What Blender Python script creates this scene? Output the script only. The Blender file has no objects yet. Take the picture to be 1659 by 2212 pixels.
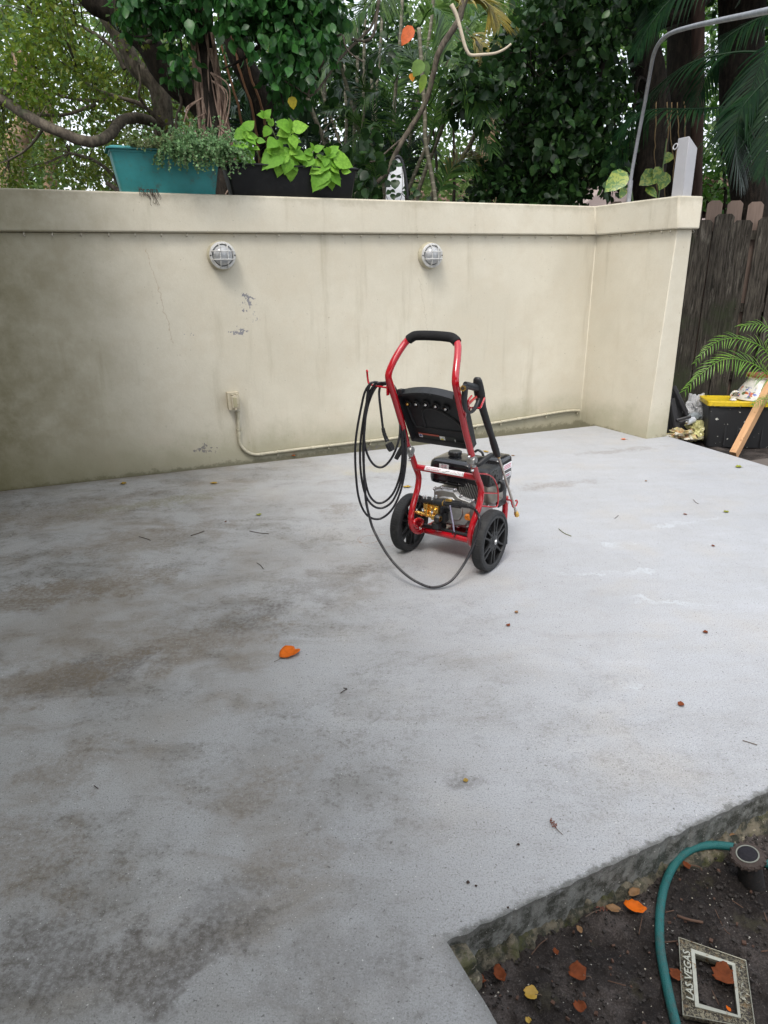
import bpy, bmesh, math, random
import numpy as np
from mathutils import Vector, Matrix, noise as mnoise
rnd = random.Random(7)
nr = np.random.default_rng(11)
R_ = math.radians
scene = bpy.context.scene
COL = scene.collection

# ------------------------------------------------------------------ camera
CAM_H = 1.42; FPX = 1458.2; PITCH = R_(19.8555); ROLL = R_(-0.7722)
_f = Vector((0, math.cos(PITCH), -math.sin(PITCH))); _r0 = Vector((1, 0, 0)); _u0 = _r0.cross(_f)
_r = _r0*math.cos(ROLL)+_u0*math.sin(ROLL); _u = -_r0*math.sin(ROLL)+_u0*math.cos(ROLL)
CO = Vector((0, 0, CAM_H))
cam_d = bpy.data.cameras.new('camera'); cam = bpy.data.objects.new('camera', cam_d); COL.objects.link(cam)
cam_d.sensor_fit = 'HORIZONTAL'; cam_d.sensor_width = 36; cam_d.lens = FPX/1659*36; cam_d.clip_end = 500; cam_d.clip_start = .02
cam.matrix_world = Matrix(((_r.x, _u.x, -_f.x, CO.x), (_r.y, _u.y, -_f.y, CO.y), (_r.z, _u.z, -_f.z, CO.z), (0, 0, 0, 1)))
scene.camera = cam
# ------------------------------------------------------------------ light
SUN_EL, SUN_AZ = R_(58), R_(200)     # azimuth clockwise from +Y
world = bpy.data.worlds.new('World'); scene.world = world; world.use_nodes = True
wn = world.node_tree; bg = wn.nodes['Background']
sky = wn.nodes.new('ShaderNodeTexSky'); sky.sky_type = 'NISHITA'; sky.sun_disc = False
sky.sun_elevation = SUN_EL; sky.sun_rotation = SUN_AZ
sky.air_density = 1.0; sky.dust_density = 7.0; sky.ozone_density = 1.0
mixw = wn.nodes.new('ShaderNodeMix'); mixw.data_type = 'RGBA'; mixw.inputs[0].default_value = .72      # thin overcast over the clear sky
wn.links.new(sky.outputs[0], mixw.inputs[6]); mixw.inputs[7].default_value = (5.6, 5.9, 6.3, 1); wn.links.new(mixw.outputs[2], bg.inputs[0]); bg.inputs[1].default_value = 0.15
sun_d = bpy.data.lights.new('sun', 'SUN'); sun_d.energy = 1.0; sun_d.angle = R_(18); sun_d.color = (1, .97, .93)
sun = bpy.data.objects.new('sun', sun_d); COL.objects.link(sun)
sd = Vector((math.sin(SUN_AZ)*math.cos(SUN_EL), math.cos(SUN_AZ)*math.cos(SUN_EL), math.sin(SUN_EL)))
sun.rotation_euler = sd.to_track_quat('Z', 'Y').to_euler(); sun.location = (0, -3, 8)
scene.view_settings.view_transform = 'Standard'; scene.view_settings.look = 'None'
scene.view_settings.exposure = 1.03; scene.view_settings.gamma = 1
scene.cycles.max_bounces = 6; scene.cycles.diffuse_bounces = 3; scene.cycles.transmission_bounces = 4; scene.cycles.transparent_max_bounces = 8
scene.cycles.glossy_bounces = 3

# ------------------------------------------------------------------ measuring helpers (a view ray cut with a real plane)
def ray(px, py): return (_f*FPX + _r*(px-829.5) + _u*(1106-py)).normalized()
def onz(px, py, z=0.): d = ray(px, py); return CO + d*((z-CAM_H)/d.z)
def ony(px, py, y): d = ray(px, py); return CO + d*(y/d.y)
def onp(px, py, p, n): d = ray(px, py); n = Vector(n); return CO + d*((Vector(p)-CO).dot(n)/d.dot(n))
def pxm(d, n): return n*d/FPX            # size in m of n picture units at distance d

# ------------------------------------------------------------------ tagging
def tag(o, label=None, cat=None, group=None, kind=None):
    if label: o['label'] = label
    if cat: o['category'] = cat
    if group: o['group'] = group
    if kind: o['kind'] = kind
    return o
def thing(name, label, cat, loc=(0, 0, 0), rz=0., group=None):
    o = bpy.data.objects.new(name, None); COL.objects.link(o); o.location = loc; o.rotation_euler = (0, 0, rz); o.empty_display_size = .05
    return tag(o, label, cat, group)
def link(name, me, mats, parent=None, loc=None, bevel=0, smooth=38, seg=2):
    o = bpy.data.objects.new(name, me); COL.objects.link(o)
    if not isinstance(mats, (list, tuple)): mats = [mats]
    for m in mats: me.materials.append(m)
    if parent is not None: o.parent = parent
    if loc is not None: o.location = loc
    if smooth:
        me.polygons.foreach_set('use_smooth', [True]*len(me.polygons))
        if smooth < 180:
            try: me.set_sharp_from_angle(angle=R_(smooth))
            except Exception: pass
    if bevel:
        b = o.modifiers.new('b', 'BEVEL'); b.width = bevel; b.segments = seg; b.limit_method = 'ANGLE'; b.angle_limit = R_(40)
    return o
def copy_tree(o, parent=None):
    c = o.copy(); COL.objects.link(c); c.parent = parent
    for ch in list(o.children): copy_tree(ch, c)
    return c

# ------------------------------------------------------------------ mesh builder
def catmull(P, n=6, closed=False):
    P = [Vector(p) for p in P]; out = []; m = len(P)
    rng = range(m) if closed else range(m-1)
    for i in rng:
        p0 = P[(i-1) % m] if closed or i > 0 else P[0]*2-P[1]
        p1 = P[i]; p2 = P[(i+1) % m]
        p3 = P[(i+2) % m] if closed or i+2 < m else P[-1]*2-P[-2]
        for k in range(n):
            t = k/n
            out.append(.5*((2*p1)+(p2-p0)*t+(2*p0-5*p1+4*p2-p3)*t*t+(3*p1-p0-3*p2+p3)*t**3))
    if not closed: out.append(P[-1])
    return out
class MB:
    def __init__(s): s.v = []; s.f = []; s.m = []
    def add(s, v, f, mi=0):
        b = len(s.v); s.v += [tuple(p) for p in v]; s.f += [tuple(b+i for i in q) for q in f]; s.m += [mi]*len(f); return s
    def tube(s, P, r, seg=10, closed=False, cap=True, mi=0, flat=1.):
        P = [Vector(p) for p in P]; n = len(P)
        if not hasattr(r, '__len__'): r = [r]*n
        T = []
        for i in range(n):
            if closed: t = P[(i+1) % n]-P[i-1]
            else: t = P[min(i+1, n-1)]-P[max(i-1, 0)]
            T.append(t.normalized() if t.length > 1e-9 else Vector((0, 0, 1)))
        up = Vector((0, 0, 1)) if abs(T[0].z) < .9 else Vector((1, 0, 0))
        nn = (up-T[0]*up.dot(T[0])).normalized(); V = []
        for i in range(n):
            nn = (nn-T[i]*nn.dot(T[i]));
            nn = nn.normalized() if nn.length > 1e-6 else T[i].orthogonal().normalized()
            bb = T[i].cross(nn)
            for k in range(seg):
                a = 2*math.pi*k/seg; V.append(P[i]+nn*math.cos(a)*r[i]+bb*math.sin(a)*r[i]*flat)
        F = []
        for i in range(n if closed else n-1):
            j = (i+1) % n
            for k in range(seg): F.append((i*seg+k, i*seg+(k+1) % seg, j*seg+(k+1) % seg, j*seg+k))
        if cap and not closed:
            F.append(tuple(reversed(range(seg)))); F.append(tuple((n-1)*seg+k for k in range(seg)))
        return s.add(V, F, mi)
    def box(s, c, d, rot=None, mi=0):
        c = Vector(c); V = []
        for x in (-.5, .5):
            for y in (-.5, .5):
                for z in (-.5, .5):
                    p = Vector((x*d[0], y*d[1], z*d[2]))
                    if rot is not None: p = rot @ p
                    V.append(c+p)
        return s.add(V, [(0, 1, 3, 2), (4, 6, 7, 5), (0, 4, 5, 1), (2, 3, 7, 6), (0, 2, 6, 4), (1, 5, 7, 3)], mi)
    def cyl(s, a, b, r, seg=16, r2=None, mi=0):
        return s.tube([a, b], [r, r if r2 is None else r2], seg, mi=mi)
    def lathe(s, prof, c=(0, 0, 0), ax=(0, 0, 1), seg=32, mi=0, closed=False):
        ax = Vector(ax).normalized(); n = ax.orthogonal().normalized(); b = ax.cross(n); c = Vector(c); V = []
        for (r, h) in prof:
            for k in range(seg):
                a = 2*math.pi*k/seg; V.append(c+ax*h+(n*math.cos(a)+b*math.sin(a))*r)
        m = len(prof); F = []
        for i in range(m if closed else m-1):
            j = (i+1) % m
            for k in range(seg): F.append((i*seg+k, i*seg+(k+1) % seg, j*seg+(k+1) % seg, j*seg+k))
        if not closed:
            if prof[0][0] > 1e-5: F.append(tuple(reversed(range(seg))))
            if prof[-1][0] > 1e-5: F.append(tuple((m-1)*seg+k for k in range(seg)))
        return s.add(V, F, mi)
    def loft(s, A, B, mi=0, caps=True):
        n = len(A); F = [(k, (k+1) % n, n+(k+1) % n, n+k) for k in range(n)]
        if caps: F += [tuple(reversed(range(n))), tuple(range(n, 2*n))]
        return s.add(list(A)+list(B), F, mi)
    def rings(s, L, mi=0, caps=True):
        n = len(L[0]); V = [p for q in L for p in q]; F = []
        for i in range(len(L)-1):
            F += [(i*n+k, i*n+(k+1) % n, (i+1)*n+(k+1) % n, (i+1)*n+k) for k in range(n)]
        if caps: F += [tuple(reversed(range(n))), tuple((len(L)-1)*n+k for k in range(n))]
        return s.add(V, F, mi)
    def text(s, txt, size, mtx, depth=.0005, mi=0, bold=0., align='CENTER', shear=0.):
        cu = bpy.data.curves.new('t', 'FONT'); cu.body = txt; cu.size = size; cu.extrude = depth; cu.offset = bold
        cu.align_x = align; cu.align_y = 'CENTER'; cu.resolution_u = 2; cu.shear = shear
        o = bpy.data.objects.new('t', cu); COL.objects.link(o); bpy.context.view_layer.update()
        me = bpy.data.meshes.new_from_object(o.evaluated_get(bpy.context.evaluated_depsgraph_get()))
        s.add([mtx @ v.co for v in me.vertices], [tuple(p.vertices) for p in me.polygons], mi)
        bpy.data.objects.remove(o); bpy.data.curves.remove(cu); bpy.data.meshes.remove(me); return s
    def xf(s, M): s.v = [tuple(M @ Vector(p)) for p in s.v]; return s
    def build(s, name, mats, parent=None, loc=None, bevel=0, smooth=38, seg=2, fix=True):
        me = bpy.data.meshes.new(name); me.from_pydata(s.v, [], s.f); me.update()
        if len(set(s.m)) > 1: me.polygons.foreach_set('material_index', s.m)
        if fix:
            bm = bmesh.new(); bm.from_mesh(me); bmesh.ops.recalc_face_normals(bm, faces=bm.faces); bm.to_mesh(me); bm.free()
        return link(name, me, mats, parent, loc, bevel, smooth, seg)
def rbox_mb(c, d, r, M=None):
    mb = MB().box(c, d); return mb

# ------------------------------------------------------------------ node materials
class NM:
    def __init__(s, name):
        s.m = bpy.data.materials.new(name); s.m.use_nodes = True; s.t = s.m.node_tree; s.b = s.t.nodes['Principled BSDF']; s.out = s.t.nodes['Material Output']
    def n(s, ty, **k):
        x = s.t.nodes.new(ty)
        for a, v in k.items(): setattr(x, a, v)
        return x
    def put(s, sock, v):
        if isinstance(v, bpy.types.NodeSocket): s.t.links.new(v, sock)
        elif isinstance(v, (tuple, list)): sock.default_value = tuple(v)+((1,) if len(v) == 3 and sock.type == 'RGBA' else ())
        else: sock.default_value = v
    def co(s, which='Object', scale=None, loc=None, rot=None):
        if which == 'Position': o = s.n('ShaderNodeNewGeometry').outputs['Position']
        else: o = s.n('ShaderNodeTexCoord').outputs[which]
        if scale is not None or loc is not None or rot is not None:
            mp = s.n('ShaderNodeMapping'); s.put(mp.inputs[0], o)
            if loc is not None: mp.inputs[1].default_value = loc
            if rot is not None: mp.inputs[2].default_value = rot
            if scale is not None: mp.inputs[3].default_value = (scale,)*3 if not hasattr(scale, '__len__') else scale
            o = mp.outputs[0]
        return o
    def noise(s, vec, scale, detail=5, rough=.6, dist=0.):
        x = s.n('ShaderNodeTexNoise'); s.put(x.inputs['Vector'], vec); x.inputs['Scale'].default_value = scale; x.inputs['Detail'].default_value = detail
        x.inputs['Roughness'].default_value = rough; x.inputs['Distortion'].default_value = dist; return x.outputs['Fac']
    def vor(s, vec, scale, feature='F1', out='Distance'):
        x = s.n('ShaderNodeTexVoronoi', feature=feature); s.put(x.inputs['Vector'], vec); x.inputs['Scale'].default_value = scale; return x.outputs[out]
    def ramp(s, fac, stops):
        x = s.n('ShaderNodeValToRGB'); s.put(x.inputs[0], fac); e = x.color_ramp.elements
        while len(e) < len(stops): e.new(.5)
        while len(e) > max(1, len(stops)): e.remove(e[-1])
        for i, (p, c) in enumerate(stops):
            e[i].position = p; c = (c, c, c) if not hasattr(c, '__len__') else c; e[i].color = tuple(c)+(1,)
        return x.outputs[0]
    def mr(s, v, a, b, c=0., d=1., smooth=True):
        x = s.n('ShaderNodeMapRange'); x.interpolation_type = 'SMOOTHSTEP' if smooth else 'LINEAR'; x.clamp = True if not smooth else x.clamp
        s.put(x.inputs[0], v); s.put(x.inputs[1], a); s.put(x.inputs[2], b); s.put(x.inputs[3], c); s.put(x.inputs[4], d); return x.outputs[0]
    def mix(s, fac, a, b, mode='MIX'):
        x = s.n('ShaderNodeMix', data_type='RGBA', blend_type=mode); s.put(x.inputs[0], fac); s.put(x.inputs[6], a); s.put(x.inputs[7], b); return x.outputs[2]
    def ma(s, op, a, b=0., c=0.):
        x = s.n('ShaderNodeMath', operation=op); s.put(x.inputs[0], a); s.put(x.inputs[1], b)
        if op in ('MULTIPLY_ADD', 'COMPARE'): s.put(x.inputs[2], c)
        return x.outputs[0]
    def sep(s, v): x = s.n('ShaderNodeSeparateXYZ'); s.put(x.inputs[0], v); return x.outputs
    def island(s): return s.n('ShaderNodeNewGeometry').outputs['Random Per Island']
    def bump(s, h, strength=.3, dist=.01, prev=None):
        x = s.n('ShaderNodeBump'); s.put(x.inputs['Height'], h); x.inputs['Strength'].default_value = strength; x.inputs['Distance'].default_value = dist
        if prev is not None: s.put(x.inputs['Normal'], prev)
        s.put(s.b.inputs['Normal'], x.outputs[0]); return x.outputs[0]
    def set(s, col=None, rough=None, metal=None, spec=None, coat=None, trans=None, ior=None, alpha=None):
        B = s.b.inputs
        for k, v in (('Base Color', col), ('Roughness', rough), ('Metallic', metal), ('Specular IOR Level', spec), ('Coat Weight', coat), ('Transmission Weight', trans), ('IOR', ior), ('Alpha', alpha)):
            if v is not None: s.put(B[k], v)
        return s
def plain(name, col, rough=.5, metal=0., var=.12, bump=.0, bscale=200, coat=None, spec=None, vscale=8, dirt=None):
    k = NM(name); c = k.co('Object')
    nz = k.noise(c, vscale, 6, .65)
    col2 = k.mix(k.mr(nz, .3, .7), tuple(x*(1-var) for x in col), tuple(min(1, x*(1+var)) for x in col))
    if dirt: col2 = k.mix(k.mr(k.noise(c, vscale*2.3, 8, .7), .52, .72, 0, dirt[1]), col2, dirt[0])
    k.set(col2, k.mr(k.noise(c, vscale*3, 4, .6), .2, .8, max(0, rough-.1), min(1, rough+.1)), metal, spec, coat)
    if bump: k.bump(k.noise(c, bscale, 4, .6), bump, .002)
    return k.m
# ================================================================== SETTING
BLOCKER_OFF = .28; BLOCKER_EAVE = .62
wl = Vector((-2.683, 4.475, 0)); wc = Vector((1.908, 6.43, 0)); wp = Vector((2.282, 5.709, 0)); wq = Vector((2.490, 5.79, 0))
E_ = (wc-wl).normalized(); NB = Vector((-E_.y, E_.x, 0))           # along the wall, and away from the camera behind it
RW = (wp-wc).normalized(); RL = Vector((RW.y, -RW.x, 0))           # along return wall (towards camera); RL points to its left side
if RL.x > 0: RL = -RL
PF = (wq-wp).normalized(); PN = Vector((PF.y, -PF.x, 0))
if PN.y > 0: PN = -PN
def onwall(px, py, off=0.): return onp(px, py, wc-NB*off, NB)      # off = metres proud of the main wall
def onret(px, py, off=0.): return onp(px, py, wc+RL*off, RL)
CP = .037
# ---- materials of the setting
def wall_mat():
    k = NM('stucco'); p = k.co('Position'); X, Y, Z = k.sep(p)
    # s = distance along the wall
    s = k.ma('ADD', k.ma('MULTIPLY', X, E_.x), k.ma('MULTIPLY', Y, E_.y))
    n1 = k.noise(p, 1.1, 6, .6); n2 = k.noise(p, 5, 7, .7); n3 = k.noise(p, 40, 5, .7)
    st = k.noise(k.co('Position', scale=(5, 5, .5)), 1.6, 6, .65)
    c = k.mix(k.mr(n1, .35, .68), (.53, .495, .40), (.60, .565, .465))
    c = k.mix(k.mr(n2, .4, .75, 0, .5), c, (.52, .465, .36))
    c = k.mix(k.mr(st, .54, .8, 0, .45), c, (.30, .265, .18))                       # faint runs
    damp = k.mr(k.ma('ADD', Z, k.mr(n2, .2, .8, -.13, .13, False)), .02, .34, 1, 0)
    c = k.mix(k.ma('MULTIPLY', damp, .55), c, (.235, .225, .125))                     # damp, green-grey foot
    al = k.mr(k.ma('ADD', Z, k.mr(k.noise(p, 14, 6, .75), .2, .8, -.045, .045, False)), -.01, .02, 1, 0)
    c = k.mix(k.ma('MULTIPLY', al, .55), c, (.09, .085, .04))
    left = k.mr(k.ma('ADD', s, k.mr(n1, .2, .8, -.22, .22, False)), .75, -.80, 0, 1)   # shade painted in toward the left end, along with some mildew
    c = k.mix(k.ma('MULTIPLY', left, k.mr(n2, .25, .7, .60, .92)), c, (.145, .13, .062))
    topm = k.mr(k.ma('ADD', Z, k.mr(n2, .2, .8, -.06, .06, False)), 1.84, 1.93, 0, 1)
    c = k.mix(k.ma('MULTIPLY', topm, .4), c, (.20, .18, .12))
    # chips where paint has flaked to grey render
    def blob(pt, rx, rz, thr, col, scale=26):
        nonlocal c
        ds = k.ma('DIVIDE', k.ma('SUBTRACT', s, pt.dot(E_)), rx); dz = k.ma('DIVIDE', k.ma('SUBTRACT', Z, pt.z), rz)
        d = k.ma('SQRT', k.ma('ADD', k.ma('MULTIPLY', ds, ds), k.ma('MULTIPLY', dz, dz)))
        v = k.ma('SUBTRACT', k.noise(p, scale, 5, .6), k.ma('MULTIPLY', d, .16))
        c = k.mix(k.mr(v, thr, thr+.015), c, col)
    blob(onwall(535, 648), .05, .07, .43, (.22, .22, .24)); blob(onwall(520, 713), .07, .035, .43, (.22, .22, .24))
    blob(onwall(552, 683), .05, .06, .51, (.26, .26, .27), 50)
    blob(onwall(805, 970), .12, .05, .47, (.20, .19, .18), 40); blob(onwall(440, 970), .13, .04, .47, (.20, .19, .18), 40)
    blob(onwall(410, 722), .07, .02, .54, (.25, .25, .26), 60)
    # rusty hairline crack
    for (pts, wd, col) in (([(315, 535), (330, 590), (346, 630), (352, 668), (365, 700), (373, 742)], .0028, (.30, .20, .11)), ([(905, 600), (920, 690), (925, 760)], .0018, (.33, .29, .21))):
        q = [onwall(*a) for a in pts]
        for a, b in zip(q[:-1], q[1:]):
            sa, sb = a.dot(E_), b.dot(E_); t = k.ma('DIVIDE', k.ma('SUBTRACT', Z, a.z), b.z-a.z)
            xs = k.ma('ADD', k.ma('MULTIPLY_ADD', t, sb-sa, sa), k.mr(k.noise(p, 30, 3, .6), .2, .8, -.016, .016, False))
            near = k.mr(k.ma('ABSOLUTE', k.ma('SUBTRACT', s, xs)), wd*.3, wd*1.8, 1, 0)
            inz = k.ma('MULTIPLY', k.ma('GREATER_THAN', t, 0), k.ma('LESS_THAN', t, 1))
            c = k.mix(k.ma('MULTIPLY', k.ma('MULTIPLY', near, inz), .42), c, col)
    c = k.mix(k.mr(k.noise(p, 120, 3, .6), .3, .7, .10, 0), c, (.30, .27, .20)); spk = k.mr(k.noise(p, 55, 2, .5), .735, .76); c = k.mix(k.ma('MULTIPLY', spk, .5), c, (.2, .18, .13))
    k.set(c, .82, spec=.25)
    h = k.ma('ADD', k.ma('MULTIPLY', k.noise(p, 9, 4, .5), 1.), k.ma('MULTIPLY', k.noise(p, 130, 4, .6), .12))
    k.bump(h, .35, .012)
    return k.m
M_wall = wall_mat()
edge_a = onz(965, 2035); edge_b = onz(1659, 1710); notch2 = onz(1075, 2212)
ED = (edge_b-edge_a).normalized(); EN = Vector((-ED.y, ED.x, 0))       # EN points into the slab
RD = (onz(1659, 1008)-wq).normalized()                                    # slab's right-hand edge, towards the camera
def slab_mat():
    k = NM('painted_concrete'); p = k.co('Position'); X, Y, Z = k.sep(p)
    nA = k.noise(p, .9, 5, .6); nB = k.noise(p, 4.2, 9, .72, .4); nC = k.noise(p, 9, 9, .72); nD = k.noise(p, 60, 6, .7); nE = k.noise(p, 300, 3, .6)
    c = k.mix(k.mr(nA, .3, .7), (.365, .380, .405), (.405, .420, .447))
    sk = k.noise(k.co('Position', scale=(.9, 5., 1), rot=(0, 0, -.42)), 2.4, 7, .7); c = k.mix(k.mr(sk, .42, .72, 0, .38), c, (.335, .335, .33)); c = k.mix(k.mr(sk, .25, .42, .3, 0), c, (.50, .52, .55))
    c = k.mix(k.mr(k.noise(p, 1.9, 5, .6), .5, .68, 0, .35), c, (.43, .40, .355))
    c = k.mix(k.mr(nC, .40, .8, 0, .32), c, (.32, .325, .33)); c = k.mix(k.mr(nB, .52, .72, 0, .18), c, (.37, .35, .31))
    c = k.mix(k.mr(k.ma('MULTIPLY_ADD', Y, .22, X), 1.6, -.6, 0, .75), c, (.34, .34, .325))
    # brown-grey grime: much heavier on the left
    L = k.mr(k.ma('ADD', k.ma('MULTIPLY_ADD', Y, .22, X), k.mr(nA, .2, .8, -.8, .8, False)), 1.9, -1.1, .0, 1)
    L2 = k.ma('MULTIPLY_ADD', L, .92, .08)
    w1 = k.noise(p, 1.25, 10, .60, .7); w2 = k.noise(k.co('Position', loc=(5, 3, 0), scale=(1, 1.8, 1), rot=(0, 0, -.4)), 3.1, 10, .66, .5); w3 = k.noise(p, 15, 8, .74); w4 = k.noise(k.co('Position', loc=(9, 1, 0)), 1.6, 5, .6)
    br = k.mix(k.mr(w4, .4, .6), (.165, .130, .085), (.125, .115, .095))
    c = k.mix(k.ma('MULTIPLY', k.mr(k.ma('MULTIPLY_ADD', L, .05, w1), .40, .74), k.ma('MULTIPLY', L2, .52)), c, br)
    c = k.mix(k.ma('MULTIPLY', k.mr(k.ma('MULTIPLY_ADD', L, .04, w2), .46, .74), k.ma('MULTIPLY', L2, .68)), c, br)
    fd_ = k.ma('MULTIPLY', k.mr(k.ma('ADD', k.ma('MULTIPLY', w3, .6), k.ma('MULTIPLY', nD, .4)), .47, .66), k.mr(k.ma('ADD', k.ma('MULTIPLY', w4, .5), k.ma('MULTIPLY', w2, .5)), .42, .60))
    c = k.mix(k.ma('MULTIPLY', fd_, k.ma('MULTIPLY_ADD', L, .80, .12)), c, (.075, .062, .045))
    # separate stains
    def blob(pt, rx, ry, strg, col, thr=.46, sc=7, ang=0.):
        nonlocal c
        dx = k.ma('SUBTRACT', X, pt.x); dy = k.ma('SUBTRACT', Y, pt.y); ca, sa = math.cos(ang), math.sin(ang)
        u = k.ma('DIVIDE', k.ma('ADD', k.ma('MULTIPLY', dx, ca), k.ma('MULTIPLY', dy, sa)), rx); v = k.ma('DIVIDE', k.ma('SUBTRACT', k.ma('MULTIPLY', dy, ca), k.ma('MULTIPLY', dx, sa)), ry)
        d = k.ma('SQRT', k.ma('ADD', k.ma('MULTIPLY', u, u), k.ma('MULTIPLY', v, v)))
        m = k.mr(k.ma('SUBTRACT', k.noise(p, sc, 8, .7), k.ma('MULTIPLY', d, .2)), thr-.13, thr+.06)
        c = k.mix(k.ma('MULTIPLY', k.ma('MULTIPLY', m, strg), k.mr(nD, .36, .60, .35, 1.)), c, col)
    D1 = (.075, .062, .05); D2 = (.14, .105, .065)
    for a in (((370, 2075), .13, .075, .8, D1, .30, 9, .45), ((215, 1450), .20, .10, .72, D1, .32, 9, .5), ((70, 1290), .36, .13, .7, D2, .34, 8, .3), ((250, 1255), .34, .15, .62, D2, .38, 8, .4),
              ((470, 1960), .10, .08, .45, D1, .34, 9, 0), ((90, 2070), .12, .10, .65, D1, .34, 9, .3), ((450, 1385), .30, .12, .5, D2, .37, 8, .5), ((60, 1480), .3, .12, .6, D2, .34, 8, .4),
              ((130, 1660), .16, .12, .5, D2, .38, 8, .4), ((60, 1840), .12, .22, .5, D2, .36, 8, 1.1), ((330, 1165), .5, .22, .5, D2, .38, 7, .4), ((700, 1265), .35, .2, .35, D1, .40, 9, .4),
              ((560, 1700), .16, .07, .5, D2, .36, 9, .5), ((120, 1110), .6, .2, .5, D2, .36, 7, .4), ((995, 1688), .05, .04, .55, D1, .36, 14, 0), ((800, 1230), .16, .07, .4, D1, .40, 12, 0),
              ((350, 1085), .5, .1, .5, (.16, .15, .06), .38, 8, .4), ((850, 1010), .45, .10, .35, (.42, .36, .16), .38, 5, .4), ((1180, 1050), .35, .06, .45, D2, .36, 7, .3), ((750, 2100), .2, .14, .3, D1, .38, 9, 0),
              ((620, 1850), .12, .08, .4, D2, .36, 9, .2), ((1330, 975), .4, .07, .4, D2, .38, 8, .3), ((560, 1330), .25, .1, .5, D1, .40, 9, .5), ((730, 1100), .12, .1, .5, D2, .38, 10, .2), ((300, 1380), .5, .3, .35, D2, .40, 8, .4)):
        blob(onz(*a[0]), *a[1:])
    # pale scratches and dried drips
    for (q, rx, ry, ang) in (((1480, 1130), .30, .02, .35), ((1340, 1175), .11, .03, .1), ((1370, 1235), .14, .03, .2), ((1260, 1240), .12, .03, .2), ((1440, 1300), .22, .025, -.3), ((1360, 1480), .05, .03, -.6)):
        pt = onz(*q); dx = k.ma('SUBTRACT', X, pt.x); dy = k.ma('SUBTRACT', Y, pt.y); ca, sa = math.cos(ang), math.sin(ang)
        wob = k.mr(k.noise(p, 11, 3, .6), .2, .8, -.07, .07, False)
        u = k.ma('DIVIDE', k.ma('ADD', k.ma('MULTIPLY', dx, ca), k.ma('MULTIPLY', dy, sa)), rx)
        v = k.ma('DIVIDE', k.ma('ADD', wob, k.ma('SUBTRACT', k.ma('MULTIPLY', dy, ca), k.ma('MULTIPLY', dx, sa))), ry)
        d = k.ma('ADD', k.ma('MULTIPLY', u, u), k.ma('MULTIPLY', v, v))
        c = k.mix(k.ma('MULTIPLY', k.mr(d, .5, 1.1, 1, 0), k.mr(nC, .38, .62, .0, .42)), c, (.54, .59, .63))
    # ring left by a paint can
    rc = onz(795, 1165)
    for off, rr in (((0, 0), .058), ((.055, -.03), .10)):
        dx = k.ma('SUBTRACT', X, rc.x+off[0]); dy = k.ma('SUBTRACT', Y, rc.y+off[1]); d = k.ma('SQRT', k.ma('ADD', k.ma('MULTIPLY', dx, dx), k.ma('MULTIPLY', dy, dy)))
        m = k.mr(k.ma('ABSOLUTE', k.ma('SUBTRACT', d, rr)), .002, .008, 1, 0); c = k.mix(k.ma('MULTIPLY', m, k.mr(nD, .42, .6, 0, .6)), c, (.25, .16, .11))
    # black mould along the broken edge by the soil
    de = k.ma('ADD', k.ma('MULTIPLY', k.ma('SUBTRACT', X, edge_a.x), EN.x), k.ma('MULTIPLY', k.ma('SUBTRACT', Y, edge_a.y), EN.y))
    inx = k.mr(k.ma('ADD', k.ma('MULTIPLY', k.ma('SUBTRACT', X, edge_a.x), ED.x), k.ma('MULTIPLY', k.ma('SUBTRACT', Y, edge_a.y), ED.y)), -.05, .05)
    em = k.mr(k.ma('ADD', de, k.mr(k.noise(p, 30, 6, .7), .25, .75, -.022, .022, False)), .0, .022, 1, 0)
    c = k.mix(k.ma('MULTIPLY', k.ma('MULTIPLY', em, inx), .85), c, (.07, .07, .06))
    # vertical edge face
    side = k.mr(k.ma('ADD', Z, k.mr(nD, .3, .7, -.008, .008, False)), -.004, -.02, 0, 1)
    c = k.mix(side, c, k.mix(k.mr(k.noise(p, 22, 7, .7), .42, .6), (.035, .037, .028), (.21, .215, .20)))
    # foot of the garden wall
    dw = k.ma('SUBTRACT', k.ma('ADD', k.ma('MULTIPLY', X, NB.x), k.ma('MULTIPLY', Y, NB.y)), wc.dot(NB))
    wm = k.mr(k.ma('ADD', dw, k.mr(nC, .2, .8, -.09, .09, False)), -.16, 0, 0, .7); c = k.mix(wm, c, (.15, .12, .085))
    # pits and pores
    c = k.mix(k.mr(k.noise(p, 95, 3, .6), .63, .70, 0, .8), c, (.06, .055, .05))
    c = k.mix(k.mr(k.noise(p, 140, 2, .5), .70, .73, 0, .6), c, (.75, .74, .70))
    nF = k.noise(p, 190, 2, .5); c = k.mix(k.mr(nE, .50, .72, 0, .6), c, (.17, .17, .16)); c = k.mix(k.mr(nF, .52, .66, 0, .42), c, (.16, .155, .145)); c = k.mix(k.mr(nE, .22, .44, .4, 0), c, (.62, .63, .65))
    k.set(c, k.mr(nB, .3, .7, .50, .68), spec=.4)
    h = k.ma('ADD', k.ma('MULTIPLY', nC, .5), k.ma('ADD', k.ma('MULTIPLY', k.noise(p, 170, 4, .65), .3), k.ma('MULTIPLY', nD, .3)))
    k.bump(h, .45, .006)
    return k.m
M_slab = slab_mat()
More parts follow.
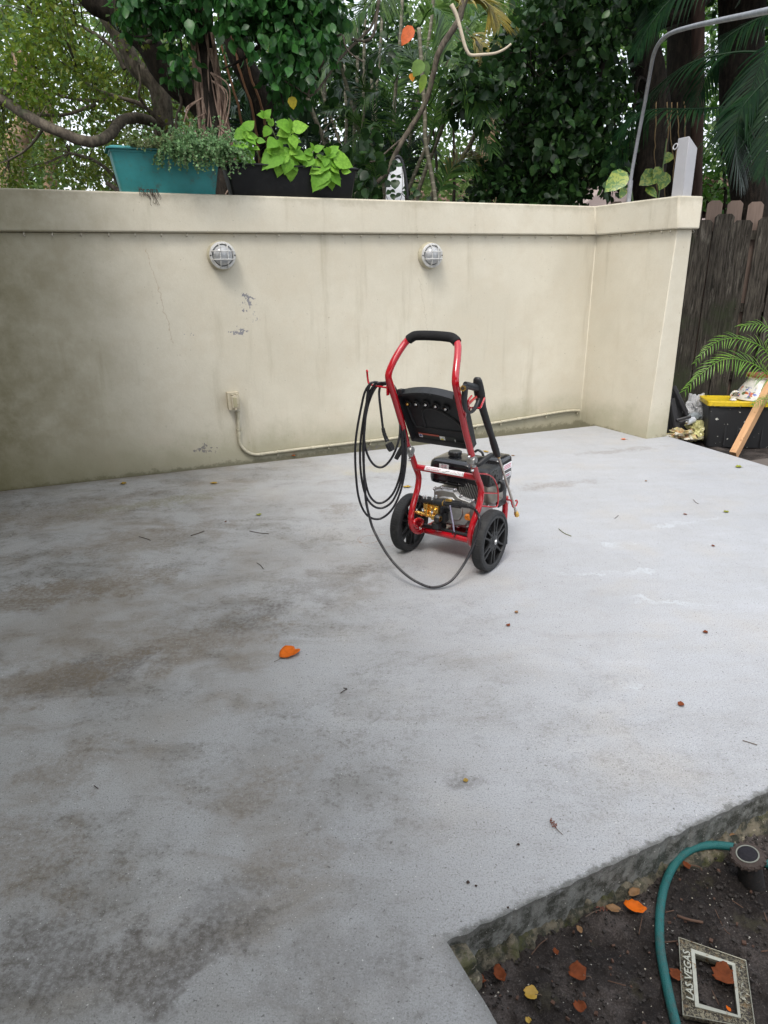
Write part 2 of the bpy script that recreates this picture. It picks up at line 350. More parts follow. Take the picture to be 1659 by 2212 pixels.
def soil_mat(name='soil'):
    k = NM(name); p = k.co('Position'); a = k.noise(p, 5, 8, .7); b = k.noise(p, 40, 8, .75); e = k.noise(p, 220, 4, .7)
    c = k.mix(k.mr(a, .40, .62), (.016, .013, .012), (.058, .048, .043)); c = k.mix(k.mr(b, .48, .70, 0, .8), c, (.007, .006, .006))
    c = k.mix(k.mr(k.ma('MULTIPLY_ADD', e, .4, k.ma('MULTIPLY', a, .6)), .50, .62, 0, .55), c, (.125, .108, .102)); c = k.mix(k.mr(e, .5, .75, 0, .5), c, (.12, .10, .09)); c = k.mix(k.mr(k.noise(p, 12, 5, .6), .58, .7, 0, .5), c, (.055, .05, .03))
    c = k.mix(k.mr(k.noise(p, 120, 2, .5), .72, .74, 0, .9), c, (.5, .48, .43))
    k.set(c, .9, spec=.25); k.bump(k.ma('ADD', k.ma('MULTIPLY', b, .7), k.ma('MULTIPLY', e, .4)), .8, .01); return k.m
M_soil = soil_mat()
# ---- ground to the horizon
g = MB(); g.add([(-150, -60, -.17), (150, -60, -.17), (150, 240, -.17), (-150, 240, -.17)], [(0, 1, 2, 3)])
tag(g.build('ground', M_soil, smooth=0), kind='structure')
def grid(x0, x1, y0, y1, st, z, amp, sc, inside=None, clod=0.):
    nx = int((x1-x0)/st)+1; ny = int((y1-y0)/st)+1; V = []; F = []
    for j in range(ny):
        for i in range(nx):
            x = x0+i*st; y = y0+j*st
            h = mnoise.fractal(Vector((x*sc, y*sc, z)), .7, 2.1, 5)*amp
            if clod:
                v1 = mnoise.noise(Vector((x*34, y*34, 3))); v2 = mnoise.noise(Vector((x*75, y*75, 7))); h += clod*(max(0, v1)**1.3*.9+max(0, v2)*.35+.12*v2)
            V.append((x, y, z+h))
    for j in range(ny-1):
        for i in range(nx-1): F.append((j*nx+i, j*nx+i+1, (j+1)*nx+i+1, (j+1)*nx+i))
    return V, F
sb = MB(); V, F = grid(.0, 1.75, .6, 2.1, .0062, -.121, .012, 8, clod=.020); sb.add(V, F)
tag(sb.build('soil_bed', M_soil, fix=False, smooth=180), kind='structure')
sb = MB(); V, F = grid(1.8, 6.0, 3.0, 8.6, .045, -.10, .025, 4); sb.add(V, F)
tag(sb.build('soil_border', M_soil, fix=False, smooth=180), kind='structure')
# ---- slab
def wob(a, b, n, amp, seed):
    out = []
    d = (b-a); nn = Vector((-d.y, d.x, 0)).normalized()
    for i in range(n):
        t = i/n; o = 0 if i == 0 else (mnoise.noise(Vector((t*n*.35, seed, 0)))*amp + mnoise.noise(Vector((t*n*1.3, seed+4, 0)))*amp*.4)
        out.append(a+d*t+nn*o)
    return out
pR = wq+RD*3.6
t_ = (pR-edge_a).dot(ED); edge_far = edge_a+ED*max(t_, 3.4)
nd = (notch2-edge_a).normalized()
outline = wob(edge_a, edge_far, 300, .008, 1.)
outline += [pR+ED*.0, wq+RD*0+PF*.012, wq+NB*.6]
outline += [wl-E_*4+NB*.12, Vector((-7.5, -3, 0)), Vector((edge_a.x+nd.x*4.2, edge_a.y+nd.y*4.2, 0))]
back = wob(Vector((edge_a.x+nd.x*1.2, edge_a.y+nd.y*1.2, 0)), edge_a, 60, .003, 9.)
outline += back[0:]
bm = bmesh.new(); vs = [bm.verts.new((p.x, p.y, 0)) for p in outline]; f = bm.faces.new(vs)
r = bmesh.ops.extrude_face_region(bm, geom=[f])
for v in [x for x in r['geom'] if isinstance(x, bmesh.types.BMVert)]: v.co.z = -.30
bmesh.ops.triangulate(bm, faces=[x for x in bm.faces if len(x.verts) > 4], ngon_method='EAR_CLIP')
bmesh.ops.recalc_face_normals(bm, faces=bm.faces)
me = bpy.data.meshes.new('patio_slab'); bm.to_mesh(me); bm.free()
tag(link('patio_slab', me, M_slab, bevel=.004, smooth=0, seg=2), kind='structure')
# ---- broken concrete footing under the slab edge
k = NM('footing'); p = k.co('Position'); c = k.mix(k.mr(k.noise(p, 25, 7, .7), .42, .6), (.04, .042, .03), (.20, .175, .125)); c = k.mix(k.mr(k.noise(p, 14, 6, .7), .5, .62, 0, .75), c, (.075, .08, .022))
c = k.mix(k.mr(k.noise(p, 60, 4, .7), .60, .68, 0, .8), c, (.42, .37, .27)); k.set(c, .9); k.bump(k.noise(p, 70, 7, .75), .9, .012); M_foot = k.m
V = []; F = []; NS = 420; NC = 12
for i in range(NS):
    s_ = -.0+i*2.2/NS; base = edge_a+ED*s_
    w = .034+.055*max(0, mnoise.noise(Vector((s_*4, 3, 0)))+.25)+.018*mnoise.noise(Vector((s_*26, 5, 0)))
    w = max(.012, w)*min(1, s_*9+.35)
    for j in range(NC):
        t = j/(NC-1); q = base-EN*(t*w-.02)
        h = -.083-.012*t-.045*t**3+.026*mnoise.fractal(Vector((q.x*22, q.y*22, 1)), .7, 2.1, 5)
        V.append((q.x, q.y, h))
for i in range(NS-1):
    for j in range(NC-1): F.append((i*NC+j, i*NC+j+1, (i+1)*NC+j+1, (i+1)*NC+j))
tag(MB().add(V, F).build('concrete_footing', M_foot, fix=False, smooth=180), kind='structure')
mb = MB(); q = edge_a-EN*.02+ED*.028; 
for i, (dx, dz, s) in enumerate(((0, -.045, .05), (.012, -.09, .05))): mb.box((q.x+dx, q.y-.01*i, dz), (s*.9, .06, s*.85), Matrix.Rotation(.45+.2*i, 3, 'Z'))
tag(mb.build('footing_block', M_foot, bevel=.006), kind='structure')
# ---- garden wall (body + coping as parts)
gw = thing('garden_wall', 'tall beige painted stucco wall with a projecting coping band round the patio', 'wall', (0, 0, 0))
th = .21
def zat(px, py, off): return onwall(px, py, off)
cols = [(wl-E_*3.4, None)]
b_front = [wl-E_*3.4, wc, wp, wq, wq-RW*1.0, None, None]
bk_c = wc+NB*th+E_*(th+.02)
b_foot = [wl-E_*3.4, wc, wp, wq, wq-RW*((wq-bk_c).dot(RW)), wl-E_*3.4+NB*th]
zc_l = onwall(0, 500, CP).z; zc_m = onwall(1287, 508, CP).z; zt_l = onwall(0, 405, CP).z; zt_m = onwall(1285, 445, CP).z
PCx = onret(1467, 422, CP); PCz = onret(1464, 494, CP)
PCt = onp(1520, 426, PCx, PN); PCb = onp(1512, 492, PCz, PN)
def V3(p, z): return Vector((p.x, p.y, z))
slope_c = (zc_m-zc_l)/(onwall(1287, 508, CP)-onwall(0, 500, CP)).dot(E_); slope_t = (zt_m-zt_l)/(onwall(1285, 445, CP)-onwall(0, 405, CP)).dot(E_)
far_t = zt_l-slope_t*3.4; far_c = zc_l-slope_c*3.4
cf = [wl-E_*3.4-NB*CP, wc-NB*CP+RL*CP, PCz, PCb]
inner = [wl-E_*3.4, wc, PCz-RL*CP-PN*CP, PCb-PN*CP-PF*CP]
bodybot = [V3(p, -.25) for p in b_foot]
body0 = [V3(p, 0) for p in b_foot]
bodytop = [V3(inner[0], far_c), V3(inner[1], zc_m), V3(inner[2], PCz.z), V3(inner[3], PCz.z), V3(b_foot[4], PCz.z), V3(b_foot[5], far_c)]
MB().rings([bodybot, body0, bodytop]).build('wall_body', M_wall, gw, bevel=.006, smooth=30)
ct = [wl-E_*3.4-NB*CP, onwall(1285, 445, CP), PCx, PCt]
bk4 = b_foot[4]+PF*CP+NB*CP; bk5 = b_foot[5]+NB*CP
copb = [V3(cf[0], far_c), V3(cf[1], zc_m), V3(cf[2], PCz.z), V3(cf[3], PCz.z), V3(bk4, PCz.z), V3(bk5, far_c)]
copt = [V3(ct[0], far_t), V3(ct[1], zt_m), V3(ct[2], PCx.z), V3(ct[3], PCx.z), V3(bk4, PCx.z), V3(bk5, far_t)]
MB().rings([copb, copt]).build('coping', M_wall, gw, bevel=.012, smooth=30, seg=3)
def wall_top(px):   # z of the coping top over a picture column on the main wall
    s_ = (onwall(px, 430, CP)-onwall(0, 405, CP)).dot(E_); return zt_l+slope_t*s_
# ---- unseen side wall, overhang and flat roof, added out of frame to shade the patio
M_blocker = plain('blocker_stucco', (.42, .38, .30), .85, var=.1, bump=.3)
HN = Vector((E_.y, -E_.x, 0))
hs = wl-E_*BLOCKER_OFF; hw = thing('blocker_side_wall', 'unseen beige rendered side wall with overhang added to shade the patio from its left', 'house', (0, 0, 0))
A = hs-NB*.02; B = hs+HN*6.6
MB().loft([V3(A, -.2), V3(B, -.2), V3(B-E_*.25, -.2), V3(A-E_*.25, -.2)], [V3(A, 3.055), V3(B, 3.055), V3(B-E_*.25, 3.055), V3(A-E_*.25, 3.055)]).build('wall', M_blocker, hw)
ov = BLOCKER_EAVE
MB().loft([V3(A+E_*ov+NB*.1, 3.06), V3(B+E_*ov, 3.06), V3(B-E_*1.5, 3.06), V3(A-E_*1.5+NB*.1, 3.06)], [V3(A+E_*ov+NB*.1, 3.2), V3(B+E_*ov, 3.2), V3(B-E_*1.5, 3.2), V3(A-E_*1.5+NB*.1, 3.2)]).build('blocker_eave', M_blocker, hw)
pr = thing('blocker_roof', 'unseen flat roof added to shade the near part of the patio', 'roof', (0, 0, 0))
MB().box((1.0, -3.4, 2.85), (9, 5.4, .18)).build('roof_slab', M_blocker, pr)
for x in (4.6,): MB().box((x, -.9, 1.3), (.14, .14, 2.93)).build('post', M_blocker, pr)
# ---- neighbour's house far behind
nh = thing('neighbour_house', 'pale pink gabled house with brown roof tiles half hidden behind the trees', 'house', (0, 0, 0))
M_pink = plain('pink_render', (.62, .50, .48), .8, var=.05)
k = NM('roof_tiles'); p = k.co('Object'); w_ = k.n('ShaderNodeTexWave'); w_.inputs['Scale'].default_value = 3.2; w_.bands_direction = 'Z'; k.put(w_.inputs[0], p)
k.set(k.mix(w_.outputs['Fac'], (.10, .055, .04), (.30, .19, .15)), .8); k.bump(w_.outputs['Fac'], .6, .05); M_tile = k.m
def P(px, py, y): return ony(px, py, y)
yh = 15.
ga = P(1225, 470, yh); gb = P(1352, 372, yh); gc = P(1505, 425, yh); zb = -.2
front = [V3(ga, zb), ga, gb, V3(gc, gb.z-.9), V3(gc, zb)]
MB().loft([Vector((q.x, yh, q.z)) for q in front], [Vector((q.x, yh+6, q.z)) for q in front]).build('gable_wall', M_pink, nh)
e1 = P(1195, 478, yh-.4); 
MB().loft([Vector((-4.5+e1.x, yh-.6, gb.z-1.5)), Vector((ga.x+1.25, yh-.6, gb.z-1.5)), Vector((ga.x+1.25, yh+3, gb.z+.15)), Vector((-4.5+e1.x, yh+3, gb.z+.15))],
          [Vector((-4.5+e1.x, yh-.6, gb.z-1.4)), Vector((ga.x+1.25, yh-.6, gb.z-1.4)), Vector((ga.x+1.25, yh+3, gb.z+.25)), Vector((-4.5+e1.x, yh+3, gb.z+.25))]).build('roof', M_tile, nh)
MB().box((-2.2+e1.x, yh+1, gb.z/2-.9), (4.6, 2.8, gb.z+.2)).build('side_wall', M_pink, nh)
g2 = [Vector((gb.x-.25, yh-.12, gb.z+.12)), Vector((gc.x+3.2, yh-.12, gb.z-.75)), Vector((gc.x+3.2, yh+6.2, gb.z-.75)), Vector((gb.x-.25, yh+6.2, gb.z+.12))]
MB().loft(g2, [q+Vector((0, 0, .12)) for q in g2]).build('roof', M_tile, nh)
MB().box((gc.x+1.6, yh+3, .6), (3.2, 5.9, 3.4)).build('side_wall', M_pink, nh)
# ---- board fence
k = NM('old_board'); p = k.co('Object'); isl = k.island()
gr = k.noise(k.co('Object', scale=(1, 1, .08)), 70, 6, .7); big = k.noise(p, 2.2, 6, .65)
c = k.mix(k.mr(gr, .35, .7), (.016, .014, .011), (.085, .074, .060)); c = k.mix(k.ma('MULTIPLY', k.mr(k.noise(p, 1.1, 2), .4, .6), .6), c, (.022, .020, .016)); c = k.mix(k.mr(big, .5, .68, 0, .7), c, (.035, .045, .022))
c = k.mix(k.mr(k.noise(k.co('Object', scale=(1, 1, .15)), 26, 6, .7), .56, .70, 0, .6), c, (.17, .155, .13)); k.set(c, .9, spec=.2); k.bump(gr, .6, .004); M_board = k.m
k = NM('newer_board'); gr = k.noise(k.co('Object', scale=(1, 1, .08)), 60, 5, .65); k.set(k.mix(gr, (.10, .072, .058), (.24, .175, .14)), .85); k.bump(gr, .4, .003); M_board2 = k.m
fence = thing('board_fence', 'weathered dark grey shadowbox board fence behind the right end of the wall', 'fence', (0, 0, 0))
fa = Vector((3.02, 7.25, 0)); fb = Vector((5.6, 6.55, 0)); fd = (fb-fa).normalized(); fn = Vector((-fd.y, fd.x, 0)); fang = math.atan2(fd.y, fd.x)
NAILS = []
def picket(s_, w, ztop, back, name, m, lean=0., y=0.):
    # dog-eared board
    e = .03; z0 = -.12
    pr_ = [(-w/2, z0), (w/2, z0), (w/2, ztop-e), (w/2-e, ztop), (-w/2+e, ztop), (-w/2, ztop-e)]
    o = fa+fd*s_+fn*back
    A = [o+fd*(x+lean*z)+Vector((0, 0, z)) for x, z in pr_]; B = [q+fn*.018 for q in A]
    MB().loft(A, B).build(name, m, fence, bevel=.002)
s_ = -.75; i = 0
while s_ < 2.6:
    w = .174+rnd.uniform(-.008, .006)
    picket(s_, w, 1.86+rnd.uniform(-.03, .03)-s_*.03, rnd.uniform(-.004, .004), 'board', M_board, rnd.uniform(-.008, .008)); 
    for z_ in (.32, 1.0, 1.68):
        for dx in (-.04, .04):
            q = fa+fd*(s_+dx)+Vector((0, 0, z_+rnd.uniform(-.01, .01))); NAILS.append(q)
    s_ += .188+rnd.uniform(-.012, .012)
M_nail = plain('rusty_nail', (.05, .03, .02), .8)
for q in NAILS[:80]: MB().lathe([(.0, .004), (.005, .003), (.005, 0)], q-fn*.004, -fn, 8).build('nail', M_nail, fence)
s_ = -.66
while s_ < 2.6:
    picket(s_, .14, 2.00+rnd.uniform(-.02, .02)-s_*.03, .075, 'board', M_board2 if s_ < .75 else M_board, 0); s_ += .185
for z in (.32, 1.0, 1.68):
    A = fa-fd*1.0+fn*.048+Vector((0, 0, z)); mb = MB(); L_ = 3.8
    mb.box(A+fd*L_/2, (L_, .034, .085), Matrix.Rotation(fang, 3, 'Z')); mb.build('rail', M_board, fence)
for s_ in (-.9, 1.05):
    mb = MB(); mb.box(fa+fd*s_+fn*.05+Vector((0, 0, .85)), (.088, .04, 2.0), Matrix.Rotation(fang, 3, 'Z')); mb.build('post', M_board, fence)
# ================================================================== PRESSURE WASHER
def c1(x, y): return (1350+x*750/1508)/3000*1659, (1250+y*750/1508)/3000*1659
def c2(x, y): return (1450+x*600/1659)/3000*1659, (1700+y*600/1659)/3000*1659
MA = R_(-35); AX = Vector((math.cos(MA), math.sin(MA), 0)); FX = Vector((-AX.y, AX.x, 0))
MO = onz(*c2(1290, 1487))+FX*.038-AX*.2635
def loc_(q): q = q-MO; return Vector((q.dot(AX), q.dot(FX), q.z))
def mx(p, x, c=c1): return loc_(onp(*c(*p), MO+AX*x, AX))
def my(p, y, c=c1): return loc_(onp(*c(*p), MO+FX*y, FX))
def mz(p, z, c=c1): return loc_(onz(*c(*p), z))
# materials
def coat_red():
    k = NM('red_enamel'); c = k.co('Object'); k.set(k.mix(k.noise(c, 3, 3), (.36, .003, .010), (.44, .004, .013)), .16, spec=.6, coat=.6); k.b.inputs['Coat Roughness'].default_value = .06; return k.m
M_red = coat_red()
M_foam = plain('foam_grip', (.018, .018, .019), .95, bump=.8, bscale=500, spec=.2)
M_blk = plain('black_plastic', (.016, .017, .019), .42, bump=.25, bscale=600, spec=.45, vscale=20)
M_blkg = plain('glossy_black_paint', (.008, .008, .010), .20, spec=.5, coat=.3, vscale=15)
M_rub = plain('tyre_rubber', (.022, .023, .024), .70, bump=.3, bscale=400, spec=.35, dirt=((.09, .09, .088), .35), vscale=12)
M_rim = plain('wheel_plastic', (.016, .017, .018), .45, spec=.4, vscale=20)
M_hose = plain('black_hose', (.014, .014, .017), .33, spec=.45, vscale=10, dirt=((.05, .05, .055), .3))
M_alu = plain('cast_aluminium', (.42, .42, .41), .38, .85, bump=.35, bscale=260, vscale=30)
M_chr = plain('bright_steel', (.70, .70, .70), .2, 1.)
M_steel = plain('wand_steel', (.50, .47, .42), .32, 1.)
M_brass = plain('brass', (.80, .50, .14), .27, 1., bump=.3, bscale=200, vscale=40)
M_orange = plain('orange_plastic', (.85, .24, .01), .4)
M_white = plain('white_label', (.82, .82, .83), .5, var=.03)
M_ltxt = plain('label_red_print', (.50, .10, .16), .6); M_ktxt = plain('label_black_print', (.05, .05, .06), .6)
M_blue = plain('label_blue_print', (.03, .06, .30), .5); M_yel = plain('label_yellow_print', (.62, .55, .06), .5)
M_lred = plain('label_red_band', (.42, .10, .07), .5); M_lgrey = plain('label_grey_print', (.07, .075, .07), .5)
M_tie = plain('grey_strap', (.30, .29, .40), .5)
pw = thing('pressure_washer', 'red framed petrol pressure washer with two black wheels standing in the middle of the patio', 'pressure washer', MO, MA)
def smooth_path(P, n=6): return catmull(P, n)
TR = .0160
# handle
hp = [(-.177, -.113, .603), (-.174, -.142, .667), (-.171, -.171, .73), (-.171, -.222, .84), (-.1725, -.258, .915), (-.1725, -.276, .960), (-.166, -.262, 1.003), (-.153, -.228, 1.055), (-.134, -.192, 1.103), (-.112, -.178, 1.124), (-.085, -.175, 1.134), (0, -.174, 1.137)]
hp = hp+[(-x, y, z) for x, y, z in reversed(hp[:-1])]
MB().tube(smooth_path(hp, 6), TR, 18).build('handle', M_red, pw, smooth=60)
gp = smooth_path([(-.126, -.183, 1.113), (-.112, -.178, 1.124), (-.085, -.175, 1.134), (0, -.174, 1.137), (.085, -.175, 1.134), (.112, -.178, 1.124), (.126, -.183, 1.113)], 6)
rr = [.0215]*len(gp); rr[0] = .0195; rr[-1] = .0195
MB().tube(gp, rr, 20).build('foam_grip', M_foam, pw, smooth=50)
# lower frame : side tubes run down, curl under and go forward to the front foot
def side(s):
    P = [(s*.172, -.083, .548), (s*.173, -.066, .52), (s*.174, -.042, .477), (s*.176, -.012, .43), (s*.178, -.004, .395), (s*.179, -.014, .35), (s*.179, -.036, .31), (s*.176, -.066, .265), (s*.173, -.084, .225), (s*.170, -.086, .185),
         (s*.165, -.068, .148), (s*.160, -.035, .128), (s*.156, .02, .124), (s*.153, .12, .124), (s*.150, .25, .124), (s*.150, .31, .126), (s*.150, .338, .142), (s*.150, .345, .175), (s*.150, .345, .27)]
    return smooth_path(P, 5)
for s in (-1, 1):
    MB().tube(side(s), TR, 16).build('side_tube', M_red, pw, smooth=60)
    MB().tube([(s*.150, .345, .16), (s*.150, .345, .03)], TR*.95, 16).build('front_leg', M_red, pw)
    MB().lathe([(.012, .045), (.021, .04), (.023, .0), (.0, .0)], (s*.150, .345, 0), seg=20).build('rubber_foot', M_blk, pw)
MB().tube([(-.17, -.042, .477), (.17, -.042, .477)], TR*.98, 16).build('cross_bar', M_red, pw)
MB().tube(smooth_path([(-.156, .02, .124), (-.10, -.0, .130), (-.05, -.012, .135), (.05, -.012, .135), (.158, -.012, .13)], 5), TR*.9, 16).build('bottom_bar', M_red, pw)
MB().tube([(-.15, .345, .26), (.15, .345, .26)], TR*.9, 14).build('front_bar', M_red, pw)
mb = MB(); mb.box((.0, .16, .131), (.30, .30, .012)); mb.box((.0, .02, .120), (.30, .02, .03)); mb.build('engine_tray', M_red, pw, bevel=.003)
for x, y in ((-.08, .04), (.12, .04), (-.08, .26), (.12, .26)): MB().box((x, y, .153), (.07, .05, .032)).build('rubber_mount', M_blk, pw, bevel=.008)
# curl with the red tab at the left foot
q = [mx(p, -.135, c2) for p in ((500, 1000), (470, 975), (462, 945), (480, 915), (515, 905), (550, 915), (555, 940), (535, 975))]
MB().tube(smooth_path(q, 5), .008, 10).build('tie_bracket', M_red, pw)
MB().tube(smooth_path([mx(p, -.12, c2) for p in ((560, 945), (540, 975), (525, 995), (522, 1015), (532, 1020), (540, 1003), (530, 990))], 5), .0016, 6).build('retaining_clip', M_chr, pw)
# axle and wheels
MB().cyl((-.24, 0, .1535), (.24, 0, .1535), .010).build('axle', M_blk, pw)
for s in (-1, 1):
    MB().box((s*.172, -.03, .16), (.008, .09, .05)).build('axle_bracket', M_red, pw, bevel=.002)
def wheel(s):
    R0 = .1535; w = .029; cx = s*.2345; Cn = (cx, 0, R0)
    e = thing('wheel', None, None); e.parent = pw
    nn = 96
    # tyre with tread blocks: a lathe whose outer rings are stepped by angle
    prof = [(.128, -w+.004), (.134, -w), (.146, -w+.001), (R0-.0015, -w+.007), (R0, -w+.014), (R0+.0006, -.009), (R0+.0006, .0), (R0+.0006, .009), (R0, w-.014), (R0-.0015, w-.007), (.146, w-.001), (.134, w), (.128, w-.004)]
    V = []; F = []; n = 288
    for i, (rr_, h) in enumerate(prof):
        for kk in range(n):
            a = 2*math.pi*kk/n; r_ = rr_
            if 2 <= i <= 10:
                ph = (kk+[0, 0, 0, 1, 2, 3, 2, 1, 2, 3, 2, 1, 0][i]) % 4
                if ph == 0: r_ -= .0020 if i not in (2, 10) else .0010
                if (kk//4) % 6 in (2, 3) and i in (5, 7): r_ -= .0014
            V.append((cx+h, math.cos(a)*r_, R0+math.sin(a)*r_))
    for i in range(len(prof)-1):
        for kk in range(n): F.append((i*n+kk, i*n+(kk+1) % n, (i+1)*n+(kk+1) % n, (i+1)*n+kk))
    # inner wall of the tyre
    kk_ = len(prof)-1
    for kk in range(n): F.append((kk_*n+kk, kk_*n+(kk+1) % n, (kk+1) % n, kk))
    MB().add(V, F).build('tyre', M_rub, e, smooth=25)
    o = s*(w-.005)       # outer face plane
    mb = MB(); ax = (1, 0, 0)
    mb.lathe([(.129, -w+.002), (.131, w-.002), (.118, w-.002), (.116, w-.008), (.121, 0), (.116, -w+.010), (.118, -w+.003)], Cn, ax, 72, closed=True)
    mb.lathe([(.020, -.028), (.036, -.022), (.036, .022), (.020, .028)], Cn, ax, 40)
    # six arms, each a pair of ribs with a slot between, joined by a web near the hub
    for face in (1, -1):
        fx = cx+face*(w-.012)
        def pt(a, r_, off=0.): return Vector((fx, math.cos(a)*r_-math.sin(a)*off, R0+math.sin(a)*r_+math.cos(a)*off))
        for j in range(6):
            a0 = 2*math.pi*j/6+.42+(0 if face > 0 else .3)
            for sg in (-1, 1):
                for (p0, p1, wd) in ((pt(a0, .030, sg*.0125), pt(a0, .066, sg*.0125), .0105), (pt(a0, .064, sg*.0125), pt(a0, .121, sg*.0185), .0085)):
                    d = (p1-p0); rot = Matrix.Rotation(math.atan2(d.z, d.y), 3, 'X'); mb.box((p0+p1)/2, (.016, d.length+.003, wd), rot)
            mb.box(pt(a0, .043), (.010, .010, .020), Matrix.Rotation(a0, 3, 'X'))
            a1 = a0+math.pi/6; q = [pt(a0+.42, .030), pt(a0+.28, .060), pt(a1, .050), pt(a0+math.pi/3-.28, .060), pt(a0+math.pi/3-.42, .030)]
            mb.loft([v+Vector((.006, 0, 0)) for v in q], [v-Vector((.006, 0, 0)) for v in q])
        mb.lathe([(.030, -.006), (.048, -.006), (.048, .006), (.030, .006)], (fx, 0, R0), (1, 0, 0), 40, closed=True)
    mb.build('rim', M_rim, e, bevel=.0015)
    mb = MB(); mb.lathe([(.0, .030), (.016, .029), (.017, .024), (.027, .023), (.028, .0)], Cn, (s, 0, 0), 32); mb.build('hub_cap', M_rim, e)
    MB().lathe([(.010, .0296), (.010, .0315), (.0145, .0315), (.0145, .0296)], Cn, (s, 0, 0), 24, closed=True).build('washer', M_chr, e)
    MB().lathe([(.0, .034), (.0075, .034), (.0085, .030)], Cn, (s, 0, 0), 6).build('nut', M_chr, e, smooth=0)
    return e
wheel(-1); wheel(1)
# folding joints
for s in (-1, 1):
    j = Vector((s*.173, -.099, .575))
    mb = MB(); d = Vector((0, -.03, .055)).normalized()
    mb.cyl(j-d*.035, j+d*.03, .0150, 14); mb.lathe([(.0, .019), (.019, .0185), (.0215, .014), (.0215, -.014), (.019, -.0185), (0, -.019)], j, (1, 0, 0), 28)
    mb.build('hinge', M_alu, pw)
    # locking lever
    if s < 0: L_ = [(-.197, -.10, .585), (-.207, -.105, .590), (-.222, -.115, .56), (-.236, -.125, .528)]
    else: L_ = [(.195, -.10, .556), (.207, -.092, .561), (.224, -.065, .580), (.242, -.035, .600)]
    MB().tube(smooth_path(L_, 6), [.009+.004*math.sin(i/6*.9) for i in range(19)], 10, flat=.75).build('locking_lever', M_blk, pw)
    for (yy, zz) in ((-.125, .605), (-.084, .530)):
        MB().lathe([(0, .008), (.005, .007), (.0075, .002), (.0075, -.004)], Vector((s*.175, yy-.014, zz-.003)), (0, -1, -.35), 14).build('screw', M_chr, pw)
# ------------------------------------------------------------ nozzle panel (leaning with the handle)
Pn = Vector((0, -.89, -.455)).normalized(); P0 = Vector((0, -.165, .737))          # plane of the front face, faces the operator
up = Vector((0, -.455, .89)).normalized()
def mp(p, off=0., c=c1):
    n = AX*Pn.x+FX*Pn.y+Vector((0, 0, 1))*Pn.z; q = loc_(onp(*c(*p), MO+AX*(P0.x+Pn.x*off)+FX*(P0.y+Pn.y*off)+Vector((0, 0, P0.z+Pn.z*off)), n)); return q
def pl(x, v, d=0.): return P0+Vector((1, 0, 0))*x+up*v+Pn*d
cs = [mp(p, -.012) for p in ((392, 592), (620, 575), (868, 655), (505, 945), (950, 1015))]
def arch(x): return .134+.032*(1-(x/.172)**2)
ol = [(-.166, -.137), (.168, -.137)]+[(x, arch(x)) for x in np.linspace(.174, -.172, 15)]
mb = MB(); A = [pl(x, v, -.014) for x, v in ol]; B = [pl(x, v, -.060) for x, v in ol]
mb.loft(A, B, caps=False); n = len(ol); mb.add(B, [tuple(range(n))])
ins = [pl(x*.95, v*.94-.001, -.014) for x, v in ol]; ins2 = [pl(x*.93, v*.92-.001, -.040) for x, v in ol]
mb.add(A+ins, [(i, (i+1) % n, n+(i+1) % n, n+i) for i in range(n)]); mb.add(ins+ins2, [(i, (i+1) % n, n+(i+1) % n, n+i) for i in range(n)]); mb.add(ins2, [tuple(range(n))])
# raised ribs inside the pressing
def rib(pts, r, dz=-.038): mb.tube([pl(x, v, dz) for x, v in pts], r, 8)
rib(catmull([(Vector((x, v, 0))) for x, v in ()], 4) if False else [(-.15, .09), (-.14, -.02), (-.13, -.062), (.13, -.062), (.142, .06)], .005)
rib([(q.x, q.y) for q in catmull([Vector((-.075, -.055, 0)), Vector((-.075, .02, 0)), Vector((-.05, .055, 0)), Vector((.0, .062, 0)), Vector((.06, .035, 0)), Vector((.11, -.005, 0)), Vector((.125, -.05, 0))], 5)], .006)
rib([(-.155, -.125), (.155, -.125)], .003, -.036)
for x in (-.02, .02): mb.box(pl(x, arch(x)-.006, -.012), (.012, .006, .006))
mb.box(pl(.142, .150, -.03), (.022, .03, .020)); mb.box(pl(-.150, .150, -.03), (.022, .03, .020))
panel = mb.build('nozzle_panel', M_blk, pw, bevel=.0015)
for i, p in enumerate(((490, 652), (557, 655), (632, 657), (710, 672), (790, 692))):
    q = mp(p, -.036); 
    MB().lathe([(.019, .0), (.0195, .006), (.015, .008), (.013, .001)], q, Pn, 24, closed=True).build('nozzle_seat', M_blk, panel)
    MB().lathe([(.0, .014), (.004, .014), (.0075, .010), (.0085, .0)], q, Pn, 12).build('nozzle', M_brass if i == 0 else M_chr, panel, smooth=20)
# sticker on the panel
def quadlab(name, pts, mats, f, parent, c=c1):
    pass
stk = MB()
def st_poly(pts, d, mi):
    a = [pl(x, v, d) for x, v in pts]; b = [pl(x, v, d-.0006) for x, v in pts]; stk.loft(b, a, mi)
def rect(x0, x1, v0, v1): return [(x0, v0), (x1, v0), (x1, v1), (x0, v1)]
M_dlab = plain('dark_label', (.035, .038, .036), .45)
ql = [(mp(p, -.036)-P0) for p in ((570, 885), (733, 912), (735, 958), (612, 940), (780, 960), (870, 965))]
x0, v1 = ql[0].x, ql[0].dot(up); x1 = ql[1].x; xe = ql[5].x; v0 = v1-.042
D0 = -.0375
st_poly(rect(x0, xe, v0-.002, v1), D0, 0)
st_poly(rect(x0, x1, v1-.008, v1+.001), D0+.001, 1)
st_poly(rect(x0+.001, x0+.020, v0, v1-.006), D0+.001, 2)
for i in range(16): pass
cc = (x0+.0105, v1-.014); st_poly([(cc[0]+.007*math.cos(a), cc[1]+.005*math.sin(a)) for a in np.linspace(0, 2*math.pi, 17)[:-1]], D0+.002, 3)
cc = (x0+.0105, v0+.004); st_poly([(cc[0]-.008, cc[1]), (cc[0]+.008, cc[1]), (cc[0], cc[1]+.012)], D0+.002, 4)
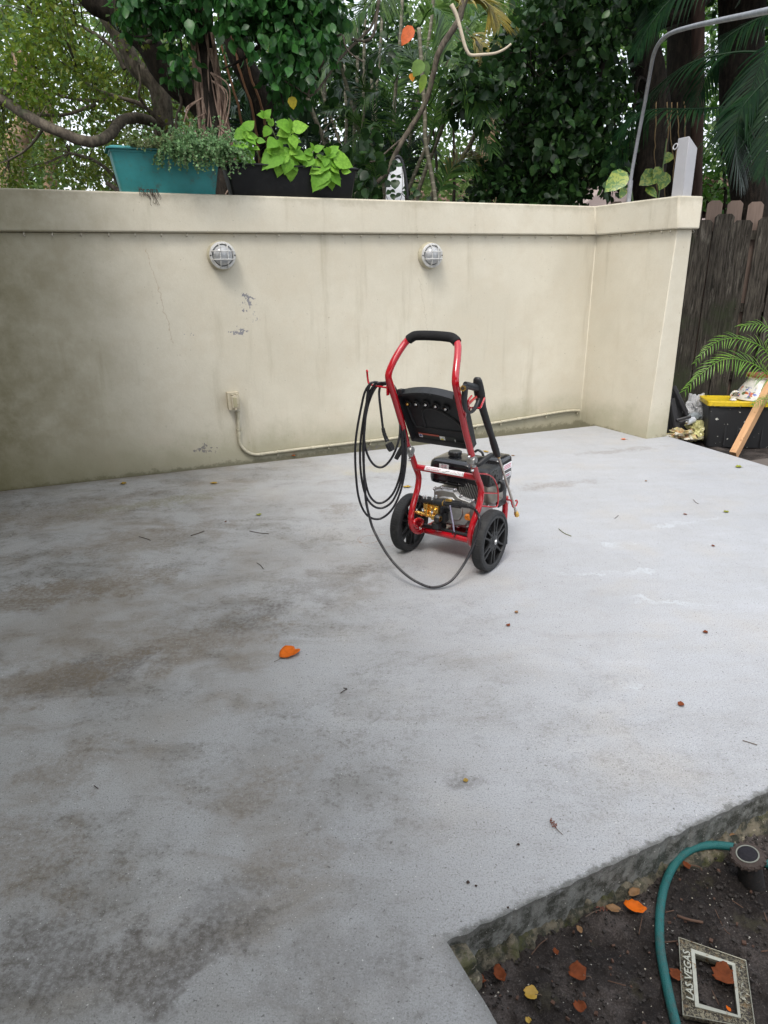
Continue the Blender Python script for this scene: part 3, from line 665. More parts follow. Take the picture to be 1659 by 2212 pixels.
st_poly([(cc[0]-.002, cc[1]+.002), (cc[0]+.002, cc[1]+.002), (cc[0], cc[1]+.008)], D0+.0026, 5)
st_poly(rect(x1+.002, x1+.030, v1-.026, v1-.004), D0+.001, 2); st_poly(rect(x1+.006, x1+.022, v1-.024, v1-.016), D0+.002, 4)
st_poly([(x1+.014, v1-.013), (x1+.024, v1-.010), (x1+.027, v1-.014), (x1+.022, v1-.007)], D0+.002, 5)
for i in range(5):
    st_poly(rect(x0+.024, x1-.002-.012*(i % 2), v1-.014-.006*i, v1-.0125-.006*i), D0+.001, 6)
for i in range(6): st_poly(rect(x1+.034, xe-.010, v1-.012-.005*i, v1-.0108-.005*i), D0+.001, 6)
for i in range(2): st_poly(rect(x1+.002, x1+.030, v1-.032-.005*i, v1-.0308-.005*i), D0+.001, 6)
st_poly(rect(xe-.006, xe-.003, v0+.004, v1-.012), D0+.001, 2)
stk.build('warning_label', [M_dlab, M_lred, M_white, M_blue, M_yel, M_ktxt, M_lgrey], panel, smooth=0)
# ------------------------------------------------------------ sticker wrapped on the cross bar
la = my((620, 1150), -.058); lb = my((925, 1205), -.058)
mb = MB(); V = []; F = []; x0, x1 = la.x, lb.x; cyy, czz = -.042, .477
for i in range(2):
    for j in range(9):
        a = R_(100+j*11); V.append(((x0, x1)[i], cyy+math.cos(a)*(TR+.0007), czz+math.sin(a)*(TR+.0007)))
for j in range(8): F.append((j, j+1, 9+j+1, 9+j))
mb.add(V, F, 0)
def on_bar(x, ang, sx=1): # matrix placing text on the tube
    a = R_(ang); nrm = Vector((0, math.cos(a), math.sin(a))); u = Vector((1, 0, 0)); v = nrm.cross(u); 
    o = Vector((x, cyy, czz))+nrm*(TR+.0010); return Matrix(((u.x, v.x, nrm.x, o.x), (u.y, v.y, nrm.y, o.y), (u.z, v.z, nrm.z, o.z), (0, 0, 0, 1)))
LN = x1-x0
mb.text('STARTING ENGINE OR', .0088, on_bar(x0+LN*.21, 138), .0002, 1)
mb.text('VOIDS WARRANTY', .0088, on_bar(x0+LN*.21, 167), .0002, 1, bold=.0002)
P_ = []
for i in range(13):
    t = i/12; xx = x0+LN*(.47+.17*t); ang = 168-30*(1/(1+math.exp(-(t-.55)*9))); a = R_(ang); P_.append((xx, cyy+math.cos(a)*(TR+.0012), czz+math.sin(a)*(TR+.0012)))
mb.tube(P_, .0011, 5, mi=2)
for i in range(7):
    xx = x0+LN*(.69+i*.037)
    for (a0, a1, mi) in ((120, 140, 1), (146, 160, 1), (166, 176, 2)):
        if (i+a0) % 3 == 0: continue
        pts = [(xx, cyy+math.cos(R_(a))*(TR+.0009), czz+math.sin(R_(a))*(TR+.0009)) for a in np.linspace(a0, a1, 4)]
        mb.tube(pts, .0008, 4, mi=mi)
pts = [(x0+LN*.975, cyy+math.cos(R_(a))*(TR+.0009), czz+math.sin(R_(a))*(TR+.0009)) for a in np.linspace(125, 180, 7)]; mb.tube(pts, .0009, 4, mi=2)
mb.build('oil_warning_label', [M_white, M_ltxt, M_ktxt], pw, smooth=180)
# ------------------------------------------------------------ engine
eng = pw
def rring(cx, cy, hx, hy, z, r, n=6):
    P = []
    for (sx, sy, a0) in ((1, 1, 0), (-1, 1, 90), (-1, -1, 180), (1, -1, 270)):
        for i in range(n+1):
            a = R_(a0+90*i/n); P.append((cx+sx*(hx-r)+math.cos(a)*r, cy+sy*(hy-r)+math.sin(a)*r, z))
    return P
# fuel tank
mb = MB(); tx, ty, hx, hy = -.037, .165, .127, .108
L_ = [(.84, .372, .03), (.95, .380, .035), (.985, .400, .038), (.985, .425, .038), (1.0, .428, .038), (1.0, .434, .038), (.985, .437, .038), (.98, .468, .038), (.95, .486, .038), (.86, .497, .035), (.66, .503, .03), (.3, .505, .02)]
mb.rings([rring(tx, ty, hx*s_, hy*s_, z, r*s_) for s_, z, r in L_]); tank = mb.build('fuel_tank', M_blkg, eng, smooth=50)
cpos = mz((860, 1062), .507); mb = MB(); V = []; n = 60
def capring(r, z, amp): return [(cpos.x+math.cos(2*math.pi*i/n)*(r+amp*math.cos(2*math.pi*i/n*10)), cpos.y+math.sin(2*math.pi*i/n)*(r+amp*math.cos(2*math.pi*i/n*10)), z) for i in range(n)]
mb.rings([capring(.024, .500, 0), capring(.026, .508, .0), capring(.033, .509, .0018), capring(.034, .526, .0018), capring(.031, .530, .0012), capring(.012, .532, 0)]); mb.build('fuel_cap', M_blk, tank, smooth=30)
# label on the tank
q = my((735, 1135), .058); q2 = my((808, 1170), .058)
mb = MB(); mb.box(((q.x+q2.x)/2, .0595, (q.z+q2.z)/2-.001), (q2.x-q.x, .002, (q.z-q2.z)+.012)); cx = (q.x+q2.x)/2; cz = (q.z+q2.z)/2-.001
Mt = Matrix(((1, 0, 0, cx), (0, 0, -1, .0582), (0, 1, 0, cz), (0, 0, 0, 1)))
for i in range(4):
    for j in range(2): mb.box((cx-.008+.017*j, .0583, cz+.010-.0062*i), (.011+.003*((i+j) % 2), .0006, .0026), mi=1 if (i+j) % 3 else 2)
mb.build('warning_label', [M_white, M_ltxt, M_ktxt], tank, smooth=0)
# crankcase and PTO side cover
cc_pts = [my(p, .045) for p in ((700, 1325), (760, 1318), (860, 1335), (905, 1385), (1000, 1420), (1005, 1560), (960, 1620), (880, 1622), (760, 1590), (735, 1540), (700, 1470))]
cc2 = [Vector((q.x, q.y, q.z)) for q in cc_pts]
cen = sum(cc2, Vector())/len(cc2)
def sc(P, s_, y): return [Vector((cen.x+(q.x-cen.x)*s_, y, cen.z+(q.z-cen.z)*s_)) for q in P]
mb = MB(); mb.rings([sc(cc2, 1., .30), sc(cc2, 1., .060), sc(cc2, 1.05, .058), sc(cc2, 1.05, .046), sc(cc2, .99, .044), sc(cc2, .90, .030), sc(cc2, .62, .024), sc(cc2, .58, .014), sc(cc2, .3, .012)])
mb.box((cen.x+.02, .16, .178), (.20, .22, .022))
crank = mb.build('crankcase', M_alu, eng, bevel=.003, smooth=40)
for q in sc(cc2, 1.0, .044)[::1]:
    if q.x < -.02 and q.z < .26: continue
    MB().lathe([(0, -.010), (.0045, -.0095), (.0075, -.006), (.0075, .0), (.010, .002), (.010, .01)], q, (0, 1, 0), 12).build('bolt', M_chr, crank, smooth=30)
q = my((955, 1545), .012); mb = MB(); mb.lathe([(.012, .02), (.014, .004), (.014, -.006), (.0, -.008)], q, (.5, -1, 0), 18); mb.box(q+Vector((.010, -.016, -.002)), (.030, .006, .014), Matrix.Rotation(.3, 3, 'Y'))
mb.build('oil_dipstick', M_orange, crank, bevel=.002)
# finned cylinder leaning to the right
mb = MB(); cdir = Vector((.90, 0, .43)).normalized(); b0 = Vector((.035, .135, .325)); cz_ = cdir.cross(Vector((0, 1, 0))).normalized()
rotc = Matrix((cdir, Vector((0, 1, 0)), -cz_)).transposed()
if rotc.determinant() < 0: rotc = Matrix((cdir, Vector((0, 1, 0)), cz_)).transposed()
for i in range(9): mb.box(b0+cdir*(.004+.0125*i), (.0042, .150-.004*abs(i-4), .125-.003*abs(i-4)), rotc)
mb.box(b0+cdir*.05, (.125, .105, .09), rotc)
mb.build('finned_cylinder', M_alu, eng, bevel=.001)
# valve cover at the right hand end
vp = [Vector((.150, q.y, q.z)) for q in [mx(p, .165) for p in ((1092, 1305), (1110, 1288), (1200, 1270), (1225, 1295), (1222, 1400), (1205, 1420), (1130, 1455), (1108, 1440))]]
cv = sum(vp, Vector())/len(vp)
def scv(s_, x): return [Vector((x, cv.y+(q.y-cv.y)*s_, cv.z+(q.z-cv.z)*s_)) for q in vp]
mb = MB(); mb.rings([scv(1.08, .140), scv(1.12, .142), scv(1.12, .150), scv(.98, .152), scv(.95, .168), scv(.84, .180), scv(.70, .184), scv(.62, .188), scv(.3, .189)])
vc = mb.build('valve_cover', plain('valve_cover_paint', (.30, .28, .24), .38, .5), eng, smooth=35)
for q in (scv(1.0, .153)[1], scv(1.02, .153)[6]): MB().lathe([(0, .009), (.006, .007), (.007, 0)], q, (1, 0, 0), 6).build('bolt', M_chr, vc, smooth=0)
# muffler under its black shield
mb = MB(); mb.rings([rring(.112, .140, .074*s_, .078*s_, z, .02) for s_, z in ((.9, .392), (1.0, .405), (1.0, .448), (.97, .466), (.86, .477), (.5, .481))])
mu = mb.build('muffler_shield', M_blk, eng, smooth=45)
mb = MB()
for i in range(10):
    for j in range(2): mb.box((.10+j*.05, .095+.012*i, .4785-.001*j), (.034, .004, .003), Matrix.Rotation(.35, 3, 'Z'))
mb.build('louvre', M_blk, mu)
# perforated end plate facing right
XP = .186; M_plate = plain('shield_plate', (.05, .052, .05), .5)
pts = [mx(p, XP) for p in ((1128, 1215), (1140, 1195), (1188, 1165), (1196, 1172), (1200, 1262), (1186, 1290), (1145, 1300), (1128, 1285))]
mb = MB(); mb.loft(pts, [q+Vector((.003, 0, 0)) for q in pts]); plate = mb.build('end_plate', M_plate, mu, bevel=.001)
cpl = sum(pts, Vector())/len(pts); mb = MB()
for i in range(12):
    a = 2*math.pi*i/12; q = Vector((XP+.0034, cpl.y+.033*math.cos(a), cpl.z+.035*math.sin(a)))
    mb.lathe([(.0, .0005), (.0038 if i % 2 else .0052, .0)], q, (1, 0, 0), 8)
mb.lathe([(0, .0006), (.014, 0)], cpl+Vector((.0034, .006, 0)), (1, 0, 0), 20)
mb.build('vent_hole', plain('hole_black', (.003, .003, .003), .9), mu)
# air cleaner box at the far right
at = [mz(p, .492) for p in ((1092, 1075), (1120, 1055), (1165, 1045), (1230, 1058), (1292, 1095), (1215, 1130), (1165, 1115))]
mb = MB(); ax0, ay0, ahx, ahy = .112, .292, .062, .078
mb.rings([rring(ax0, ay0, ahx*s_, ahy*s_, z, .03*s_) for s_, z in ((.55, .26), (.62, .30), (.80, .33), (.93, .335), (.95, .37), (.98, .375), (1., .38), (1., .468), (.96, .488), (.86, .498), (.6, .503), (.3, .504))])
ac = mb.build('air_cleaner', M_blkg, eng, smooth=45)
MB().lathe([(.034, .0), (.034, .004), (.026, .006), (.024, .003)], (ax0-.01, ay0-.01, .501), (0, 0, 1), 28).build('lid_ring', M_blk, ac)
for (z0, z1, y0, y1) in ((.435, .468, .245, .345), (.392, .416, .245, .335)):
    mb = MB(); mb.box((ax0+ahx+.0008, (y0+y1)/2, (z0+z1)/2), (.0016, y1-y0, z1-z0))
    for i in range(3): mb.box((ax0+ahx+.0018, (y0+y1)/2-.004*(i % 2), z1-(i+1)*(z1-z0)/4), (.0008, (y1-y0)*.8, .0035), mi=1 if z0 > .41 or i == 1 else 2)
    mb.build('warning_label', [M_white, M_ltxt, M_ktxt], ac, smooth=0)
# recoil housing, cooling shroud, hoses
mb = MB(); mb.lathe([(.0, .10), (.06, .10), (.085, .085), (.095, .05), (.095, 0)], Vector((-.0, .275, .30)), (0, 1, 0), 36); mb.build('recoil_housing', M_blkg, eng)
MB().tube(smooth_path([my(p, .30) for p in ((1015, 1035), (1040, 1022), (1070, 1040), (1082, 1070), (1085, 1110))], 6), .0065, 10).build('breather_hose', M_blk, eng)
MB().tube(smooth_path([my(p, .18) for p in ((1180, 1290), (1205, 1265), (1232, 1285), (1230, 1325), (1205, 1340))], 6), .012, 12).build('spark_plug_cap', M_blk, eng)
mb = MB(); mb.box((.150, .29, .285), (.02, .09, .10)); mb.build('bracket', M_blk, eng, bevel=.004)
# ------------------------------------------------------------ pump
pump = thing('pump', None, None); pump.parent = pw
YB = -.045
mb = MB()
a, b = my((607, 1405), YB), my((770, 1437), YB); mb.cyl(a, b, .0185, 20); mb.cyl(a+(b-a)*.55, a+(b-a)*.62, .021, 20); mb.cyl(b, b+(b-a).normalized()*.012, .013, 12)
mb.cyl((-.055, -.035, .262), (-.045, .03, .262), .034, 24); mb.box((-.012, .0, .262), (.05, .02, .022), Matrix.Rotation(-.7, 3, 'Y')); mb.box((-.035, .0, .225), (.05, .04, .05))
mb.build('pump_head', M_blk, pump, bevel=.003)
for p in ((615, 1392), (637, 1396), (680, 1405), (712, 1388)):
    q = my(p, YB-.012); MB().lathe([(0, .010), (.005, .009), (.0065, .006), (.0065, -.006)], q, (0, -.3, 1), 12).build('bolt', M_chr, pump)
mb = MB(); q0, q1 = my((610, 1440), YB-.01), my((728, 1462), YB-.01); q2, q3 = my((722, 1535), YB-.01), my((612, 1505), YB-.01)
mb.loft([q0, q1, q2, q3], [q+Vector((0, .05, 0)) for q in (q0, q1, q2, q3)])
for p, r_ in (((640, 1465), .010), ((675, 1472), .010), ((632, 1500), .011), ((668, 1512), .011), ((705, 1490), .009)): mb.lathe([(.0, .012), (r_*.8, .010), (r_, 0)], my(p, YB-.010), (0, -1, 0), 16)
mb.box((q0+q2)/2+Vector((-.012, -.010, 0)), (.009, .02, .062))
a, b = my((550, 1508), YB-.016), my((708, 1552), YB-.016); d = (b-a)
mb.cyl(a, b, .0085, 16); mb.cyl(a+d*.05, a+d*.22, .0105, 6); mb.cyl(a+d*.28, a+d*.36, .0115, 16); mb.cyl(a+d*.82, a+d*1.0, .0155, 18)
mb.build('brass_manifold', M_brass, pump, bevel=.002, smooth=45)
for p in ((614, 1488), (685, 1505)): MB().lathe([(.003, .006), (.0045, .008), (.008, .008), (.008, -.004)], my(p, YB-.016), (0, -1, 0), 16).build('plug', M_chr, pump)
MB().cyl(a-d*.12, a, .006, 10).build('inlet_tip', M_blk, pump)
mb = MB(); e1 = b+d*.0; e2 = b+d*.24
MB().lathe([(.020, 0), (.022, .004), (.0215, .022), (.019, .027), (.013, .027), (.012, .02)], e1, d, 10).build('hose_collar', M_blk, pump, smooth=25)
MB().lathe([(.0135, .0), (.0135, .002), (.010, .002), (.010, .0)], e1+d.normalized()*.0265, d, 24, closed=True).build('brass_ring', M_brass, pump)
MB().lathe([(.0, 0), (.022, 0), (.024, .02), (.022, .03), (0, .032)], my((715, 1590), YB), (0, 0, -1), 20).build('unloader_knob', M_blk, pump)
# outlet fittings
a, b = my((752, 1437), YB-.004), my((775, 1440), YB-.004); MB().cyl(a, b, .0145, 6).build('brass_nut', M_brass, pump, smooth=0)
a, b = my((772, 1438), YB-.004), my((845, 1452), YB-.004); MB().cyl(a, b, .0125, 14).build('outlet_elbow', M_blk, pump)
q0, q1, q2, q3 = [my(p, YB-.019) for p in ((785, 1405), (832, 1412), (832, 1430), (778, 1424))]
MB().loft([q0, q1, q2, q3], [q+Vector((0, .012, 0)) for q in (q0, q1, q2, q3)]).build('brass_block', M_brass, pump, bevel=.002)
# tag strap hanging from the outlet
q = [my(p, YB-.03) for p in ((820, 1455), (832, 1530), (845, 1600), (852, 1665))]
MB().tube(q, .0042, 6, flat=.4).build('grey_strap', M_tie, pump)
MB().tube(smooth_path([my(p, YB-.03) for p in ((853, 1655), (842, 1668), (838, 1680), (850, 1690), (865, 1680), (862, 1695), (850, 1712))], 5), .0022, 6).build('wire_tie', M_blk, pump)
# ------------------------------------------------------------ round red guard on the right
xg = .204
g = [mx(p, xg) for p in ((1068, 1212), (1100, 1211), (1135, 1222), (1165, 1250), (1188, 1300), (1198, 1355), (1198, 1420), (1192, 1458), (1175, 1468), (1120, 1466), (1078, 1464))]
g[0].x = .180; g[-1].x = .180
MB().tube(smooth_path(g, 5), .0042, 8).build('muffler_guard', M_red, pw)
MB().tube([mx((1082, 1360), xg), mx((1195, 1362), xg)], .0038, 8).build('guard_bar', M_red, pw)
# ------------------------------------------------------------ hooks
hk = [(-.19, -.262, .905), (-.215, -.264, .906), (-.262, -.268, .910), (-.292, -.262, .915), (-.300, -.260, .935), (-.302, -.262, .968), (-.298, -.268, .976), (-.293, -.270, .968)]
MB().tube(smooth_path(hk, 5), .0048, 8).build('hose_hook', M_red, pw)
MB().box((-.186, -.262, .895), (.006, .02, .05)).build('hook_plate', M_red, pw, bevel=.002)
gx = .228
gh = [Vector((.185, -.235, .865))]+[mx(p, gx) for p in ((905, 570), (950, 668))]
MB().tube(smooth_path([(.186, -.225, .878), (.20, -.235, .865), (.225, -.24, .84)]+[mx(p, .245) for p in ((962, 640), (990, 595))], 5), .0045, 8).build('gun_hook', M_red, pw)
MB().tube(smooth_path([(.186, -.205, .80)]+[mx(p, .225) for p in ((945, 660), (965, 685), (1010, 690))]+[mx(p, .262) for p in ((1055, 690), (1072, 660), (1092, 612))], 5), .0045, 8).build('gun_hook', M_red, pw)
wk = [(.166, .345, .235)]+[mx(p, .20) for p in ((1262, 1413),)]+[mx(p, .235) for p in ((1298, 1418), (1306, 1445), (1318, 1470), (1335, 1462), (1348, 1435), (1345, 1418), (1335, 1420))]
MB().tube(smooth_path(wk, 5), .0045, 8).build('wand_hook', M_red, pw)
# ================================================================== SPRAY GUN AND WAND
gun = thing('spray_gun', 'black trigger gun with a long steel wand hanging on the right side of the washer', 'spray gun', MO, MA)
XG = .236
def gpt(p): return mx(p, XG)
mb = MB()
# main body and fore grip : elliptical sections along the axis
ax_ = [((1040, 452), .012), ((1037, 470), .019), ((1042, 520), .0235), ((1052, 580), .0245), ((1060, 625), .0225), ((1072, 680), .0185), ((1090, 740), .0175), ((1115, 820), .0175), ((1135, 880), .0165), ((1150, 925), .0155), ((1160, 960), .0175), ((1175, 1010), .018), ((1188, 1050), .017), ((1196, 1070), .013)]
P_ = [gpt(p) for p, r_ in ax_]; rr = [r_ for p, r_ in ax_]
Pc = catmull(P_, 4); rc = np.interp(np.linspace(0, len(rr)-1, len(Pc)), range(len(rr)), rr)
mb.tube(Pc, list(rc*.66), 16, flat=1.6)
mb.build('gun_body', M_blk, gun, smooth=60)
mb = MB(); hd = [((1035, 535), .016), ((1000, 525), .0155), ((960, 515), .015), ((938, 512), .016)]
mb.tube(catmull([gpt(p) for p, _ in hd], 4), .0155, 12, flat=.75); 
hd = [((935, 505), .012), ((938, 530), .0165), ((935, 580), .016), ((932, 640), .015), ((940, 690), .012), ((958, 722), .008)]
P_ = catmull([gpt(p) for p, _ in hd], 4); mb.tube(P_, list(np.interp(np.linspace(0, 5, len(P_)), range(6), [r_*.75 for _, r_ in hd])), 12, flat=1.4)
mb.build('pistol_grip', M_blk, gun, smooth=60)
mb = MB(); mb.tube(catmull([gpt(p) for p in ((945, 705), (965, 726), (995, 718), (1020, 685), (1040, 640), (1050, 600))], 6), .0062, 10, flat=1.6); mb.build('trigger_guard', M_blk, gun, smooth=60)
MB().tube(catmull([gpt(p) for p in ((1025, 605), (1000, 625), (975, 650), (960, 668))], 5), [.006]*16, 8).build('trigger', plain('trigger_red', (.45, .03, .02), .4), gun)
q = gpt((928, 535)); d = Vector((.32, -1, .12))
mb = MB(); mb.lathe([(.0085, .016), (.0085, .024), (.0125, .024), (.0135, .018), (.0135, .006), (.011, .003), (.011, -.01)], q, d, 6, closed=False); mb.build('brass_inlet', M_brass, gun, smooth=20)
MB().lathe([(.0, .0245), (.0072, .0243)], q, d, 16).build('inlet_bore', plain('dark_bore', (.03, .015, .005), .6), gun)
a, b = mx((1198, 1062), .238), mx((1340, 1515), .238)
MB().cyl(a, b, .0062, 12).build('wand', M_steel, gun)
MB().cyl(a-(b-a).normalized()*.004, a+(b-a).normalized()*.012, .0095, 12).build('wand_nut', M_brass, gun)
d = (b-a).normalized(); MB().lathe([(.007, -.012), (.010, -.008), (.0095, .0), (.0125, .004), (.0125, .022), (.010, .026), (.0, .026)], b, d, 18).build('quick_coupler', M_brass, gun)
# ================================================================== HIGH-PRESSURE HOSE
hose = thing('pressure_hose', 'black high pressure hose coiled over the hook on the left side of the washer', 'hose', MO, MA)
hc = MO+AX*(-.250)+FX*(-.262)+Vector((0, 0, .92)); vn = Vector((hc.x, hc.y, 0)).normalized(); vn = (vn*.8+FX*.2).normalized(); vn.z = 0
def hq(p, off=0.): return loc_(onp(*c1(*p), hc-vn*off, vn))
def HP(pts): # (x, y[, off])
    return [hq(p[:2], p[2] if len(p) > 2 else 0.) for p in pts]
HR = .0056
loops = [
 [(255, 492, .01), (225, 488, .018), (190, 505, .02), (150, 570, .02), (122, 690, .02), (92, 850, .02), (76, 1000, .02), (80, 1200, .02), (102, 1390, .02), (150, 1510, .015), (215, 1560, .01), (290, 1553, 0), (370, 1480, 0), (430, 1350, 0), (463, 1200, -.0), (474, 1070, -.01), (470, 930, -.03), (448, 780, -.06), (425, 640, -.06), (405, 570, -.05), (380, 520, -.04), (345, 492, -.03), (300, 492, 0)],
 [(300, 492, 0), (258, 495, .012), (225, 510, .012), (178, 600, .012), (140, 780, .012), (115, 1000, .012), (120, 1200, .012), (155, 1370, .012), (215, 1458, .008), (290, 1476, .0), (370, 1420, -.005), (430, 1280, -.01), (455, 1110, -.015), (455, 960, -.03), (438, 800, -.06), (415, 650, -.06), (395, 570, -.05), (365, 520, -.04), (330, 497, -.03), (290, 497, 0)],
 [(290, 497, 0), (262, 500, .0), (235, 520, 0), (190, 620, 0), (152, 800, 0), (138, 1000, 0), (146, 1200, 0), (180, 1360, 0), (240, 1433, 0), (310, 1425, -.01), (380, 1350, -.012), (430, 1210, -.02), (446, 1060, -.02), (440, 930, -.03), (425, 780, -.06), (405, 640, -.06), (385, 560, -.05), (355, 515, -.04), (320, 502, -.03), (285, 503, 0)],
 [(285, 503, 0), (245, 520, .006), (200, 600, .006), (158, 740, .006), (143, 900, .006), (166, 1040, .006), (220, 1135, .003), (285, 1156, 0), (345, 1108, 0), (395, 1015, 0), (425, 900, -.02), (425, 760, -.05), (400, 640, -.06), (380, 560, -.05), (345, 510, -.03), (305, 505, -.01), (275, 520, 0), (264, 560, .004), (266, 620, .008), (275, 700, .008), (286, 790, .008), (293, 850, .01)]]
allp = []
for L_ in loops: allp += HP(L_)
MB().tube(catmull(allp, 5), HR, 10).build('coil', M_hose, hose, smooth=180)
low = loc_(onz(*c1(690, 2100), .012))
st = [(200, 488, .022), (176, 560, .024), (156, 760, .024), (143, 950, .024), (143, 1150, .024), (158, 1400, .026), (186, 1540, .04), (225, 1660, .07)]
P_ = HP(st)
def mid(p, t): # between the hanging plane and the low point plane
    a = hq(p, 0.); return a
endp = my((990, 1470), YB-.01)
def depth_of(l): w_ = MO+AX*l.x+FX*l.y; return w_.y
dA = depth_of(P_[-1]); dL = depth_of(low); dE = depth_of(endp)
def ray_at(p, dep): return loc_(ony(*c1(*p), dep))
P_ += [ray_at((330, 1845), dA+(dL-dA)*.45), ray_at((450, 1980), dA+(dL-dA)*.75), ray_at((570, 2063), dA+(dL-dA)*.93), low, ray_at((820, 2055), dL+.015), ray_at((925, 1925), dL+.06), ray_at((1005, 1770), dL+.10), ray_at((1045, 1640), dL+.13), ray_at((1048, 1545), dL+.15), ray_at((1020, 1492), dE-.01), endp]
MB().tube(catmull(P_, 6), HR*1.12, 10).build('free_loop', M_hose, hose, smooth=180)
# strain relief and connector at the pump
a, b = my((838, 1442), YB-.006), my((905, 1452), YB-.006)
d = b-a; L_ = d.length; V = []
mb = MB(); n = 48; d.normalize()
def flut(r, h, amp): 
    o = d.orthogonal().normalized(); bb = d.cross(o); return [a+d*h+(o*math.cos(2*math.pi*i/n)+bb*math.sin(2*math.pi*i/n))*(r+amp*(1 if i % 4 < 2 else -1)) for i in range(n)]
mb.rings([flut(.012, 0, 0), flut(.0178, .001, .001), flut(.0178, L_, .001), flut(.013, L_+.002, 0)]); mb.build('screw_connector', M_blk, hose, smooth=20)
P_ = catmull([b, my((940, 1458), YB-.008), my((970, 1463), YB-.01), endp, my((1005, 1480), YB-.012)], 5); mb = MB()
mb.tube(P_, [.0125-.005*i/(len(P_)-1)+(.0012 if i % 2 and i > 8 else 0) for i in range(len(P_))], 14); mb.build('strain_relief', M_blk, hose, smooth=20)
# free end connector
P_ = catmull(HP([(293, 850, .01), (303, 890, .01), (318, 930, .01), (328, 955, .012)]), 5)
MB().tube(P_, [.008+.0022*i/(len(P_)-1)+(.001 if i % 3 == 0 else 0) for i in range(len(P_))], 12).build('strain_relief', M_blk, hose, smooth=20)
P_ = HP([(322, 945, .012), (335, 965, .012), (365, 1025, .014)])
a = P_[1]; d = (P_[2]-P_[1]); L_ = d.length; d.normalize()
mb = MB(); mb.rings([flut(.011, 0, 0), flut(.0168, .003, .001), flut(.0178, L_*.6, .001), flut(.0160, L_*.95, .0), flut(.014, L_, 0)]); mb.build('screw_connector', M_blk, hose, smooth=20)
# ================================================================== THINGS ON THE WALL
M_fix = plain('painted_metal', (.42, .39, .29), .6, var=.12, dirt=((.12, .10, .07), .6), vscale=25)
M_cage = plain('grey_cage_paint', (.50, .50, .48), .45, var=.1, dirt=((.15, .13, .1), .5), vscale=30)
k = NM('frosted_glass'); c = k.co('Object'); k.set((.42, .43, .44), .18, spec=.6); w_ = k.n('ShaderNodeTexWave'); w_.inputs['Scale'].default_value = 40; k.put(w_.inputs[0], c)
k.set(k.mix(w_.outputs['Fac'], (.26, .27, .28), (.48, .49, .50)), .12); k.b.inputs['Coat Weight'].default_value = .4; M_glass = k.m
WANG = math.atan2(E_.y, E_.x)
def lamp(px, py, label):
    q = onwall(px, py); e = thing('bulkhead_lamp', label, 'wall lamp', q, WANG, 'bulkhead lamps on the wall')
    ax = (0, -1, 0); R = .094
    MB().lathe([(.0, -.004), (R+.008, -.004), (R+.006, .018), (R-.002, .034), (R-.006, .048)], (0, 0, 0), ax, 48).build('base', M_fix, e)
    MB().lathe([(R-.006, .046), (R-.002, .048), (R-.003, .058), (R-.017, .062), (R-.022, .056), (R-.022, .046)], (0, 0, 0), ax, 48, closed=True).build('ring', M_cage, e, smooth=30)
    MB().lathe([(R-.022, .05), (R-.030, .072), (R-.046, .090), (R-.066, .101), (.0, .106)], (0, 0, 0), ax, 48).build('glass_dome', M_glass, e, smooth=180)
    mb = MB(); rr_ = R-.012
    for o in (-.027, .027):
        h = math.sqrt(rr_**2-o**2); prof = [(-1, .060), (-.93, .088), (-.72, .106), (0, .112), (.72, .106), (.93, .088), (1, .060)]
        mb.tube(catmull([(o, -d, t*h) for t, d in prof], 4), .0036, 7); mb.tube(catmull([(t*h, -d-.004, o) for t, d in prof], 4), .0036, 7)
    mb.build('cage', M_cage, e, smooth=180)
    for s in (-1, 1): MB().lathe([(0, .004), (.005, .003), (.006, 0)], (s*(R-.010), -.060, 0), (0, -1, 0), 10).build('screw', M_blk, e)
    return e
lamp(478, 552, 'round caged bulkhead lamp high on the wall above the flaked paint and outlet box')
lamp(927, 552, 'round caged bulkhead lamp high on the wall above the red washer handle')
# outlet box
def wloc(px, py, off): q = onwall(px, py, off); return q
M_box = plain('outlet_paint', (.46, .41, .30), .6, var=.1, dirt=((.14, .11, .07), .6), vscale=20)
qa = onwall(502, 864, 0); ob = thing('outlet_box', 'beige painted weatherproof outlet box low on the wall above its conduit', 'outlet box', qa, WANG)
MB().box((0, -.025, 0), (.085, .056, .128)).build('box', M_box, ob, bevel=.004)
MB().box((0, -.056, .001), (.090, .007, .134)).build('cover_plate', M_box, ob, bevel=.003)
mb = MB(); mb.box((.006, -.066, -.004), (.054, .014, .098)); fl = mb.build('flap', M_box, ob, bevel=.008, seg=3)
MB().box((.006, -.074, -.006), (.028, .006, .072)).build('flap_lid', plain('aged_lid', (.33, .30, .19), .6), fl, bevel=.005)
for x in (-.012, .022): MB().cyl((x-.006, -.068, .052), (x+.006, -.068, .052), .0065, 10).build('hinge', M_box, ob)
MB().box((.006, -.076, -.058), (.014, .012, .010)).build('catch', M_box, ob, bevel=.002)
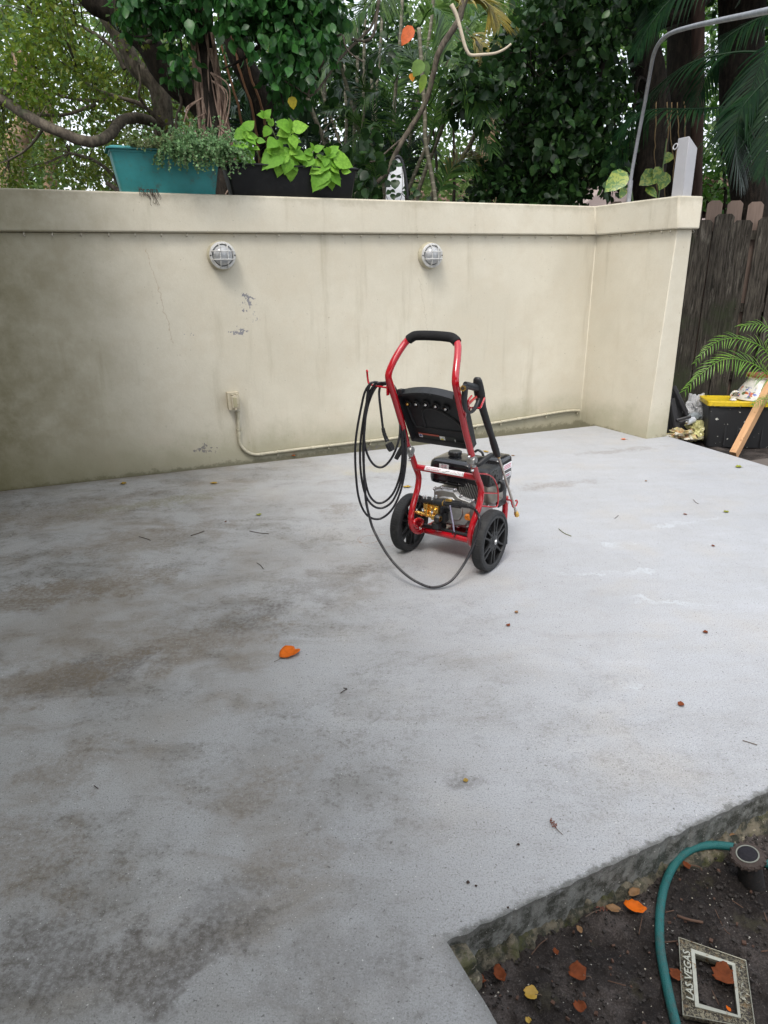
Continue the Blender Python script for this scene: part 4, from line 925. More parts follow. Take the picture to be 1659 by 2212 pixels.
# conduit
cd = thing('wall_conduit', 'beige painted electrical conduit running from the outlet box along the foot of the wall', 'conduit', (0, 0, 0))
OF = .017; cr = .0125
cpx = [(514, 890), (515, 915), (516, 945), (520, 962), (534, 976), (552, 982), (580, 979), (625, 973), (700, 964), (760, 957), (840, 948), (960, 931), (1065, 914), (1150, 900), (1210, 890), (1238, 887), (1252, 887)]
cp = [onwall(a, b, OF) for a, b in cpx]
cs_ = cp[:2]+cp[2:]; path = catmull(cp, 5)
MB().tube(path, cr, 14).build('pipe', M_fix, cd, smooth=60)
def along(px, py, dpx, dpy, L_, r_, name, extra=False):
    a = onwall(px, py, OF); b = onwall(px+dpx, py+dpy, OF); d = (b-a).normalized()
    mb = MB(); mb.tube([a-d*L_/2, a-d*L_/2*.95, a+d*L_/2*.95, a+d*L_/2], [r_*.93, r_, r_, r_*.93], 14)
    if extra: mb.box(a-Vector((0, 0, 1))*(r_+.004) if abs(d.z) < .6 else a+E_*(r_+.005), (.012, .012, .020), Matrix.Rotation(WANG, 3, 'Z')); mb.tube([a+NB*.017, a-NB*.004], .0, 4)
    mb.build(name, M_fix, cd, smooth=40)
for p in ((514, 893, 0, 10, .03), (516, 940, 0, 10, .035), (566, 981, 10, -1, .035), (676, 967, 10, -1, .038), (905, 939, 10, -1.4, .04), (1120, 905, 10, -1.6, .04)): along(*p, .0155, 'coupling')
for p in ((515, 928, 0, 10), (600, 976, 10, -1), (710, 962, 10, -1), (800, 953, 10, -1), (1030, 920, 10, -1.4), (1082, 911, 10, -1.5), (1180, 895, 10, -1.6), (1247, 887, 10, -1.6)): along(*p, .008, .0165, 'clamp', True)
# cup hooks screwed under the coping, most of them left empty
M_hook = plain('hook_plastic', (.30, .28, .23), .45)
hk0 = None
def cup_hook(q, rz, label):
    global hk0
    if hk0 is None:
        hk0 = MB().tube(catmull([(0, 0, .012), (0, -.002, .002), (0, -.010, -.006), (0, -.012, -.014), (0, -.004, -.019), (0, .006, -.014)], 4), .0032, 6).build('string_hook', M_hook, smooth=180); o = hk0
    else: o = hk0.copy(); COL.objects.link(o)
    o.location = q; o.rotation_euler = (0, 0, rz+rnd.uniform(-.5, .5)); tag(o, label, 'hook', 'small hooks under the coping')
px = 50
cnt = 0
xs_main = [95, 207, 315, 427, 530, 637]
hx_ = [0+x*.452 for x in (210, 455, 695, 935, 1170, 1390, 1610)]
hx_ = [(x*750/1659)/3000*1659 for x in (210, 455, 695, 935, 1170, 1390, 1610)]
hx_ += [(750+x*1100/1659)/3000*1659 for x in (245, 378, 510, 645, 765, 885, 995, 1105, 1220, 1330, 1432, 1527, 1630)]
hx_ += [hx_[-1]+37.5*i-.35*i*i for i in range(1, 9)]
HN_ = []
def hook_label(x):
    near = min((abs(x-477), 'the left bulkhead lamp', 477), (abs(x-927), 'the right bulkhead lamp', 927), (abs(x-15), 'the left picture edge', 15), (abs(x-1288), 'the wall corner', 1288))
    side = 'left' if x < near[2] else 'right'; HN_.append((near[1], side)); others = sorted([v for v in hx_ if v <= 1270 and min((abs(v-477), 477), (abs(v-927), 927), (abs(v-15), 15), (abs(v-1288), 1288))[1] == near[2] and (v < near[2]) == (x < near[2])], key=lambda v: abs(v-near[2])); i = others.index(x)
    return 'small pale hook under the coping, %s to the %s of %s' % (('first', 'second', 'third', 'fourth', 'fifth', 'sixth', 'seventh', 'eighth', 'ninth')[i], side, near[1])
for x in hx_:
    if x > 1270: continue
    q = onwall(x, 505, .02); zc = zc_l+slope_c*(q-onwall(0, 500, CP)).dot(E_); cup_hook(Vector((q.x, q.y, zc-.006)), WANG, hook_label(x))
for i, x in enumerate((1293, 1318, 1342, 1373, 1405, 1431, 1449)):
    q = onret(x, 500, .02); cup_hook(Vector((q.x, q.y, PCz.z-.006)), WANG-1.57, 'small pale hook under the coping of the short return wall, %s from the inner corner' % ('first', 'second', 'third', 'fourth', 'fifth', 'sixth', 'seventh')[i])
for x in (1474, 1497):
    q = onp(x, 495, wp+PN*.02, PN); cup_hook(Vector((q.x, q.y, PCz.z-.006)), WANG, 'small pale hook under the coping on the narrow wall end, the %s one' % ('left' if x < 1480 else 'right'))
# ================================================================== PLANTERS
def planter(name, label, mat, A, L_, H, wb, wt, rz, rim_r):
    e = thing(name, label, 'planter', A, rz, 'planters on top of the wall')
    # A = front-left foot; x along the wall, y back
    def rg(x0, x1, y0, y1, z, r=.02): return rring((x0+x1)/2, (y0+y1)/2, (x1-x0)/2, (y1-y0)/2, z, r, 5)
    t = (wt-wb)/2; f = .028
    prof = [(.35, 0), (.0, .0), (-.15, .012), (-.18, .05), (-.95, .88), (-1.0, .90)]
    mb = MB(); L2 = []
    for k_, h in ((0, 0), (.02, .01), (.06, .045), (.075, .05), (.90, .86), (1.08, .865), (1.1, .90), (1.12, .905)):
        o = t*k_; L2.append(rg(-o*1.15, L_+o*1.15, -o, wb+o, H*h))
    L2.append(rg(-t*1.12, L_+t*1.12, -t*1.12, wb+t*1.12, H*.93)); L2.append(rg(-t*1.0, L_+t*1.0, -t, wb+t, H*.93)); L2.append(rg(-t*.85, L_+t*.85, -t*.85, wb+t*.85, H*.80))
    mb.rings(L2, caps=False); n = len(L2[0]); mb.add(L2[0], [tuple(range(n))])
    mb.build('trough', mat, e, smooth=30, bevel=.002)
    mb = MB(); o1 = t+.022; ri = t*.95
    R1 = [rg(-o1*1.1, L_+o1*1.1, -o1, wb+o1, H*.925, .03), rg(-o1*1.1, L_+o1*1.1, -o1, wb+o1, H*.955, .03), rg(-ri, L_+ri, -ri, wb+ri, H*1.0, .025), rg(-ri*.8, L_+ri*.8, -ri*.8, wb+ri*.8, H*.985, .025), rg(-ri*.8, L_+ri*.8, -ri*.8, wb+ri*.8, H*.90, .025)]
    mb.rings(R1, caps=False); mb.build('rim', mat, e, smooth=30)
    mb = MB(); V, F = grid(-t*.8, L_+t*.8, -t*.7, wb+t*.7, .03, H*.90, .01, 20); mb.add(V, F); mb.build('potting_soil', M_soil, e, fix=False, smooth=180)
    return e
M_teal = plain('faded_teal_plastic', (.028, .22, .225), .5, var=.14, vscale=6, dirt=((.07, .085, .065), .75), bump=.1)
M_bpl = plain('black_planter_plastic', (.005, .0055, .006), .5, var=.2, vscale=8, dirt=((.03, .03, .028), .3), bump=.1, spec=.3)
a = onwall(263, 410, .0); b = onwall(467, 417, .0); L1 = (b-a).length
tealp = planter('planter', 'turquoise plastic trough planter on top of the wall at left, herbs spilling over', M_teal, Vector((a.x, a.y, wall_top(263)+.002))+NB*.012, L1, .268, .15, .225, WANG, .02)
a2 = onwall(504, 418, .0); b2 = onwall(762, 427, .0); L2_ = (b2-a2).length
blackp = planter('planter', 'long black plastic trough planter on top of the wall holding lime green plants', M_bpl, Vector((a2.x, a2.y, wall_top(504)+.002))+NB*.012, L2_, .205, .14, .20, WANG, .02)
M_root = plain('dry_roots', (.045, .028, .022), .9)
mb = MB(); q0 = onwall(322, 412, CP+.002)
for i in range(26):
    s_ = rnd.uniform(-.06, .055); q = q0+E_*s_+Vector((0, 0, .008)); n_ = rnd.choice((3, 4, 6)) if s_ > .0 else 3; P_ = [q+NB*.03+Vector((0, 0, .004)), q-NB*.004]
    for j in range(n_): P_.append(P_[-1]+E_*rnd.uniform(-.008, .014)+Vector((0, 0, -rnd.uniform(.008, .022)))-NB*rnd.uniform(-.001, .002))
    mb.tube(P_, [.0016]*2+[.0012]*(len(P_)-2), 4)
tag(mb.build('dry_roots', M_root), 'dark dry roots hanging over the coping under the turquoise planter', 'roots')
# ================================================================== LEAF HELPERS
def leaf_mat(name, cols, rough=.42, trans=.25, spec=.4, vein=None):
    k = NM(name); isl = k.island(); n = len(cols); c = k.ramp(isl, [((i+.5)/n, cols[i]) for i in range(n)])
    pz = k.co('Position'); c = k.mix(k.mr(k.noise(pz, 42, 4, .65), .42, .68, 0, .5), c, tuple(x*.45 for x in cols[0])); c = k.mix(k.mr(k.noise(pz, 17, 3, .6), .58, .70, 0, .35), c, (cols[-1][0]*1.6+.01, cols[-1][1]*1.25+.005, cols[-1][2]))
    k.set(c, rough, spec=spec)
    tr = k.n('ShaderNodeBsdfTranslucent'); k.put(tr.inputs[0], k.mix(.5, c, tuple(min(1, x*1.9) for x in cols[-1]))); mx_ = k.n('ShaderNodeMixShader'); mx_.inputs[0].default_value = trans
    k.t.links.new(k.b.outputs[0], mx_.inputs[1]); k.t.links.new(tr.outputs[0], mx_.inputs[2]); k.t.links.new(mx_.outputs[0], k.out.inputs[0]); return k.m
# unit leaves (length along +Y from 0 to 1, normal +Z): template vertices and faces
LEAF4 = (np.array([(0, 0, 0), (.30, .42, .05), (0, 1, -.10), (-.30, .42, .05)], float), [(0, 1, 2), (0, 2, 3)])
LEAF8 = (np.array([(0, 0, 0), (.27, .22, .04), (.35, .48, .06), (.20, .80, .0), (0, 1.04, -.14), (-.20, .80, .0), (-.35, .48, .06), (-.27, .22, .04), (0, .25, -.02), (0, .5, -.015), (0, .8, -.05)], float),
         [(0, 1, 8), (1, 2, 9, 8), (2, 3, 10, 9), (3, 4, 10), (0, 8, 7), (8, 9, 6, 7), (9, 10, 5, 6), (10, 4, 5)])
LEAFB = (np.array([(0, 0, 0), (.30, .12, .03), (.42, .40, .07), (.28, .75, .02), (0, 1.02, -.1), (-.28, .75, .02), (-.42, .40, .07), (-.30, .12, .03), (0, .2, -.02), (0, .45, -.01), (0, .78, -.03)], float), LEAF8[1])
def leaves(pos, dirs, nrm, size, tpl=LEAF8, wid=1.):
    # pos,dirs,nrm (N,3), size (N,) -> verts, faces
    pos = np.asarray(pos, float); d = np.asarray(dirs, float); n = np.asarray(nrm, float); size = np.asarray(size, float)
    d /= np.linalg.norm(d, axis=1)[:, None]+1e-9; x = np.cross(d, n); x /= np.linalg.norm(x, axis=1)[:, None]+1e-9; n = np.cross(x, d)
    T, F = tpl; m = len(T)
    V = pos[:, None, :]+size[:, None, None]*(T[None, :, 0:1]*wid*x[:, None, :]+T[None, :, 1:2]*d[:, None, :]+T[None, :, 2:3]*n[:, None, :])
    V = V.reshape(-1, 3); N = len(pos)
    return V, [(np.array(f)[None, :]+np.arange(N)[:, None]*m) for f in F]
def leaf_mesh(name, chunks, mat, parent=None, smooth=True):
    VV = []; loops = []; tot = []; base = 0
    for V, FL in chunks:
        for a in FL: loops.append((a+base).reshape(-1)); tot.append(np.full(len(a), a.shape[1], int))
        VV.append(V); base += len(V)
    V = np.concatenate(VV); L_ = np.concatenate(loops).astype(np.int32); tt = np.concatenate(tot).astype(np.int32)
    me = bpy.data.meshes.new(name); me.vertices.add(len(V)); me.vertices.foreach_set('co', V.astype(np.float32).ravel()); me.loops.add(len(L_)); me.loops.foreach_set('vertex_index', L_)
    me.polygons.add(len(tt)); me.polygons.foreach_set('loop_start', np.concatenate(([0], np.cumsum(tt)[:-1])).astype(np.int32)); me.polygons.foreach_set('loop_total', tt)
    me.polygons.foreach_set('use_smooth', np.full(len(tt), smooth)); me.update(calc_edges=True); me.validate()
    o = bpy.data.objects.new(name, me); COL.objects.link(o); me.materials.append(mat)
    if parent is not None: o.parent = parent
    return o
def rdir(n, up=0.): v = nr.normal(size=(n, 3)); v[:, 2] += up; return v/np.linalg.norm(v, axis=1)[:, None]
# ---- herbs in the turquoise planter
M_herb = leaf_mat('oregano_leaf', [(.08, .16, .060), (.125, .24, .095), (.18, .32, .13)], .6, .2)
M_herb2 = leaf_mat('thyme_leaf', [(.09, .14, .05), (.14, .20, .07), (.19, .26, .10)], .6, .2)
M_stem = plain('green_stem', (.12, .16, .06), .6); M_twig = plain('brown_twig', (.12, .085, .06), .8, vscale=30)
def herb(name, label, s0, s1, n_st, hgt, spill, ls, mat, per=.011):
    e = thing(name, label, 'potted herb', tealp.location, WANG); ch = []; mb = MB(); ps = []; ds = []; ns = []; ss = []
    for i in range(n_st):
        x = rnd.uniform(s0, s1); y = rnd.uniform(-.02, .16); p = Vector((x, y, .245)); v = Vector((rnd.gauss(0, .5), rnd.gauss(-.25, .5), 1.1)).normalized(); P_ = [p]; L_ = rnd.uniform(.5, 1.)*hgt*1.5
        nst = 9; sp = spill*rnd.uniform(.3, 1.4)
        for j in range(nst):
            v = (v+Vector((rnd.gauss(0, .12), rnd.gauss(-.04, .12), -.30*sp-.05))).normalized(); p = p+v*L_/nst
            if p.y > -.06 and p.z < .262: p.z = .262
            if p.z < .262 and p.y > -.045: p.y = -.06
            P_.append(p.copy())
        P_ = catmull(P_, 2); mb.tube(P_, .0011, 4)
        acc = 0
        for a, b in zip(P_[:-1], P_[1:]):
            m = max(1, int((b-a).length/per))
            for q in range(m):
                t = (q+.5)/m; pp = a.lerp(b, t)
                for s in range(2):
                    ps.append(pp); ds.append(rdir(1, .2)[0]); ns.append(rdir(1, .9)[0]); ss.append(ls*rnd.uniform(.6, 1.25))
    mb.build('stems', M_twig, e, smooth=180); o = leaf_mesh('foliage', [leaves([tuple(p) for p in ps], ds, ns, ss, LEAFB)], mat, e); return e
herb('oregano_plant', 'bushy grey green herb spilling over the right half of the turquoise planter', .31, .74, 330, .19, .9, .0185, M_herb)
herb('thyme_plant', 'sparse wispy herb in the left half of the turquoise planter', .05, .34, 75, .11, .45, .0085, M_herb2, .009)
# ---- lime green plants in the black planter
k = NM('lime_leaf'); isl = k.island(); c = k.ramp(isl, [(.1, (.11, .27, .02)), (.5, (.16, .36, .03)), (.9, (.24, .46, .05))]); c = k.mix(k.mr(k.noise(k.co('Position'), 55, 4, .7, .8), .38, .64, .55, 0), c, (.06, .17, .012)); k.set(c, .6, spec=.25)
w_ = k.n('ShaderNodeTexNoise'); w_.inputs['Scale'].default_value = 120; k.put(w_.inputs['Vector'], k.co('Object')); k.bump(w_.outputs[0], .5, .003)
tr = k.n('ShaderNodeBsdfTranslucent'); k.put(tr.inputs[0], k.mix(.5, c, (.40, .62, .06))); m_ = k.n('ShaderNodeMixShader'); m_.inputs[0].default_value = .28
k.t.links.new(k.b.outputs[0], m_.inputs[1]); k.t.links.new(tr.outputs[0], m_.inputs[2]); k.t.links.new(m_.outputs[0], k.out.inputs[0]); M_lime = k.m
def serrated(n=11):
    V = [(0, 0, 0)]; out = []
    for i in range(n):
        t = (i+.6)/n; w = .47*math.sin(math.pi*min(1, t**.72))**.75*(1-.22*t); 
        out.append((w*(1.0 if i % 2 else .93), t*1.0, .10*w+(-.20*t*t)))
    mid = [(0, (i+.6)/n, -.20*((i+.6)/n)**2-.02) for i in range(n)]
    V = [(0, 0, 0)]+out+[(0, 1.06, -.24)]+[(-x, y, z) for x, y, z in out]+mid
    R0, TP, L0, M0 = 1, n+1, n+2, 2*n+2; F = [(0, R0, M0), (0, M0, L0)]
    for i in range(n-1): F += [(R0+i, R0+i+1, M0+i+1, M0+i), (M0+i, M0+i+1, L0+i+1, L0+i)]
    F += [(R0+n-1, TP, M0+n-1), (M0+n-1, TP, L0+n-1)]
    return np.array(V, float), F
SER = serrated()
def lime_plant(label, stems, leafs):
    e = thing('lime_leaf_plant', label, 'potted plant', (0, 0, 0), 0, 'lime green plants in the black planter'); mb = MB()
    wpos = lambda q, off: onwall(q[0], q[1], off)
    for st in stems: MB().tube(catmull([wpos(q, q[2] if len(q) > 2 else -.06) for q in st], 5), .0042, 7).build('stem', M_stem, e, smooth=180)
    ps = []; ds = []; ns = []; ss = []
    for (bx, by, tx_, ty_, off) in leafs:
        a = wpos((bx, by), off); b = wpos((tx_, ty_), off+.035*rnd.uniform(.2, 1.4)); d = b-a; L_ = d.length
        n_ = (-NB+Vector((0, 0, .45+rnd.uniform(-.1, .35)))+E_*rnd.uniform(-.3, .3)).normalized()
        ps.append(tuple(a)); ds.append(tuple(d)); ns.append(tuple(n_)); ss.append(L_)
    leaf_mesh('foliage', [leaves([p for p, s in zip(ps, ss)], ds, ns, [s*1.05 for s in ss], SER, 1.05)]+[leaves([tuple(Vector(p)+Vector((rnd.uniform(-.03, .03), rnd.uniform(.01, .05), rnd.uniform(-.03, .02)))) for p in ps], [tuple(Vector(d)+Vector((rnd.gauss(0, .03), 0, rnd.gauss(0, .03)))) for d in ds], ns, [s*.7 for s in ss], SER, 1.)], M_lime, e); return e
def cD(x, y): return (700+x*750/1659)/3000*1659, (400+y*750/1659)/3000*1659
def LF(L_, off): return [cD(a, b)+cD(c_, d)+(off+rnd.uniform(-.02, .02),) for a, b, c_, d in L_]
lime_plant('upright lime green plant at the left end of the black planter', [[cD(590, 570), cD(585, 400), cD(580, 270), cD(560, 220)], [cD(740, 580), cD(700, 500), cD(670, 420)], [cD(540, 560), cD(500, 460), cD(470, 400)]],
           LF([(575, 235, 640, 155), (570, 245, 480, 300), (575, 235, 535, 205), (580, 290, 675, 290), (580, 300, 660, 345), (575, 320, 475, 400), (580, 350, 545, 350), (490, 420, 425, 470), (500, 430, 460, 375), (570, 400, 515, 460), (600, 400, 630, 485), (640, 390, 690, 400), (575, 470, 520, 545), (590, 480, 640, 530), (560, 480, 580, 550), (540, 500, 510, 540), (600, 520, 620, 470), (670, 330, 740, 330), (560, 250, 600, 330), (520, 470, 495, 520), (560, 440, 600, 480)], .0))
lime_plant('biggest lime green plant, middle of the black planter, one leaf hanging low', [[cD(960, 580), cD(955, 460), cD(960, 330), cD(965, 220)], [cD(870, 580), cD(870, 430), cD(840, 320), cD(780, 190), cD(740, 110)], [cD(1020, 580), cD(990, 480), cD(980, 400)]],
           LF([(740, 120, 680, 100), (745, 125, 785, 60), (740, 120, 715, 70), (785, 205, 805, 140), (780, 210, 740, 285), (965, 230, 860, 160), (970, 225, 960, 145), (975, 230, 1105, 190), (960, 240, 855, 270), (965, 260, 940, 200), (950, 300, 860, 330), (960, 300, 1050, 330), (970, 290, 1010, 380), (840, 325, 770, 370), (880, 360, 795, 410), (900, 380, 870, 340), (980, 400, 950, 350), (985, 410, 1045, 380), (975, 420, 995, 515), (960, 430, 860, 500), (930, 420, 800, 510), (990, 430, 1100, 480), (1000, 440, 1060, 500), (950, 470, 980, 670), (945, 470, 920, 600), (900, 470, 820, 590), (880, 500, 855, 630), (870, 440, 730, 540), (860, 430, 720, 500), (800, 440, 770, 420), (800, 480, 760, 560), (1010, 410, 960, 440), (940, 400, 1000, 440), (1090, 480, 1150, 440), (960, 500, 1020, 580), (900, 430, 930, 540)], .015))
lime_plant('drooping lime green plant at the right end of the black planter', [[cD(1270, 600), cD(1260, 550), cD(1300, 480), cD(1300, 440)], [cD(1200, 540), cD(1150, 470), cD(1160, 420), cD(1190, 380)], [cD(1180, 500), cD(1200, 440), cD(1170, 400)]],
           LF([(1160, 415, 1145, 350), (1165, 420, 1240, 370), (1150, 440, 1090, 430), (1150, 470, 1080, 540), (1300, 450, 1255, 400), (1300, 440, 1370, 375), (1300, 450, 1285, 395), (1310, 470, 1460, 470), (1330, 480, 1500, 530), (1310, 500, 1430, 560), (1290, 560, 1420, 640), (1290, 580, 1330, 740), (1280, 580, 1230, 710), (1300, 590, 1400, 700), (1270, 570, 1190, 700), (1260, 590, 1165, 740), (1240, 540, 1140, 600), (1240, 530, 1170, 510), (1250, 500, 1200, 450), (1250, 480, 1310, 530), (1220, 520, 1160, 560), (1280, 520, 1240, 580), (1400, 590, 1480, 590), (1310, 540, 1380, 600), (1270, 480, 1260, 540), (1300, 470, 1350, 450)], .02))
# ================================================================== TOP OF THE RETURN WALL
M_pvc = plain('white_vinyl', (.34, .34, .355), .4, var=.05)
base = onret(1470, 421, -.09); q1 = onp(1468, 421, base, RL); zt = PCx.z
pt0 = Vector((q1.x, q1.y, zt)); H_ = onp(1468, 300, base, RL).z-zt
vp_ = thing('vinyl_post', 'white square vinyl post with a slanted top standing on the wall end', 'post', pt0+RL*-.02, math.atan2(RW.y, RW.x))
mb = MB(); w = .052; A = [(-w, -w, 0), (w, -w, 0), (w, w, 0), (-w, w, 0)]; B = [(-w, -w, H_), (w, -w, H_-.0), (w, w, H_-.075), (-w, w, H_-.075)]
mb.loft([Vector(p) for p in A], [Vector(p) for p in B]); mb.build('post', M_pvc, vp_, bevel=.004)
rq = vp_.matrix_world
MB().tube([(math.cos(a)*.020-w-.012, -w-.004+math.sin(a)*.006, H_-.055+math.sin(a)*.020) for a in np.linspace(0, 2*math.pi, 25)[:-1]], .005, 8, closed=True).build('ring', M_pvc, vp_, smooth=180)
M_galv = plain('galvanised_pipe', (.27, .28, .30), .5, .45, var=.2, dirt=((.12, .12, .11), .5), vscale=20)
b0 = onret(1358, 432, -.06); b0.z = PCx.z-.0
cpipe = thing('overhead_pipe', 'thin grey metal pipe rising from the wall and bending toward the house', 'pipe', (0, 0, 0))
yb = b0.y; ye = 3.25
pts = [((1358, 428), 0), ((1363, 385), 0), ((1376, 310), 0.02), ((1391, 232), .06), ((1402, 170), .12), ((1411, 122), .18), ((1422, 96), .23), ((1436, 80), .28), ((1458, 68), .35), ((1500, 56), .48), ((1560, 43), .68), ((1610, 33), .84), ((1659, 23), 1.0), ((1800, -8), 1.45)]
P_ = [ony(*p, yb+(ye-yb)*t) for p, t in pts]; P_[0] = b0; d_ = P_[-2]-P_[-3]; P_[-1] = P_[-2]+d_; e_ = P_[-1]+d_+Vector((.12, 0, .01)); P_ += [e_, e_+d_+Vector((.4, -.1, .03)), e_+d_+Vector((1.2, -.7, .1)), Vector((4.55, -.6, e_.z+.25))]
MB().tube(catmull(P_, 6), .0135, 12).build('pipe', M_galv, cpipe, smooth=180)
MB().tube([P_[0]-Vector((0, 0, .002)), P_[0]+(P_[1]-P_[0])*.9], .019, 12).build('fitting', M_galv, cpipe)
# ================================================================== CORNER BEHIND THE WALL END
def soilp(px, py, z=-.10): return onz(px, py, z)
# tote
M_tote = plain('tote_black', (.020, .021, .023), .5, bump=.5, bscale=90, vscale=12)
k = NM('splash'); p = k.co('Object'); c = k.mix(k.mr(k.noise(p, 34, 2, .5), .70, .71), (.020, .021, .023), (.55, .55, .50)); k.set(c, .5); k.bump(k.noise(p, 90), .4, .003); M_tote = k.m
M_lid = plain('tote_yellow', (.62, .44, .015), .45, dirt=((.15, .11, .05), .8), vscale=10)
tf = soilp(1513, 962); tr_ = soilp(1628, 975); d_ = Vector((tr_.x-tf.x, tr_.y-tf.y, 0)); 
tf = onz(1520, 967, -.10); td = Vector((.985, -.17, 0)).normalized(); tn = Vector((-td.y, td.x, 0)); tang = math.atan2(td.y, td.x)
tl = .72; 
tote = thing('storage_tote', 'black plastic storage tote with a yellow lid and paint splashes by the fence', 'storage box', tf, tang)
hz = (onp(1513, 872, tf+tn*0, tn).z)-tf.z
mb = MB(); mb.rings([rring(tl/2, .15, tl/2-.03, .12, 0, .03), rring(tl/2, .15, tl/2-.028, .122, .01, .03), rring(tl/2, .14, tl/2, .135, hz*.93, .03), rring(tl/2, .14, tl/2+.01, .142, hz*.94, .03), rring(tl/2, .14, tl/2+.01, .142, hz, .03)])
for x in (.16, .26, .46, .56): mb.box((x, .025, hz*.45), (.012, .02, hz*.8), Matrix.Rotation(-.07, 3, 'X'))
mb.build('tub', M_tote, tote, bevel=.004)
mb = MB(); mb.rings([rring(tl/2, .14, tl/2+.02, .155, hz-.018, .03), rring(tl/2, .14, tl/2+.022, .157, hz+.022, .03), rring(tl/2, .14, tl/2-.0, .135, hz+.026, .03), rring(tl/2, .14, tl/2-.02, .115, hz+.018, .03)]); mb.build('lid', M_lid, tote, bevel=.003)
for x in (.14, .50): MB().box((x, -.004, hz-.01), (.13, .016, .045)).build('latch', M_tote, tote, bevel=.006)
# upturned flowered pot
k = NM('glazed_pot'); p = k.co('Object'); X, Y, Z = k.sep(p); band = k.ma('MULTIPLY', k.mr(Z, .012, .03), k.mr(Z, .115, .095)); nz = k.noise(p, 24, 2, .4); n2 = k.noise(k.co('Object', loc=(3, 3, 3)), 30, 2, .4); n3 = k.noise(k.co('Object', loc=(7, 1, 3)), 26, 2, .4)
c = (.62, .60, .55); c = k.mix(k.ma('MULTIPLY', band, k.mr(nz, .56, .58)), c, (.50, .12, .04)); c = k.mix(k.ma('MULTIPLY', band, k.mr(n2, .59, .61)), c, (.10, .13, .38)); c = k.mix(k.ma('MULTIPLY', band, k.mr(n3, .59, .61)), c, (.10, .14, .06))
c = k.mix(k.mr(k.ma('ADD', Z, k.mr(k.noise(p, 40), .2, .8, -.012, .012, False)), .183, .193), c, (.22, .085, .03)); c = k.mix(k.mr(k.noise(p, 9, 5), .55, .75, 0, .4), c, (.35, .27, .18)); k.set(c, .3, coat=.3); M_pot = k.m
lt = tote.matrix_world
pz = tf.z+hz+.027; pc = tf+td*.42+tn*.16
pot = thing('ceramic_pot', 'upturned white ceramic pot with painted flowers lying on the yellow tote lid', 'pot', (pc.x, pc.y, pz), tang)
MB().lathe([(.185, .0), (.19, .004), (.188, .012), (.178, .03), (.160, .06), (.135, .10), (.112, .135), (.098, .158), (.094, .172), (.108, .186), (.116, .198), (.115, .212), (.100, .214), (.095, .20), (.0, .19)], (0, 0, 0), (0, 0, 1), 48).build('pot_body', M_pot, pot)
for s in (-1, 1):
    MB().tube(catmull([(s*.165, -.03, .055), (s*.20, -.03, .060), (s*.222, -.03, .035), (s*.215, -.03, .010), (s*.185, -.03, .006)], 5), .011, 10).build('handle', M_pot, pot, smooth=180)
mb = MB().lathe([(0, .014), (.02, .012), (.032, 0), (.02, -.004), (0, -.005)], (0, 0, .004), (0, 0, 1), 18); pe = mb.build('white_shard', plain('white_shard', (.6, .58, .53), .5), smooth=180); pe.location = tf+td*.19+tn*.04+Vector((0, 0, hz+.026)); tag(pe, 'small white shard on the yellow lid beside the flowered pot', 'shard')
M_str = plain('green_string', (.07, .09, .045), .8)
mb = MB()
for i in range(9):
    q = tf+td*(.66+rnd.uniform(-.05, .05))+tn*(-.03)+Vector((0, 0, hz+.03)); r_ = rnd.uniform(.03, .055); a0 = rnd.uniform(0, 6)
    mb.tube(catmull([q+td*math.cos(a0+a)*r_*.7+Vector((0, 0, -.03+math.sin(a0+a)*r_*1.3))-tn*rnd.uniform(-.004, .012) for a in np.linspace(0, 6.0, 8)], 3), .0014, 4)
tag(mb.build('tangled_string', M_str), 'tangle of thin green string hanging over the right end of the yellow lid', 'string')
# timber
k = NM('timber'); p = k.co('Object'); gr = k.noise(k.co('Object', scale=(1, 1, .06)), 60, 5, .6); c = k.mix(gr, (.34, .17, .075), (.56, .34, .17)); c = k.mix(k.mr(k.noise(p, 26, 4), .6, .7, 0, .6), c, (.22, .10, .045)); k.set(c, .75); k.bump(gr, .3, .003); M_tim = k.m
ba = onz(1588, 976, -.02); bt = ony(1680, 800, ba.y+.50)
dv = bt-ba; L_ = dv.length+.5; tm = thing('timber_post', 'light raw timber post leaning up to the right in front of the tote', 'timber', ba-dv.normalized()*.04)
o = MB().box((0, 0, L_/2), (.052, .085, L_)).build('beam', M_tim, tm, bevel=.002); tm.rotation_mode = 'QUATERNION'; tm.rotation_quaternion = dv.to_track_quat('Z', 'Y')
P_ = [onz(1631, 958, -.08), ony(1640, 945, ba.y+.42), ony(1650, 938, ba.y+.45), ony(1675, 930, ba.y+.5)]
tag(MB().tube(catmull(P_, 5), .005, 8).build('thin_cane', plain('pale_cane', (.42, .30, .20), .7)), 'thin pale bent cane beside the leaning timber post', 'cane')
# paver bottom right
q = [onz(1612, 995, -.05), onz(1690, 985, -.05), onz(1740, 1020, -.05), onz(1668, 1018, -.05)]
MB().loft([v-Vector((0, 0, .05)) for v in q], q).build('stepping_stone', plain('stone_brown', (.10, .085, .075), .9, bump=.5, bscale=60), bevel=.008); o = bpy.data.objects['stepping_stone']; tag(o, 'flat brown stepping stone at the edge of the slab near the timber post', 'paver')
